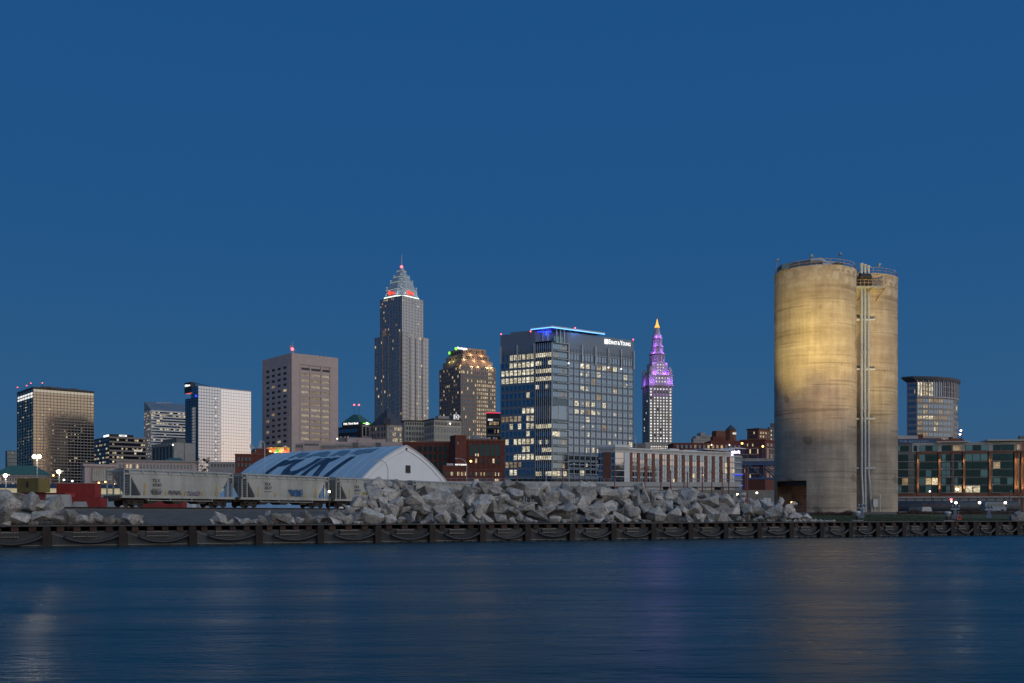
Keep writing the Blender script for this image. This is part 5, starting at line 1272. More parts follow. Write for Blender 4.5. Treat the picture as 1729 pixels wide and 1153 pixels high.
# roof canopy with blue light line, terrace columns
vc = B.v(553.5); e = 2.2
c0 = Vector(fl.pt(fl.u(899), 0, e)[:2]); c1 = Vector((0, 0)) + fl.n * e * 1.05 + fr.n * e * .55; c2 = Vector(fr.pt(fr.u(1017), 0, e)[:2]); c3 = c2 - fr.n * 12; c4 = c0 - fl.n * 14
B.add('canopy', 'white_panel', lambda m: m.prism([c0, c1, c2, c3, c4], vc, vc + .7))
mb = MB()
for a, b in ((c0, c1), (c1, c2)):
    n_ = Vector(((b - a).y, -(b - a).x)).normalized() * .15
    mb.prism([a + n_, b + n_, b - n_ * .5, a - n_ * .5], vc - .42, vc - .02)
mb.build('led_line', 'blue_led', B.root)
B.add('terrace_soffit_light', 'blue_deep_led', lambda m: m.prism([pa * .9, pa * .15 + pb * .1, pa * .3 + pb * .3 + Vector((0, 1)), pa * .7 + pb * .3 + Vector((0, 2))], vc - 1.6, vc - 1.2))
B.add('penthouse', 'panel_slate', lambda m: m.prism([pa * .96 + Vector((.5, 1.5)), pa * .45 + pb * .5 + Vector((0, 2)), pb + Vector((-1, 4)), P[2] * .5, P[3] * .8], vg, vc - .1))
B.add('screen_glass', 'glass_curtain', lambda m: fr.box(m, ub * .18, ub * .86, vg, B.v(566), -1.4, -.9))
for p in (pa * .55, pa * .25, pb * .30, pb * .55, pb * .8):
    B.add('terrace_column', 'metal_pale', lambda m: m.tube([(p.x, p.y + .9, vg), (p.x, p.y + .9, vc)], .38, 10))
B.add('balustrade', 'glass_teal', lambda m: [fl.box(m, ua, fl.w, vg, vg + 1.1, -.1, .05), fr.box(m, 0, ub * .2, vg, vg + 1.1, -.1, .05)])
# lettering in small capitals
def et(s, a, b, big):
    B.text(fr, s, a, b, 573.0 + (a - 1027) * .105 + (0 if big else 1.7), 580.6 + (a - 1027) * .105, .35, 'sign_white', bold=.008)
for s_, a, b, big in (('E', 1027.2, 1030.3, 1), ('RNST', 1030.9, 1041.5, 0), ('&', 1042.3, 1046.0, 0), ('Y', 1046.4, 1050.6, 1), ('OUNG', 1050.6, 1064.0, 0)): et(s_, a, b, big)
mb = MB()
for k in range(5): v_ = B.v(572.4 + k * 1.65, fr.d(fr.u(1021))); fr.box(mb, fr.u(1020.8), fr.u(1026), v_ - .42, v_, 0, .4)
fr.box(mb, fr.u(1020.8), fr.u(1022), B.v(580.4, fr.d(fr.u(1021))), B.v(572.4, fr.d(fr.u(1021))), 0, .38)
mb.build('sign_logo', 'sign_white', B.root)
for p_ in (fl.pt(.4, vt + .6, 0), fr.pt(fr.w - .4, vt + .6, 0), (c0.x, c0.y, vc - 1.2), fr.pt(fr.u(967), vc + 1.2, e)): beacon(B.root, p_, .38)
lamp(B.root, (pa.x * .3, pa.y * .3 + 3, vc - 2.2), (.05, .12, 1), 260, .6)
lamp(B.root, ((c1.x + c2.x) / 2, (c1.y + c2.y) / 2 - 1, vc - 1.3), (.12, .35, 1), 350, .6)

# --- 15 low hotel with brick piers
B = Building('brick_pier_hotel', 'long low hotel with brick piers, white mullions and a lit roof sign', 'hotel', 1038, 385, 1010, 1240, 32, 62)
fr, fl = B.fr, B.fl; t_ = B.v(757.5); B.core(t_, 'concrete_pale')
B.add('cornice', 'white_panel', lambda m: [m.prism(B.poly(-.35), t_, t_ + .55), fr.box(m, -.5, fr.u(1062), t_ + .55, t_ + 1.6, -6, .8), fl.box(m, 0, fl.w, t_ + .55, t_ + 1.6, -4, .6)])
v0, v1 = B.v(815), B.v(763); pxs = [1050 + (1240 - 1050) * k / 15 for k in range(16)]
rows = 5; fh = (v1 - v0) / rows
B.add('white_pier', 'white_panel', lambda m: fr.box(m, fr.u(1053), fr.u(1062), -.5, v1, -.1, .5))
for i in range(15):
    a, b = fr.u(pxs[i]), fr.u(pxs[i + 1])
    if i == 0: continue
    B.add('brick_pier', 'brick_brown', lambda m: fr.box(m, a, a + (b - a) * .34, v0, v1, -.1, .42))
    B.grid(fr, a + (b - a) * .36, b, v0, v1, 2, rows, .86, .74, ['glass_pale', 'glass_teal', 'lit_home', 'glass_blue'], lambda c, r, x, y: 2 if RND.random() < .03 else (0 if noise.noise(Vector((i * .31, r * .5, 4.0))) > (-.25 + .12 * r + .03 * i) else 3), .04, True, frame=.06, fm='white_panel')  # reflected sky put into the tint: paler panes upper left, bluer lower right
B.bars(fr, fr.u(1062), fr.w, v0, v1, rows, .28, .22, 'white_panel', False, 'floor_band')
B.add('corner_glazing', 'glass_pale', lambda m: fr.box(m, .05, fr.u(1053), v0, v1, -.1, .25))
for r in range(rows + 1): B.add('corner_ledge', 'white_panel', lambda m: fr.box(m, -.2, fr.u(1053), v0 + fh * r - .12, v0 + fh * r + .12, -.1, .7))
B.add('end_brick_panel', 'brick_brown', lambda m: fl.box(m, fl.w * .32, fl.w * .78, v0, v1, -.1, .35))
B.grid(fl, 0, fl.w * .3, v0, v1, 2, rows, .8, .8, ['glass_blue', 'glass_teal'], rnd_lit(.3), .04, True); B.grid(fl, fl.w * .8, fl.w, v0, v1, 1, rows, .9, .8, ['glass_blue'], None, .04, True)
B.add('podium_band', 'concrete_pale', lambda m: [fr.box(m, -.3, fr.w + 3, B.v(818.5), v0, -.1, .8), fl.box(m, 0, fl.w, B.v(818.5), v0, -.1, .6)])
# right end block, roof wing, sign, blue lights
e1 = Face(B.R, B.R + Vector((fr.du.x * 5.2, fr.du.y * 5.2)), B.C); lv = (B.L - B.C)
q = B.R - B.C; B.add('end_block', 'panel_slate', lambda m: m.prism([q, q + fr.du * 4.2, q + fr.du * 4.2 + lv * .8, q + lv * .8], -.5, t_ - .5))
for r in range(rows + 1): B.add('end_ledge', 'metal_pale', lambda m: e1.box(m, -.2, 4.4, v0 + fh * r - .12, v0 + fh * r + .12, -.1, .5))
for r in (1, 0): B.add('led_line', 'blue_deep_led', lambda m: e1.box(m, -.2, 4.3, v0 + fh * (r * 1.9) - .34 + .1, v0 + fh * (r * 1.9) - .13 + .1, .1, .55))
g0, g1, g2 = fr.u(1186), fr.u(1225), fr.u(1240) + 5.5
mb = MB(); ta = t_ + 1.0
for (a, b, za_, zb_) in ((g0, g1, ta + .2, ta), (g1, fr.u(1240), ta, ta + 1.3), (fr.u(1240), g2, ta + 1.3, ta + 1.1)):
    mb.hexa([fr.pt(a, za_, 1.2), fr.pt(b, zb_, 1.2), fr.pt(b, zb_, -9), fr.pt(a, za_, -9), fr.pt(a, za_ + .35, 1.2), fr.pt(b, zb_ + .35, 1.2), fr.pt(b, zb_ + .35, -9), fr.pt(a, za_ + .35, -9)])
mb.build('roof_wing', 'white_panel', B.root)
B.add('penthouse', 'concrete_pink', lambda m: fr.box(m, g0 + 3, fr.u(1236), t_ + .55, ta, -8, -.3))
B.add('penthouse_end', 'panel_slate', lambda m: fr.box(m, fr.u(1233), fr.u(1240) + 3.6, t_ + .5, ta + .7, -8, -.1))
B.text(fr, 'aloft', 1234.5, 1248.5, 759.6, 765.6, .5, emat('sign_violet', (.72, .66, 1), 2.2).name, bold=.03)
B.add('sign_block', 'sign_violet', lambda m: fr.box(m, fr.u(1234.5), fr.u(1237.2), t_ - .8, t_ + 1.0, 0, .3))
B.add('rooftop_plant', 'metal_pale', lambda m: [fr.box(m, fr.u(1139), fr.u(1155), t_ + .55, t_ + 1.3, -6, -3), fr.box(m, fr.u(1160), fr.u(1183), t_ + .55, t_ + .95, -6, -2)])

# --- 16 ornate spire tower
B = Building('spire_tower', 'slender ornate stone tower with a purple floodlit stepped spire', 'tower', 1096.3, 1190, 1084.6, 1135, 10)
fr, fl = B.fr, B.fl; t_ = B.v(651); B.core(t_, 'stone_grey')
B.add('cornice', 'stone_grey', lambda m: [m.prism(B.poly(-1.4), t_, t_ + 1.6), m.prism(B.poly(-.7), t_ - 1.2, t_)])
y0, y1 = 654, 747; rows = 19
B.grid(fr, fr.w * .17, fr.w * .83, B.v(y1), B.v(y0), 5, rows, .40, .46, ['lit_white', 'black_panel', emat('purple_window', (.6, .2, 1), .5).name], lambda c, r, a, b: 2 if r == 2 else (1 if r == 1 or RND.random() < .05 else 0), .05, True)
for a, b in ((.02, .13), (.87, .98)): B.grid(fr, fr.w * a, fr.w * b, B.v(y1), B.v(y0), 1, rows, .62, .52, ['lit_white', 'black_panel'], rnd_lit(.06), .05, True)
B.grid(fl, fl.w * .1, fl.w * .9, B.v(y1), B.v(y0), 6, rows, .35, .5, ['black_panel', 'lit_white'], rnd_lit(.03), .05)
B.bars(fr, fr.w * .17, fr.w * .83, B.v(748), B.v(656), 5, 1.2, .35, 'stone_grey', True, 'pier')
cc = (B.R + B.L) / 2 - B.C; ax = fr.du; ay = (B.L - B.C).normalized(); hw = B.w / 2
mat('stone_spire', (.42, .40, .40), .8, var=.1, scale=.3)
kpx = 1204 / F      # metres per pixel at the spire
def sq(h): return [cc - ax * h - ay * h, cc + ax * h - ay * h, cc + ax * h + ay * h, cc - ax * h + ay * h]
cxo = cc
B.add('spire_base', 'stone_spire', lambda m: [m.prism(sq(20.5 * kpx), B.v(649), B.v(634.5)), m.prism(sq(21.2 * kpx), B.v(634.5), B.v(632.5)), m.prism(sq(14 * kpx), B.v(632.5), B.v(611))])
f_ = Face(B.C + sq(20.5 * kpx)[0], B.C + sq(20.5 * kpx)[1], B.C); B.grid(f_, f_.w * .25, f_.w * .85, B.v(647), B.v(635), 5, 2, .35, .4, ['lit_white'], None, .05, True)
f_ = Face(B.C + sq(14 * kpx)[0], B.C + sq(14 * kpx)[1], B.C); B.grid(f_, f_.w * .3, f_.w * .8, B.v(631), B.v(612), 3, 4, .4, .45, ['lit_white', 'lit_far'], rnd_lit(.4), .05, True)
for sx, sy in ((-1, -1), (1, -1), (1, 1), (-1, 1)):
    c = cc + ax * (17 * kpx * sx) + ay * (17 * kpx * sy)
    B.add('turret', 'stone_spire', lambda m: [m.lathe([(2.6, B.v(632.5)), (2.6, B.v(626)), (3.0, B.v(625.5)), (.1, B.v(617.5))], 8, (c.x, c.y))])
def drum(r, ya, yb, ncol, name='drum'):
    mb = MB(); mb.lathe([(r * kpx * .86, B.v(ya)), (r * kpx * .86, B.v(yb))], 20, (cc.x, cc.y))
    mb.lathe([(r * kpx * 1.06, B.v(yb) - .8), (r * kpx * 1.10, B.v(yb)), (r * kpx * .98, B.v(yb) + .8)], 20, (cc.x, cc.y)); mb.lathe([(r * kpx * 1.03, B.v(ya)), (r * kpx, B.v(ya) + 1)], 20, (cc.x, cc.y))
    for k in range(ncol): a = 2 * math.pi * k / ncol; mb.tube([(cc.x + r * kpx * .93 * math.cos(a), cc.y + r * kpx * .93 * math.sin(a), B.v(ya)), (cc.x + r * kpx * .93 * math.cos(a), cc.y + r * kpx * .93 * math.sin(a), B.v(yb))], .5, 6)
    return mb.build(name, 'stone_spire', B.root)
drum(13, 611, 594.5, 16); drum(10.2, 594, 582, 10); drum(8.4, 582, 567.5, 12)
B.add('dome', 'stone_spire', lambda m: m.lathe([(7.6 * kpx, B.v(567)), (7.4 * kpx, B.v(563)), (5.6 * kpx, B.v(559.5)), (4.2 * kpx, B.v(553)), (3.2 * kpx, B.v(549))], 16, (cc.x, cc.y)))
B.add('lantern', 'gold_light', lambda m: m.lathe([(4.2 * kpx, B.v(549)), (3.9 * kpx, B.v(547.5)), (2.0 * kpx, B.v(543)), (1.1 * kpx, B.v(538)), (.3 * kpx, B.v(534))], 10, (cc.x, cc.y)))
B.add('flagpole', 'metal_grey', lambda m: m.tube([(cc.x, cc.y, B.v(535)), (cc.x, cc.y, B.v(524))], .15, 5))
PU = (.42, .13, 1.0)
for (sx, sy, yy, w_, k_) in ((-.6, -1, 645, 3000, 27), (.6, -1, 645, 3000, 27), (-1, .2, 645, 2600, 27), (-.5, -1, 631, 2600, 18), (.5, -1, 631, 2600, 18), (-.7, -1, 609, 1800, 16.5), (.7, -1, 609, 1800, 16.5), (-.8, -.8, 592.5, 2600, 13.5), (.6, -1, 592.5, 2600, 13.5), (-.7, -.9, 580.5, 1700, 11.5), (.8, -.8, 580.5, 1700, 11.5), (-.5, -1, 566, 1500, 10), (.6, -1, 566, 1500, 10)):
    p = cc + ax * (sx * k_ * kpx) + ay * (sy * k_ * kpx); lamp(B.root, (p.x, p.y, B.v(yy) + .3), PU, w_ * .8, .8)
B = Building('stone_block', 'low stone block with a row of lit windows at the foot of the spire tower', 'building', 1078, 1100, 1066, 1136, 8)
t_ = B.v(750); B.core(t_, 'stone_grey'); B.grid(B.fr, B.fr.u(1098), B.fr.w - 1, B.v(764), B.v(752), 12, 4, .5, .55, ['lit_white', 'lit_far'], rnd_lit(.5), .05); B.add('setback', 'stone_grey', lambda m: m.prism(B.poly(10), t_, B.v(745.5)))
B = Building('concrete_block', 'plain grey block in the gap between the glass tower and the spire tower', 'building', 1072, 900, 1066, 1090, 10); B.core(B.v(748.5), 'concrete_dark')

# --- 17, 18 brick quarter between the low hotel and the silos
B = Building('stone_block', 'distant grey stone block with a small roof tower above the brick roofs', 'building', 1171, 900, 1167, 1205, 12)
B.core(B.v(740), 'stone_grey'); f_ = B.fr
for a, b, y in ((1176, 1203, 736), (1184, 1192, 730), (1192, 1206, 734.5)): B.add('upper_block', 'stone_grey', lambda m: f_.box(m, f_.u(a), f_.u(b), 20, B.v(y), -10, -1))
B.grid(f_, 1, f_.w - 1, B.v(750), B.v(741), 9, 2, .4, .5, ['glass_dark', 'lit_dim'], rnd_lit(.1), .05)
B = Building('brick_block', 'dark brick block with a plain red parapet below the water-tower roof', 'building', 1209, 640, 1202, 1230, 15)
B.core(B.v(727), 'brick_brown'); B.add('red_parapet', 'brick_red', lambda m: B.fr.box(m, B.fr.u(1202), B.fr.u(1222), B.v(744), B.v(737.5), -2, 1.5))
B = Building('roof_tower', 'octagonal brick roof tower with a dark pointed cap', 'tower', 1234, 620, 1229, 1239, 45)
c_ = (B.R + B.L) / 2 - B.C; rr = 9 * 620 / F
B.add('drum', 'brick_brown', lambda m: m.lathe([(rr, 10), (rr, B.v(725.5))], 8, (c_.x, c_.y), a0=.39)); B.add('roof', 'slate_roof', lambda m: m.lathe([(rr * 1.1, B.v(725.5)), (.1, B.v(716.5))], 8, (c_.x, c_.y), a0=.39))
B.add('lit_window', 'lit_white', lambda m: m.box(c_.x + .5, c_.x + 2.6, c_.y - rr - .1, c_.y - rr + 1.2, B.v(733.5), B.v(730.5)))
B = Building('apartment_block', 'dark flat-roofed apartment block with a few lit windows left of the silos', 'building', 1281, 720, 1261.5, 1301, 40)
t_ = B.v(724); B.core(t_, 'brick_brown'); B.add('cornice', 'slate_roof', lambda m: m.prism(B.poly(-.5), t_, t_ + .6))
for fc_ in (B.fr, B.fl): B.grid(fc_, .8, fc_.w - .8, B.v(746), B.v(727), 4, 3, .45, .55, ['glass_dark', 'lit_far'], rnd_lit(.25), .05, True)
B = Building('apartment_block', 'taller stepped dark block just left of the nearer silo', 'building', 1299, 740, 1296, 1318, 12)
B.core(B.v(721), 'concrete_dark'); B.add('setback', 'slate_roof', lambda m: m.prism(B.poly(1.5), B.v(721), B.v(714))); B.grid(B.fr, .5, B.fr.w - .5, B.v(745), B.v(724), 4, 3, .4, .5, ['glass_dark', 'lit_far'], rnd_lit(.3), .05, True)
B = Building('brick_warehouse', 'long dark red brick warehouse above the low hotel roof', 'warehouse', 1137, 590, 1134, 1262, 4)
t_ = B.v(747.5); fr = B.fr; mb = MB(); fr.box(mb, 0, fr.u(1200), -.5, t_, -15, 0); fr.box(mb, fr.u(1200), fr.w, -.5, B.v(743.5), -15, .6); mb.build('wall', 'brick_red', B.root)
B.grid(fr, 1, fr.w - 1, B.v(758), B.v(750), 16, 1, .5, .7, ['glass_dark', 'lit_dim', 'lit_home'], lambda c, r, a, b: 1 if c in (4, 8, 9) else (2 if c in (7, 10) else 0), .65, True)
for px in (1200.5, 1230.5): B.add('wall_lamp', 'white_light', lambda m: m.ball(fr.pt(fr.u(px), B.v(751), 1.4), .32, n=4))
B = Building('brick_warehouse', 'tall red brick warehouse with pale window surrounds beside the nearer silo', 'warehouse', 1292, 520, 1250, 1340, 50, 66)
fr, fl = B.fr, B.fl; t_ = B.v(743); B.core(t_, 'brick_red'); B.add('cornice', 'brick_brown', lambda m: m.prism(B.poly(-.3), t_, t_ + .6))
for r, (ya, yb) in enumerate(((748, 753), (757, 766), (767, 776), (779, 787), (790, 798), (800, 807))):
    B.grid(fr, .8, fr.w * .75, B.v(yb), B.v(ya), 6, 1, .55, .85, ['glass_pale', 'glass_dark'], rnd_lit(.15), .04, True, frame=.1, fm='stone_cream')
    B.grid(fl, fl.w * .04, fl.w * .96, B.v(yb), B.v(ya), 9, 1, .42, .85, ['glass_dark', 'lit_home', 'glass_blue'], lambda c, q, a, b: 1 if RND.random() < .08 else (2 if RND.random() < .3 else 0), .04, True)
    if r: B.add('lintel_course', 'stone_cream', lambda m: [fl.box(m, fl.w * .05, fl.w * .34, B.v(ya) + .05, B.v(ya) + .35, -.1, .12), fl.box(m, fl.w * .42, fl.w * .74, B.v(ya) + .05, B.v(ya) + .35, -.1, .12), fr.box(m, .6, fr.w * .74, B.v(ya) + .05, B.v(ya) + .3, -.1, .12)])

# --- 19 blue steel bridge
r0 = W(1248, 790, 480); br = thing('steel_bridge', 'blue steel truss bridge running behind the nearer silo', 'bridge', (r0.x, r0.y, G), rad(-6))
mat('bridge_blue', (.03, .085, .20), .55, var=.2, scale=.5)
Lb = 48; zt = wz(778, 480) - G; z1 = wz(784, 480) - G; z2 = wz(808, 480) - G
mb = MB(); mb.box(-4, Lb, -5, 5, zt - .5, zt + .9); mb.build('deck', 'concrete_grey', br)
mb = MB(); mb.box(-4, Lb, -4.6, -4.0, z1 - .6, zt - .5); mb.box(-4, Lb, 4.0, 4.6, z1 - .6, zt - .5); mb.build('girder', 'bridge_blue', br)
for y in (-4.4, 4.4):
    mb = MB(); mb.box(4, Lb, y - .3, y + .3, z2 - .35, z2 + .35); mb.build('lower_chord', 'bridge_blue', br)
    for k in range(6):
        x = 4 + k * 7; mb = MB(); mb.box(x - .25, x + .25, y - .22, y + .22, z2, z1); mb.build('post', 'bridge_blue', br)
        mb = MB(); mb.tube([(x, y, z1), (x + 7, y, z2)], .28, 6); mb.build('diagonal', 'bridge_blue', br)
mb = MB(); mb.box(-1.2, 1.2, -4.5, -3.2, -.5, z1); mb.box(-1.2, 1.2, 3.2, 4.5, -.5, z1)
for k in range(3): z = -.5 + (z1 + .5) * k / 3; mb.tube([(0, -4, z), (0, 4, z + z1 / 3)], .2, 5)
mb.build('trestle', 'bridge_blue', br)

# --- 22 apartment house with floodlit brick columns
FA = Face(Vector((wx(1496, 346), 346)), Vector((wx(1724, 338), 338)), Vector((wx(1610, 342), 342)))
ap = thing('apartment_house', 'long apartment house with floodlit brick columns and dark teal windows', 'building', (wx(1610, 342), 342, G))
A = lambda py: wz(py, 342) - G
def abox(name, m, a, b, yt, yb, o0, o1):
    mb = MB(); FA.box(mb, FA.u(a), FA.u(b), A(yb), A(yt), o0, o1); return mb.build(name, m, ap)
abox('wall', 'glass_dark', 1496, 1724, 749, 870, -16, 0)
abox('penthouse_wall', 'concrete_pale', 1540, 1724, 748.5, 762.5, -12, .35)
abox('penthouse_wall', 'concrete_grey', 1500, 1540, 752, 768, -12, -.6)
abox('roof_slab', 'concrete_pale', 1579, 1634, 745.4, 747.2, -10, 2.0); abox('roof_slab', 'concrete_pale', 1664, 1729, 743.4, 746.0, -10, 2.2)
abox('parapet', 'concrete_pale', 1540, 1724, 747.4, 748.9, -12, .5)
abox('brick_spandrel', 'brick_brown', 1548, 1724, 762.0, 765.5, -.1, .5); abox('brick_base', 'brick_brown', 1500, 1730, 832.8, 838.2, -.1, .6); abox('ledge', 'concrete_pale', 1496, 1740, 838.4, 840.2, -.1, 1.2)
abox('lower_wall', 'concrete_grey', 1496, 1740, 840.2, 868, -.1, .5)
for k in range(16): abox('lower_post', 'concrete_dark', 1500 + k * 15, 1501 + k * 15, 840.2, 848, .5, .8)
cols = (1549.3, 1585.5, 1627, 1670.5, 1713.6, 1717.6, 1725.2)
for i, px in enumerate(cols):
    w_ = 2.0 if px not in (1717.6,) else 1.0
    abox('brick_column', 'brick_brown', px - w_, px + w_, 763, 868 if i > 3 else 837.5, -.1, .75)
    u_ = FA.u(px)
    for yy, s_ in ((836.5, 1), (764.5, -1)):
        mb = MB(); q = FA.pt(u_, A(yy), 1.02); mb.box(q[0] - .12, q[0] + .12, q[1] - .7, q[1] + .12, q[2] - .12 * s_ - .06, q[2] - .12 * s_ + .06); mb.build('uplight', 'metal_dark', ap)
        q = FA.pt(u_, A(yy) + s_ * .25, 1.6); lamp(ap, q, (1, .76, .30), 2400 if s_ > 0 else 1800, .1, 'SPOT', 'column_light', FA.pt(u_, A(yy) + s_ * 6, .60), 34, .8)
fl_y = [766 + (832.5 - 766) * k / 5 for k in range(6)]
def awin(a, b, yt, yb, m, frame='metal_dark'):
    u0, u1 = FA.u(a), FA.u(b); v0_, v1_ = A(yb), A(yt); link('window', plate(u1 - u0, v1_ - v0_, m, .05, .07, frame), ap, FA.pt(u0, v0_, .05), FA.t)
for f in range(5):
    ya, yb = fl_y[f] + 1.0, fl_y[f + 1] - 1.2
    curt = lambda p: 'glass_curtain' if RND.random() < p else 'glass_teal'
    for a, b in ((1515, 1522), (1523, 1533), (1544, 1547)): awin(a, b, ya, yb, 'lit_dim' if (f == 3 and a == 1523) else curt(.12))
    for a, b in ((1552, 1562), (1563, 1572.5), (1573.5, 1583)): awin(a, b, ya, yb, 'lit_home' if (f == 3 and a > 1562) else curt(.35))
    for a, b in ((1590, 1597), (1597.5, 1604.5), (1611.5, 1617), (1617.5, 1623.5)): awin(a, b, ya, yb, 'lit_home' if (f == 4 and a > 1610) else curt(.5))
    for a, b in ((1630, 1641.5), (1642.5, 1654.5), (1655.5, 1667.5)): awin(a, b, ya, yb, 'lit_office' if (f == 4 and a < 1650) else ('glass_curtain' if f == 0 or (f == 2 and a > 1650) else 'glass_teal'))
    for a, b in ((1677, 1688.5), (1690, 1700), (1700.5, 1711)): awin(a, b, ya, yb, 'lit_dim' if (f == 1 and a == 1677) else curt(.2))
    for a, b in ((1513, 1542), (1588, 1624.5), (1673, 1689)): abox('balcony', 'concrete_grey', a, b, fl_y[f + 1] - .8, fl_y[f + 1] + .2, -.1, 1.3)
    for a, b in ((1513, 1542), (1588, 1624.5), (1673, 1689)): abox('balcony_rail', 'metal_dark', a, b, fl_y[f + 1] - 4.2, fl_y[f + 1] - 3.8, 1.2, 1.26)
abox('mid_column', 'brick_brown', 1605.3, 1607.7, 763, 833, -.1, .5)
for a, b in ((1513, 1520), (1521, 1534), (1543, 1548), (1553, 1562), (1563.5, 1573), (1574, 1583), (1590.5, 1606), (1608.5, 1624), (1630, 1641.5), (1643, 1654.5), (1656, 1668), (1677, 1689), (1691, 1711), (1716, 1722)):
    u0, u1 = FA.u(a), FA.u(b); link('window', plate(u1 - u0, A(752) - A(761), 'lit_dim' if a in (1608.5, 1716) else RND.choice(('glass_teal', 'glass_teal', 'glass_curtain')), .05, .07, 'metal_dark'), ap, FA.pt(u0, A(761), .40 if a > 1540 else .05), FA.t)
mb = MB(); e2 = Face(FA.P1, FA.P1 + Vector((14, 10)), FA.root); e2.box(mb, 0, 16, -.5, A(746), -12, 0); mb.build('end_wall', 'brick_brown', ap)

# --- 23 curved courthouse tower with flared crown
d0 = 900; C0 = Vector((wx(1548.5, d0), d0)); pts = [C0]; ang = 2.0
target = []
seg = 12; L_ = 6.15
for k in range(seg):
    a = rad(4 + 62 * (k / (seg - 1)) ** 1.3); pts.append(pts[-1] + Vector((math.cos(a), math.sin(a))) * L_)
sc_f = ((wx(1613.5, pts[-1].y)) - C0.x) / (pts[-1].x - C0.x); pts = [C0 + (p - C0) * sc_f for p in pts]
mL_ = (1531 - CX) / F; psi = rad(55); ll = (C0.x - mL_ * C0.y) / (math.sin(psi) + mL_ * math.cos(psi)); Lp = C0 + Vector((-math.sin(psi), math.cos(psi))) * ll
ct = thing('courthouse_tower', 'curved grey courthouse tower with a dark flared crown right of the silos', 'tower', (C0.x, C0.y, G))
V = lambda py: wz(py, d0) - G
poly = [p - C0 for p in pts] + [Lp + (pts[-1] - C0) * .9 - C0, Lp - C0]
mb = MB(); mb.prism(poly, -.5, V(641)); mb.build('wall', 'stone_grey', ct)
cen = sum(poly, Vector((0, 0))) / len(poly)
mb = MB(); k1, k2 = 1.10, 1.17
mb.prism([cen + (p - cen) * 1.0 for p in poly], V(645), V(640), top=[cen + (p - cen) * 1.13 for p in poly]); mb.prism([cen + (p - cen) * 1.13 for p in poly], V(640), V(636.5), top=[cen + (p - cen) * 1.17 for p in poly]); mb.prism([cen + (p - cen) * 1.17 for p in poly], V(636.5), V(635), top=[cen + (p - cen) * 1.12 for p in poly])
mb.build('crown', 'slate_roof', ct)
fcs = [Face(pts[k], pts[k + 1], C0) for k in range(seg)]
for k, f_ in enumerate(fcs):
    mb = MB(); f_.box(mb, f_.w * .12, f_.w * .88, V(668), V(645), -.2, .03); mb.build('tall_window', 'glass_dark' if k > 4 else ('lit_far' if k < 3 else 'glass_grey'), ct)
    mb = MB(); f_.box(mb, f_.w * .42, f_.w * .58, V(669), V(643.5), 0, .5); f_.box(mb, -.35, .35, V(672), V(642), 0, .9); f_.box(mb, 0, f_.w, V(671), V(669), -.2, .8)
    for yy in (651.5, 660): f_.box(mb, .3, f_.w - .3, V(yy) - .3, V(yy) + .3, 0, .2)
    mb.build('window_pier', 'stone_spire', ct)
    for r in range(11):
        yt = 673 + 9.6 * r
        lit = (k < 6 and RND.random() < (.95 if r == 3 else .5)) or RND.random() < .04
        for h_ in (.10, .55):
            link('window', plate(f_.w * .34, V(yt) - V(yt + 5.6), ('lit_far' if (r == 3 and k < 3) or RND.random() < .12 else 'lit_dim') if lit else 'glass_grey', .06), ct, f_.pt(f_.w * h_, V(yt + 5.6), .03), f_.t)
f_ = Face(Lp, C0, C0); bb = Building.__new__(Building); bb.root = ct; bb.d = d0
bb.grid(f_, .5, f_.w - .5, V(800), V(645), 8, 15, .75, .62, ['glass_blue', 'lit_dim', 'lit_far'], rnd_lit(.03, 2, 0, 1, .05), .05); bb.bars(f_, 0, f_.w, V(800), V(645), 15, 1.0, .25, 'metal_grey', False, 'floor_band')

# --- 24 brick block with the blue name banner
B = Building('brick_block', 'brick block lettered THE BINGHAM on a blue banner above the apartments', 'building', 1505, 480, 1500, 1590, -4)
fr = B.fr; B.core(B.v(741), 'brick_brown'); B.add('roof_box', 'concrete_pale', lambda m: fr.box(m, 0, fr.u(1552), B.v(741), B.v(735), -8, -1.5))
B.add('blue_banner', mat('banner_blue', (.025, .075, .16), .6), lambda m: fr.box(m, 0, fr.u(1581), B.v(749), B.v(741.5), -.1, .35))
B.text(fr, 'THE BINGHAM', 1518, 1567, 743.5, 747.5, .42, mat('letter_blue', (.30, .42, .55), .6).name)
B.add('roof_block', 'brick_red', lambda m: [fr.box(m, fr.u(1552), fr.u(1561), B.v(741), B.v(733), -7, -2), fr.box(m, fr.u(1561), fr.u(1590), B.v(741), B.v(739.5), -7, -2)])
B.add('brick_pattern', 'brick_red', lambda m: [fr.box(m, fr.u(1514 + 4 * k), fr.u(1516.4 + 4 * k), B.v(752), B.v(748.9), -.1, .2) for k in range(14)])
B = Building('brick_block', 'low dark brick block with a roof chimney below the twin roof lamps', 'building', 1576, 520, 1572, 1628, 3)
B.core(B.v(741.5), 'brick_brown'); B.add('chimney', 'brick_red', lambda m: [B.fr.box(m, B.fr.u(1608), B.fr.u(1612), B.v(742), B.v(737), -4, -2), B.fr.box(m, B.fr.u(1614), B.fr.u(1626), B.v(742), B.v(739.5), -4, -1)])
B = Building('office_block', 'distant dark block peeping over the apartment roof at the right edge', 'building', 1722, 900, 1719, 1760, 10); B.core(B.v(736), 'concrete_dark')

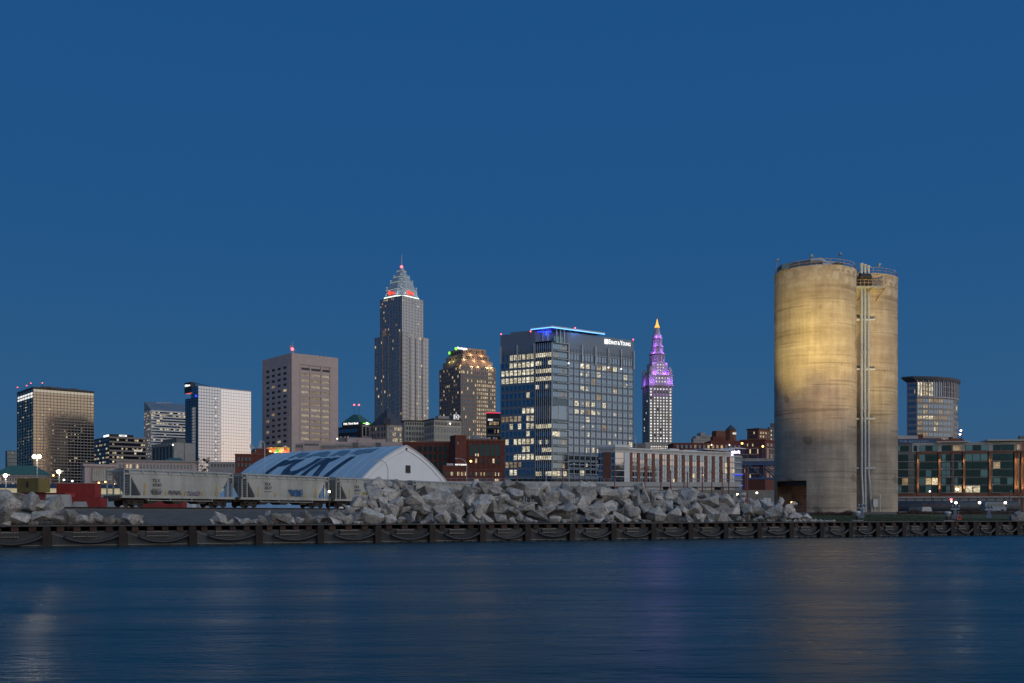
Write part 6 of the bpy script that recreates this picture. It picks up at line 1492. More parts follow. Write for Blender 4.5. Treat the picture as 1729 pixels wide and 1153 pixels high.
# --- trees at the hotel foot
mat('bark', (.05, .035, .025), .9); mat('leaf_dark', (.020, .030, .014), .9, var=.5, scale=.5)
def tree(px, py_top, d, w, label, seed):
    q = random.Random(seed); p = Vector((wx(px, d), d)); z = G; h = wz(py_top, d) - z
    r = thing('tree', label, 'tree', (p.x, p.y, z), 0, 'trees at the hotel foot')
    mb = MB(); mb.tube([(0, 0, -.3), (.1, 0, h * .35), (.3, .1, h * .7)], [.28, .2, .08], 7)
    limbs = []
    for k in range(7):
        a = q.uniform(0, 6.28); t = Vector((math.cos(a) * w * q.uniform(.3, .8), math.sin(a) * w * q.uniform(.3, .8), h * q.uniform(.5, .9))); limbs.append(t); mb.tube([(.1, 0, h * q.uniform(.25, .5)), t], [.1, .03], 5)
    mb.build('trunk', 'bark', r)
    mb = MB()
    for k in range(26):
        c = Vector((q.gauss(0, .45) * w, q.gauss(0, .45) * w, h * q.uniform(.38, .93))); s_ = q.uniform(.5, 1.1)
        for j in range(60):
            v = Vector((q.gauss(0, 1), q.gauss(0, 1), q.gauss(0, .7))) * s_ * .6 + c; a = Vector((q.uniform(-1, 1), q.uniform(-1, 1), q.uniform(-1, 1))).normalized() * .28; b = a.cross(Vector((q.uniform(-1, 1), q.uniform(-1, 1), 1))).normalized() * .18
            i = len(mb.v); mb.v += [tuple(v - a), tuple(v + b), tuple(v + a), tuple(v - b)]; mb.f.append((i, i + 1, i + 2, i + 3)); mb.m.append(0)
    mb.build('crown', 'leaf_dark', r)
tree(342, 766, 600, 4.2, 'dark rounded tree against the foot of the mirrored hotel, leftmost of the row', 1)
tree(355, 767, 600, 4.4, 'dark tree with an orange lamp behind it at the mirrored hotel foot', 2)
tree(382, 772, 610, 4.0, 'low dark tree in front of the bright rear slab of the mirrored hotel', 3)
tree(398, 771, 610, 4.2, 'dark tree at the right corner of the mirrored hotel', 4)
# ================================================================== the port: hall, sheds, containers, poles
# white fabric hall with PORT on its roof
mat('fabric_white', (.84, .86, .88), .55, var=.04, scale=.3); mat('fabric_roof', (.33, .50, .64), .6, var=.06, scale=.2)
mat('paint_navy', (.012, .045, .095), .6); mat('letter_slate', (.11, .21, .30), .6)
gA = Vector((wx(686, 251), 251.0)); hd = Vector((-.784, .614)).normalized(); hwd = Vector((-hd.y, hd.x)) * -1.0     # along the hall; across, to the right
hall = thing('fabric_hall', 'big white arched fabric warehouse hall with PORT painted on its roof', 'warehouse', (gA.x, gA.y, G), math.atan2(hwd.y, hwd.x))
# local frame: x across (right), y along the hall (away), z up
HT = wz(752, 251) - G; HWD = (-.30 + math.sqrt(.09 + .072 * HT)) / .036; HL = 51.5
def arch(n=18):
    out = []
    for k in range(n + 1):
        f = k / n; x = HWD * (1 - f); z = max(0, HT - (.30 * x + .018 * x * x)); out.append((x, z))
    return out                                                   # from the right foot to the ridge
AR = arch(); prof_ = [(x, z) for x, z in AR] + [(-x, z) for x, z in reversed(AR[:-1])]
mb = MB(); ny = 14
for j in range(ny + 1):
    y = HL * j / ny
    for x, z in prof_: mb.v.append((x, y, z + (0 if j % 1 == 0 else 0)))
k = len(prof_)
for j in range(ny):
    for i in range(k - 1): mb.f.append((j * k + i, (j + 1) * k + i, (j + 1) * k + i + 1, j * k + i + 1)); mb.m.append(0)
ro = mb.build('roof_membrane', 'fabric_roof', hall)
mb = MB(); mb.v += [(x, .05, z - .02) for x, z in prof_]; mb.f.append(tuple(range(len(prof_)))); mb.m.append(0); mb.build('gable_wall', 'fabric_white', hall)
mb = MB(); mb.v += [(x, HL - .05, z - .02) for x, z in prof_]; mb.f.append(tuple(reversed(range(len(prof_))))); mb.m.append(0); mb.build('gable_wall', 'fabric_white', hall)
mb = MB(); mb.tube([(x, -.02, z) for x, z in prof_], .16, 5, caps=False); mb.tube([(x * .93, -.02, z * .93) for x, z in prof_], .07, 4, caps=False); mb.build('gable_edge', 'white_panel', hall)
for j in range(1, ny):
    mb = MB(); mb.tube([(x * 1.003, HL * j / ny, z + .03) for x, z in prof_], .07, 4, caps=False); mb.build('roof_rib', 'fabric_roof', hall)
mb = MB(); mb.box(-.2, 1.4, -.15, .1, HT - 6.9, HT - 5.0); mb.build('gable_hatch', 'black_panel', hall)
mb = MB(); mb.ball((0, -.1, HT - .9), .28, n=5); mb.build('gable_vent', 'black_panel', hall)
# PORT lettering wrapped over the left slope: letters read from the far end (left) to the gable (right)
def arc_pts():
    pts = [(-x, z) for x, z in AR]; s = [0]
    for a, b in zip(pts, pts[1:]): s.append(s[-1] + math.hypot(b[0] - a[0], b[1] - a[1]))
    return pts, s
APT, ASL = arc_pts()
def on_arch(sv):
    for k in range(len(ASL) - 1):
        if ASL[k] <= sv <= ASL[k + 1] or k == len(ASL) - 2:
            f = (sv - ASL[k]) / (ASL[k + 1] - ASL[k]); a, b = APT[k], APT[k + 1]; nx, nz_ = -(b[1] - a[1]), (b[0] - a[0]); l = math.hypot(nx, nz_)
            return (a[0] + (b[0] - a[0]) * f, a[1] + (b[1] - a[1]) * f, nx / l, nz_ / l)
me = text_mesh('PORT', 'paint_navy', .30, .0, 1.0, .035).copy()
bm = bmesh.new(); bm.from_mesh(me)
bmesh.ops.remove_doubles(bm, verts=bm.verts, dist=1e-4)
for q in range(1, 14):
    bmesh.ops.bisect_plane(bm, geom=list(bm.verts) + list(bm.edges) + list(bm.faces), plane_co=(0, 0, q / 14), plane_no=(0, 0, 1))
for q in range(1, 12):
    bmesh.ops.bisect_plane(bm, geom=list(bm.verts) + list(bm.edges) + list(bm.faces), plane_co=(q / 12, 0, 0), plane_no=(1, 0, 0))
bmesh.ops.delete(bm, geom=[f for f in bm.faces if 8.9 / 14 < f.calc_center_median().z < 9.9 / 14], context='FACES')
for f in bm.faces: f.material_index = 1 if f.calc_center_median().z > .66 else 0  # upper part of the letters in a greyer tone than the lower
S0, S1 = ASL[-1] * .42, ASL[-1] * .94
for v in bm.verts:
    x, z, nx, nz_ = on_arch(S0 + (S1 - S0) * v.co.z); y = HL * (.80 - .66 * v.co.x); v.co = (x + nx * .10, y, z + nz_ * .10)
bmesh.ops.recalc_face_normals(bm, faces=bm.faces)
bm.to_mesh(me); bm.free(); me.materials.append(MATS['letter_slate']); link('roof_lettering', me, hall)

# low port shed with a lit pale band
r0 = W(-60, 860, 270); sh = thing('port_shed', 'long low port shed with a pale yellow lit band behind the train', 'shed', (r0.x, r0.y, G), rad(5))
mb = MB(); mb.box(0, 76, 0, 20, -.5, wz(834, 270) - G); mb.build('wall', mat('shed_teal', (.25, .36, .40), .7, var=.06), sh)
mb = MB(); mb.box(-.2, 76.2, -.3, 20, wz(833.5, 270) - G, wz(824, 270) - G); mb.build('lit_band', emat('band_glow', (1, .85, .48), .30, (.55, .5, .38)), sh)
mb = MB(); mb.prism([(-.6, -1), (77, -1), (77, 21), (-.6, 21)], wz(824, 270) - G, wz(816, 270) - G, top=[(-.6, 6), (77, 6), (77, 15), (-.6, 15)]); mb.build('roof', 'metal_dark', sh)
for k in range(10):
    mb = MB(); mb.box(3 + k * 7.4, 6.5 + k * 7.4, -.1, .05, 0, 3.2); mb.build('door', 'metal_pale', sh)
# civic stone buildings far left
B = Building('civic_hall', 'pinkish stone hall with tall columns behind the first railcar', 'building', 143, 520, 139, 206, 32)
fr = B.fr; t_ = B.v(787); B.core(t_, 'concrete_pink'); B.add('cornice', 'concrete_pink', lambda m: m.prism(B.poly(-.7), t_, t_ + 1.2))
for k in range(9):
    u = fr.u(157) + (fr.u(186) - fr.u(157)) * k / 8; q = fr.pt(u, 0, .9); B.add('column', 'stone_cream', lambda m: m.lathe([(.62, B.v(812)), (.5, B.v(790)), (.7, B.v(789))], 10, (q[0], q[1])))
B.grid(fr, fr.u(156), fr.u(187), B.v(811), B.v(790), 8, 1, .94, .95, ['lit_dim', 'glass_dark'], rnd_lit(.7), .04)
B = Building('civic_hall', 'low stone hall with a green copper roof at the far left edge', 'building', -10, 560, -30, 76, 12)
fr = B.fr; t_ = B.v(801); B.core(t_, 'concrete_pink'); P = B.poly(); cen = (P[0] + P[2]) / 2
B.add('roof', 'copper_green', lambda m: m.prism(B.poly(-1), t_, B.v(785), top=[cen + (p - cen) * .45 for p in P])); B.add('cornice', 'stone_grey', lambda m: m.prism(B.poly(-.6), t_ - 1, t_))
B.grid(fr, 1, fr.w - 1, B.v(822), B.v(804), 18, 2, .42, .6, ['glass_dark', 'lit_dim'], rnd_lit(.25), .04)
B = Building('stone_terrace', 'long low beige stone building just above the first railcar roof', 'building', 196, 430, 192, 330, 14)
fr = B.fr; t_ = B.v(779); B.core(t_, 'concrete_pink'); B.add('cornice', 'stone_grey', lambda m: m.prism(B.poly(-.5), t_, t_ + .7)); B.grid(fr, 1, fr.w - 1, B.v(792), B.v(782), 22, 1, .5, .7, ['glass_dark', 'lit_home'], lambda c, r, a, b: 1 if c in (2, 3, 5) else 0, .04, True)
B = Building('gabled_house', 'small building with a dark green gabled roof beyond the first railcar', 'building', 278, 520, 275, 309, 8)
t_ = B.v(778); B.core(t_, 'stone_grey'); P = B.poly(); B.add('roof', 'copper_green', lambda m: m.prism(P, t_, B.v(771.5), top=[P[0] + (P[3] - P[0]) * .5 + (P[1] - P[0]) * .12, P[1] + (P[2] - P[1]) * .48 - (P[1] - P[0]) * .3, P[1] + (P[2] - P[1]) * .52 - (P[1] - P[0]) * .3, P[0] + (P[3] - P[0]) * .54 + (P[1] - P[0]) * .12]))
B = Building('low_block', 'low grey flat-roofed block between the mirrored hotel and the brick store', 'building', 352, 480, 348, 400, 6); B.core(B.v(779.5), 'concrete_grey'); B.grid(B.fr, 1, B.fr.w - 1, B.v(790), B.v(781), 8, 1, .5, .6, ['glass_dark', 'lit_home'], rnd_lit(.2), .05)
B = Building('brick_store', 'dark red brick store with grid windows left of the white hall', 'building', 397, 400, 394, 462, 10)
fr = B.fr; t_ = B.v(768); B.core(t_, 'brick_red'); B.add('parapet', 'brick_brown', lambda m: m.prism(B.poly(-.2), t_, t_ + .5)); B.grid(fr, .6, fr.u(425), B.v(790), B.v(770), 4, 2, .6, .6, ['glass_dark'], None, .04, True, frame=.08, fm='metal_dark')
B.add('stepped_gable', 'brick_red', lambda m: [fr.box(m, fr.u(424), fr.w, t_, t_ + 1.2, -8, 0), fr.box(m, fr.u(432), fr.u(452), t_ + 1.2, t_ + 2.6, -8, 0)])
B = Building('glass_hall', 'small angular glass building in the gap left of the pinkish concrete tower', 'building', 430, 700, 424, 446, 20); B.core(B.v(757), 'concrete_dark'); B.add('sail_roof', 'metal_pale', lambda m: [m.prism([(2, 0), (4.5, 0), (4.5, 3)], B.v(757), B.v(744), top=[(4.2, 0), (4.5, 0), (4.5, .5)]), m.prism([(-3, -1), (0, -1), (0, 3)], B.v(757), B.v(750), top=[(-3, -1), (-2.6, -1), (-2.6, 0)])]); B.grid(B.fr, .3, B.fr.w - .3, B.v(775), B.v(758), 5, 4, .6, .6, ['glass_blue', 'lit_far'], rnd_lit(.3), .05)
# lit mural wall
def mural():
    m, t, out = nodes_of('mural_paint'); p = t.nodes.new('ShaderNodeBsdfPrincipled'); t.links.new(p.outputs[0], out.inputs[0]); p.inputs['Roughness'].default_value = .7
    ge = t.nodes.new('ShaderNodeNewGeometry'); v = t.nodes.new('ShaderNodeTexVoronoi'); v.inputs['Scale'].default_value = .55; t.links.new(ge.outputs['Position'], v.inputs['Vector'])
    r = t.nodes.new('ShaderNodeValToRGB'); ramp(r, [(0, (.7, .18, .05)), (.25, (.75, .5, .06)), (.45, (.15, .4, .12)), (.65, (.7, .62, .4)), (.85, (.65, .12, .06))], 'CONSTANT')
    sx = t.nodes.new('ShaderNodeSeparateColor'); t.links.new(v.outputs['Color'], sx.inputs[0]); t.links.new(sx.outputs[0], r.inputs[0]); t.links.new(r.outputs[0], p.inputs['Base Color']); MATS['mural_paint'] = m
mural()
r0 = W(450, 767, 520); mu = thing('painted_wall', 'colourful floodlit mural wall at the foot of the pinkish concrete tower', 'mural', (r0.x, r0.y, G), rad(8))
zt = wz(755, 520) - G; mb = MB(); mb.box(0, 11.8, 0, .6, -.3, zt); mb.build('wall', 'mural_paint', mu)
for k in range(4): q = (1.4 + 3 * k, -1.6, wz(766, 520) - G); lamp(mu, q, (1, .85, .5), 260, .15); 
mb = MB(); mb.box(0, 11.8, -1.7, -1.5, wz(767.5, 520) - G - .2, wz(767.5, 520) - G); mb.build('light_rail', 'lamp_globe', mu)

# containers and concrete blocks at the left
mat('box_red', (.30, .035, .030), .55, var=.2, scale=1, dirt=.3); mat('box_olive', (.20, .155, .045), .6, var=.15, scale=1, dirt=.3); mat('box_maroon', (.17, .030, .035), .6, var=.2, scale=1)
def container(px, d, zb, L, m, rot, label, H=2.6):
    p = Vector((wx(px, d), d)); r = thing('shipping_container', label, 'container', (p.x, p.y, zb), rad(rot), 'containers behind the left boulders')
    mb = MB(); mb.box(.06, L - .06, .06, 2.38, .12, H - .08); mb.build('box', m, r)
    mb = MB(); n = int(L / .28)
    for k in range(n): x = .2 + (L - .4) * k / n; mb.box(x, x + .14, .025, .06, .15, H - .12)
    mb.build('corrugation', m, r, stuff=True)
    mb = MB()
    for x in (0, L - .16):
        for y in (0, 2.28): mb.box(x, x + .16, y, y + .16, 0, H)
    for y in (0, 2.28): mb.box(.16, L - .16, y, y + .14, 0, .16); mb.box(.16, L - .16, y, y + .14, H - .12, H)
    for x in (0, L - .14): mb.box(x, x + .14, .16, 2.28, 0, .16); mb.box(x, x + .14, .16, 2.28, H - .12, H)
    mb.build('frame', m, r)
    mb = MB()
    for y in (.35, .8, 1.62, 2.05): mb.tube([(L + .02, y, .15), (L + .02, y, H - .15)], .03, 5)
    mb.box(L - .07, L + .005, .18, 1.19, .16, H - .14); mb.box(L - .07, L + .005, 1.24, 2.26, .16, H - .14); mb.build('door', m, r)
    return r
D = 186
c1 = container(28.5, D, wz(831.5, D), 6.1, 'box_olive', -28, 'olive shipping container stacked on red ones behind the left boulders'); link('marking', plate(.7, 1.1, 'metal_dark', .03), c1, (2.6, .02, .9))
container(9, D + 1, wz(831.5, D) - 2.62, 8.0, 'box_maroon', -24, 'maroon shipping container at the bottom left of the stack'); container(71, D + 3, wz(831.5, D) - 2.62, 6.1, 'box_red', -26, 'red shipping container directly under the olive one')
container(95, D + 4, wz(838.5, D) , 7.7, 'box_red', -6, 'upper red shipping container right of the olive one'); container(108, D + 2, wz(838.5, D) - 2.65, 7.3, 'box_red', -6, 'lower red shipping container nearest to the first railcar')
container(238, 190, G, 8.0, 'box_red', -4, 'red shipping container seen under the first railcar')
container(300, 200, G, 3.0, 'white_panel', 0, 'short white container glimpsed under the first railcar')
for px, py, w, h, d, lab_ in ((53, 855, 1.75, 1.55, 118, 'pale concrete block behind the left boulders, left of the tilted one'), (100, 855, 2.9, 1.5, 116, 'broad pale concrete block right of the left boulders'), (136, 857, 1.6, .95, 118, 'low pale concrete block beside the red containers')):
    p = Vector((wx(px, d), d)); z = gz(p); r = thing('concrete_barrier', lab_, 'barrier', (p.x, p.y, z), rad(RND.uniform(-8, 8)))
    zt = wz(py - 20 if h > 1 else py - 10, d) - z
    mb = MB(); mb.prism([(-w / 2, -.5), (w / 2, -.5), (w / 2, .5), (-w / 2, .5)], -.1, max(.6, zt), top=[(-w / 2 + .1, -.35), (w / 2 - .25, -.35), (w / 2 - .25, .35), (-w / 2 + .1, .35)]); mb.build('block', 'concrete_pale', r)
    mb = MB(); mb.tube([(-.3, 0, max(.6, zt) - .1), (-.3, 0, max(.6, zt) + .12), (.3, 0, max(.6, zt) + .12), (.3, 0, max(.6, zt) - .1)], .03, 5); mb.build('lifting_eye', 'metal_dark', r)

# elevated road behind the train with red poles
r0 = W(700, 820, 330); rd = thing('road_viaduct', 'beige elevated road with a thin railing behind the boulders', 'viaduct', (r0.x, r0.y, G), rad(7))
mb = MB(); zt = wz(812, 330) - G; mb.box(0, 112, 0, 9, zt - 1.6, zt); mb.build('deck', 'concrete_pale', rd)
for k in range(12): mb = MB(); mb.box(3 + 9.3 * k, 4.2 + 9.3 * k, 1, 8, -.5, zt - 1.6); mb.build('pier', 'concrete_grey', rd)
mb = MB(); mb.box(0, 112, .1, .2, zt + .9, zt + 1.0)
for k in range(57): mb.box(2 * k, 2 * k + .08, .1, .2, zt, zt + .9)
mb.build('railing', 'metal_grey', rd)
mb = MB(); mb.box(-20, 128, -3, -2.4, -.5, wz(826, 330) - G); mb.build('retaining_wall', mat('wall_drab', (.20, .19, .165), .85), rd)
mat('pole_red', (.23, .075, .075), .6, var=.2)
RP = [(831, 796, 320), (873, 791, 300), (950, 790, 296), (1038, 788, 290), (1089, 786, 300), (1116, 789, 300), (1132.5, 794, 330), (1155, 795, 335), (1161, 796, 340), (1186, 788, 280), (1202, 792, 300), (1219.7, 795, 320), (1230.5, 788, 275), (1258.8, 785, 262), (1262, 787, 275)]
for px, py, d in RP:
    h = wz(py, d) - G; r = thing('red_pole', 'thin dull red power pole of the row behind the boulder heap', 'pole', (wx(px, d), d, G), 0, 'red poles behind the boulders')
    mb = MB(); mb.tube([(0, 0, -.3), (0, 0, h)], [.22, .15], 8); mb.build('shaft', 'pole_red', r)
    mb = MB(); mb.box(-.9, .3, -.06, .06, h - .9, h - .78); mb.tube([(-.8, 0, h - .8), (-.1, 0, h - .1)], .03, 4); mb.build('bracket', 'metal_dark', r)

# dark tank with red lettering, low lamps and signal on the right bank
D = 262; r0 = W(1498, 866, D); tk = thing('storage_tank', 'long dark horizontal tank with faint red lettering behind the grass bank', 'tank', (r0.x, r0.y, G), 0)
zc0 = wz(857, D) - G; mb = MB(); mb.tube([(-2, 0, zc0), (-1.6, 0, zc0), (34, 0, zc0), (34.4, 0, zc0)], [1.1, 1.75, 1.75, 1.1], 28); mb.build('shell', mat('tank_navy', (.022, .034, .046), .5, var=.3, scale=.5), tk, smooth=True)
for k in range(5): mb = MB(); mb.box(1 + 8 * k, 2.2 + 8 * k, -1.2, 1.2, -.4, zc0 - 1.2); mb.build('saddle', 'concrete_dark', tk)
me = text_mesh('THE BIG KAN', mat('letter_red', (.22, .02, .03), .6).name, 0, .01, 1.5, 0); o = link('lettering', me, tk, (wx(1552, D) - r0.x, -1.78, wz(853.6, D) - G)); o.scale = (wx(1611, D) - wx(1552, D), 1, .55)
def post_lamp(px, py, d, label, m='lamp_globe', r_=.22, grp=None, w=0, col=(1, .85, .6), arm=0.0, pole='metal_dark', cat='lamp', name='lamp_post'):
    p = Vector((wx(px, d), d)); z = gz(p) if d < 220 else G; h = wz(py, d) - z
    r = thing(name, label, cat, (p.x, p.y, z), 0, grp)
    mb = MB()
    if arm: mb.tube([(arm, 0, -.2), (arm, 0, h - .5), (arm * .6, 0, h + .15), (0, 0, h + .2)], [.11, .09, .07, .06], 7)
    else: mb.tube([(0, 0, -.2), (0, 0, h)], [.10, .07], 7)
    mb.build('pole', pole, r)
    mb = MB(); mb.ball((0, 0, h), r_, n=6); mb.build('bulb', m, r)
    mb = MB(); mb.lathe([(r_ * 1.25, h + r_ * .75), (r_ * .4, h + r_ * 1.35)], 10); mb.build('cap', 'metal_dark', r)
    if w: lamp(r, (0, -r_ * 1.6, h), col, w, r_)
    return r
for px, t in ((1513.5, 'beside the farther silo'), (1614, 'above the glowing floodlight'), (1654, 'left of the unlit floodlight'), (1697.5, 'near the right edge')):
    post_lamp(px, 848.7, 215, 'low globe lamp in front of the dark tank, ' + t, grp='globe lamps on the right bank', r_=.26)
post_lamp(1616.5, 826, 300, 'bright warm lamp on a pole in front of the apartment balconies', 'lamp_warm', .42, w=300, col=(1, .8, .4))
post_lamp(1570, 829.5, 300, 'small bent street lamp in front of the apartments, left', 'lamp_globe', .2, arm=.5); post_lamp(1707, 829.5, 300, 'small bent street lamp in front of the apartments, right', 'metal_pale', .2, arm=-.5)
r = post_lamp(1606, 843, 205, 'red signal light beside the globe lamp', 'beacon_red', .24); mb = MB(); mb.ball((0, -.1, wz(846.5, 205) - r.location.z), .14, n=5); mb.build('lower_bulb', 'lamp_globe', r)
# parked van and low clutter on the bank
r0 = Vector((wx(1690, 190), 190)); z = gz(r0); vn = thing('parked_van', 'grey van parked behind the right end of the grass bank', 'van', (r0.x - 1.4, r0.y, z))
mb = MB(); pr = [(-2.0, .35), (2.0, .35), (2.05, 1.0), (1.75, 1.15), (1.45, 1.85), (1.2, 1.98), (-1.85, 1.98), (-2.05, 1.7)]
n = len(pr); i = 0
for y in (-.85, .85): mb.v += [(x, y, zz) for x, zz in pr]
mb.f.append(tuple(range(n))); mb.m.append(0); mb.f.append(tuple(reversed(range(n, 2 * n)))); mb.m.append(0)
for k in range(n): j = (k + 1) % n; mb.f.append((k, n + k, n + j, j)); mb.m.append(0)
mb.build('body', 'metal_grey', vn)
for a, b in ((-1.6, -.5), (-.4, .5), (.6, 1.35)): mb = MB(); mb.box(a, b, -.88, -.85, 1.15, 1.75); mb.build('window', 'glass_dark', vn)
for x in (-1.25, 1.3):
    for y in (-.8, .8): mb = MB(); mb.tube([(x, y - .1, .33), (x, y + .1, .33)], .33, 14); mb.build('wheel', 'rubber_black', vn)
# tall yard lamps at the left
def mast_lamp(px, py, d, label, r_, heads=1, w=0):
    p = Vector((wx(px, d), d)); z = G; h = wz(py, d) - z; r = thing('mast_lamp', label, 'lamp', (p.x, p.y, z), 0, 'bright yard lamps at the left')
    mb = MB(); mb.tube([(0, 0, -.3), (0, 0, h + .3)], [.16, .09], 8); mb.build('mast', 'metal_grey', r)
    mb = MB(); mb.box(-.9, .9, -.06, .06, h + .1, h + .25); mb.build('crossarm', 'metal_grey', r)
    for k in range(heads):
        x = (k - (heads - 1) / 2) * 1.0; mb = MB(); mb.ball((x, -.25, h), r_, n=6); mb.build('lamp_head', 'lamp_warm', r)
        mb = MB(); mb.box(x - r_, x + r_, -.1, .25, h - .1, h + r_ * 1.2); mb.build('housing', 'metal_dark', r)
    if w: lamp(r, (0, -.9, h - .2), (1, .84, .5), w, .4)
mast_lamp(63, 771, 205, 'brightest yard lamp on the tall mast above the olive container', .42, 2, 900); mast_lamp(100, 796.5, 215, 'bright yard lamp just right of the olive container', .42, 1, 400); mast_lamp(10, 803, 210, 'bright yard lamp at the far left edge', .40, 1, 400)
for px, py in ((167, 815), (178, 813.5), (192.5, 817.5), (90, 802.5), (108, 810), (122, 812)):
    post_lamp(px, py, 330, 'small orange street lamp in the distance by the first railcar and containers', 'sodium' if px > 150 or px == 90 else 'white_light', .30, grp='distant orange street lamps')
for px, py, d, t in ((795, 778.5, 385, 'orange street lamp in front of the brick warehouses'), (1253, 748.5, 420, 'left orange street lamp above the blue bridge'), (1288, 753.5, 410, 'right orange street lamp above the blue bridge, beside the silo'), (1186.6, 802, 370, 'tiny orange lamp in front of the low hotel')):
    post_lamp(px, py, d, t, 'sodium', .42 if d != 370 else .2, grp='orange street lamps', w=150 if d != 370 else 0, col=(1, .5, .12), arm=.9)
for px, py, d, t in ((1622.5, 727, 500, 'upper of the twin pink roof lamps right of the curved tower'), (1621, 733, 500, 'lower of the twin pink roof lamps right of the curved tower')):
    post_lamp(px, py, d, t, emat('lamp_pink', (1, .62, .48), 14).name, .42, arm=.6)
post_lamp(1245, 834.5, 240, 'white lamp low behind the right part of the boulder heap', 'lamp_warm', .24); post_lamp(1278, 832, 240, 'white lamp below the blue bridge', 'lamp_globe', .24)
post_lamp(556, 830, 136, 'glaring white lamp at the coupling of the second railcar', 'lamp_warm', .16, w=12)
# unlit road lamps with long arms
def cobra(px, py, d, arm, label, h2=None):
    z = G; h = wz(py, d) - z; r = thing('street_lamp', label, 'street lamp', (wx(px, d), d, z), 0, 'unlit road lamps')
    s = 1 if arm > 0 else -1
    mb = MB(); mb.tube([(0, 0, -.2), (0, 0, h - 1.8), (arm * .25, 0, h - .6), (arm * .6, 0, h - .1), (arm, 0, h)], [.13, .10, .08, .07, .06], 7); mb.build('pole', 'metal_pale', r)
    mb = MB(); mb.prism([(min(arm, arm + s * .9), -.2), (max(arm, arm + s * .9), -.2), (max(arm, arm + s * .9), .2), (min(arm, arm + s * .9), .2)], h - .14, h + .12); mb.build('head', 'metal_pale', r)
cobra(788, 774, 300, -2.6, 'grey street lamp with a long arm in front of the brick warehouses'); cobra(655, 777, 215, -2.0, 'grey street lamp with a long arm before the white hall gable'); cobra(447, 745, 260, -.5, 'tall thin lamp pole before the left end of the white hall')
cobra(961, 783, 320, 1.2, 'thin street lamp before the glass office tower'); cobra(922, 800, 330, .6, 'short street lamp before the glass office tower'); cobra(1073.5, 734, 420, -1.2, 'dark street lamp between the glass tower and the spire tower')

# scrub, fence and clutter behind the grass bank
mat('scrub_brown', (.075, .036, .022), .95, var=.4, scale=.6)
mb = MB()
for k in range(7000):
    px = RND.choice((RND.uniform(1366, 1440), RND.uniform(1515, 1729), RND.uniform(1515, 1660))); t = 30 + RND.uniform(0, 6) if px < 1500 else 34 + RND.uniform(0, 8); p = qpx(px, t)
    h = .25 + .8 * max(0, noise.noise(Vector((px * .045, t * .3, 7))) + .25)
    blade(mb, p.x, p.y, gz(p) - .05, h * RND.uniform(.5, 1.2), .035, RND.uniform(.05, .4), RND.uniform(0, 6.28))
g = mb.build('scrub', 'scrub_brown', stuff=True); tag(g, 'reddish brown scrub along the back of the grass bank', 'scrub')
D = 232; r0 = W(1515, 860, D); fe = thing('wire_fence', 'low dark wire fence with posts between the grass bank and the tank', 'fence', (r0.x, r0.y, G))
for k in range(15):
    mb = MB(); mb.tube([(k * 2.4, 0, -.3), (k * 2.4, 0, 1.5)], .045, 5); mb.build('post', 'metal_dark', fe)
mb = MB()
for z in (.4, .8, 1.2, 1.48): mb.box(0, 33.6, -.012, .012, z - .012, z + .012)
mb.build('wire', 'metal_dark', fe, stuff=True)
for px, d, w, c_, t in ((1545, 226, 3.6, 'tarp_blue', 'low blue tarpaulin stack behind the grass bank'), (1562, 200, 2.0, 'metal_pale', 'small pale pallet stack behind the grass bank')):
    p = Vector((wx(px, d), d)); z = gz(p); r = thing('covered_stack', t, 'stack', (p.x, p.y, z), rad(4))
    for k in range(3): mb = MB(); mb.box(-w / 2 + .05 * k, w / 2 - .08 * k, -.8, .8, .02 + .3 * k, .28 + .3 * k); mb.build('layer', c_, r)
# ================================================================== labels that single out each repeat
ORD = ['first', 'second', 'third', 'fourth', 'fifth', 'sixth', 'seventh', 'eighth', 'ninth', 'tenth', 'eleventh', 'twelfth', 'thirteenth', 'fourteenth', 'fifteenth', 'sixteenth', 'seventeenth', 'eighteenth', 'nineteenth', 'twentieth']
def ordinal(k):
    if k < 20: return ORD[k]
    t, u = divmod(k + 1, 10); tens = {2: 'twenty', 3: 'thirty', 4: 'forty', 5: 'fifty', 6: 'sixty'}[t]
    return {2: 'twentieth', 3: 'thirtieth', 4: 'fortieth', 5: 'fiftieth', 6: 'sixtieth'}[t] if u == 0 else tens + '-' + ORD[u - 1]
def colpx(o): return CX + F * o.location.x / o.location.y
def rowpx(o): return HY - F * (o.location.z - CZ) / o.location.y
ZONES = [(0, 640, 'the third railcar'), (640, 755, 'the white hall gable'), (755, 845, 'the brick warehouses'), (845, 905, 'the glass tower left wall'), (905, 960, 'the glass tower corner'), (960, 1012, 'the glass tower right wall'), (1012, 1090, 'the low hotel left end'), (1090, 1160, 'the low hotel middle'), (1160, 1250, 'the low hotel right end'), (1250, 1310, 'the blue bridge'), (1310, 1500, 'the silo doorway')]
buck = {}
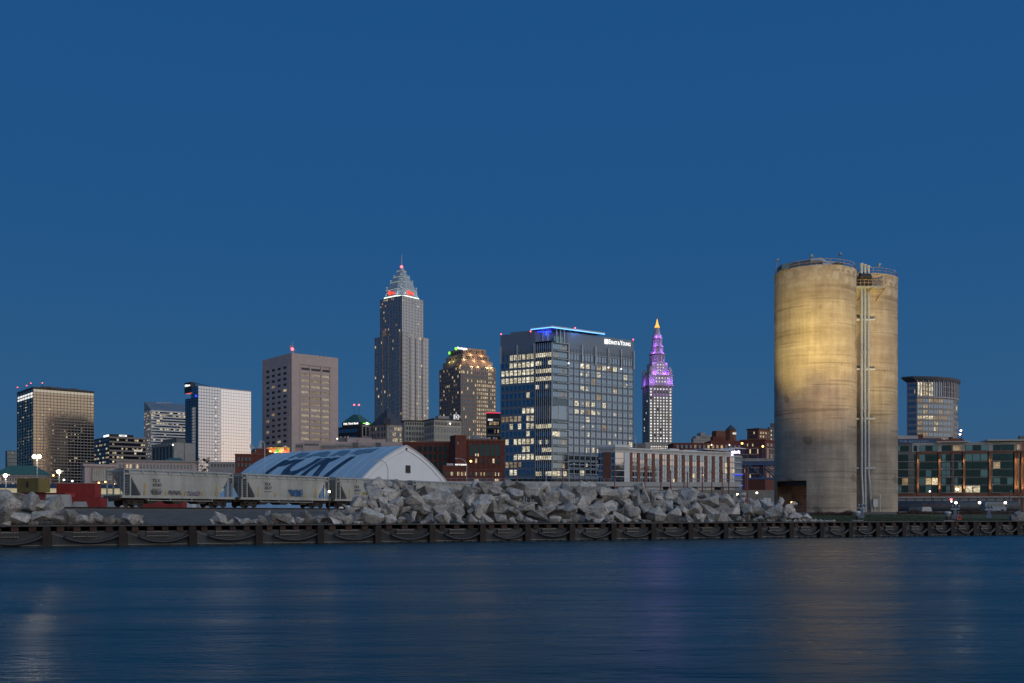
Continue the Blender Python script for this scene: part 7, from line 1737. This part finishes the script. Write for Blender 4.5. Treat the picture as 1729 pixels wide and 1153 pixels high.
for o in [o for o in bpy.data.objects if o.parent is None and o.get('group')]:
    g = o['group']
    if g == 'boulders of the long heap':
        zone = next(z for a, b, z in ZONES if a <= colpx(o) < b); h = rowpx(o)
        base = 883; top = 866 - F * (1.74 + prof(colpx(o)) - CZ) / o.location.y; f = (base - h) / max(8, base - top)
        row = 'bottom row' if f < .36 else ('middle rows' if f < .68 else 'top row')
        buck.setdefault((g, 'boulder in the heap\'s %s below %s, %%s from left' % (row, zone)), []).append(o)
    elif g == 'small stones of the long heap':
        zone = next(z for a, b, z in ZONES if a <= colpx(o) < b); buck.setdefault((g, 'small stone at the heap foot below %s, %%s from the left' % zone), []).append(o)
    elif g == 'boulders of the left heap': buck.setdefault((g, 'big pale boulder, ' + ('upper' if rowpx(o) < 862 else 'lower') + ' row at the far left, %s from the left'), []).append(o)
    elif g == 'boulders of the short row': buck.setdefault((g, 'low pale boulder in the short row on the coping, %s from the left'), []).append(o)
    elif g == 'boulders of the low scatter': buck.setdefault((g, 'small boulder in the low scatter left of the long heap, %s from the left'), []).append(o)
    elif g == 'boulders at the right end': buck.setdefault((g, 'grey boulder at the right end of the grass bank, %s from the left'), []).append(o)
    elif g == 'hose fenders along the quay': buck.setdefault((g, 'black hose hanging in a loop on the quay, %s loop from the left'), []).append(o)
    elif g == 'rubber blocks along the quay': buck.setdefault((g, 'ribbed black rubber block on the quay panels, %s from the left'), []).append(o)
    elif g == 'red poles behind the boulders': buck.setdefault((g, 'thin dull red pole behind the boulder heap, %s from the left'), []).append(o)
    elif g == 'distant orange street lamps': buck.setdefault((g, 'small distant street lamp left of the first railcar, %s from the left'), []).append(o)
for (g, fmt), os_ in buck.items():
    for k, o in enumerate(sorted(os_, key=colpx)): o['label'] = fmt % ordinal(k)
far = [o for o in bpy.data.objects if o.parent is None and o.get('category') == 'railcar' and 'distant' in o['label']]
for k, o in enumerate(sorted(far, key=lambda o: o.location.y)): o['label'] = 'hopper railcar almost hidden behind the boulder heap, %s car from the left' % ordinal(k + 5)
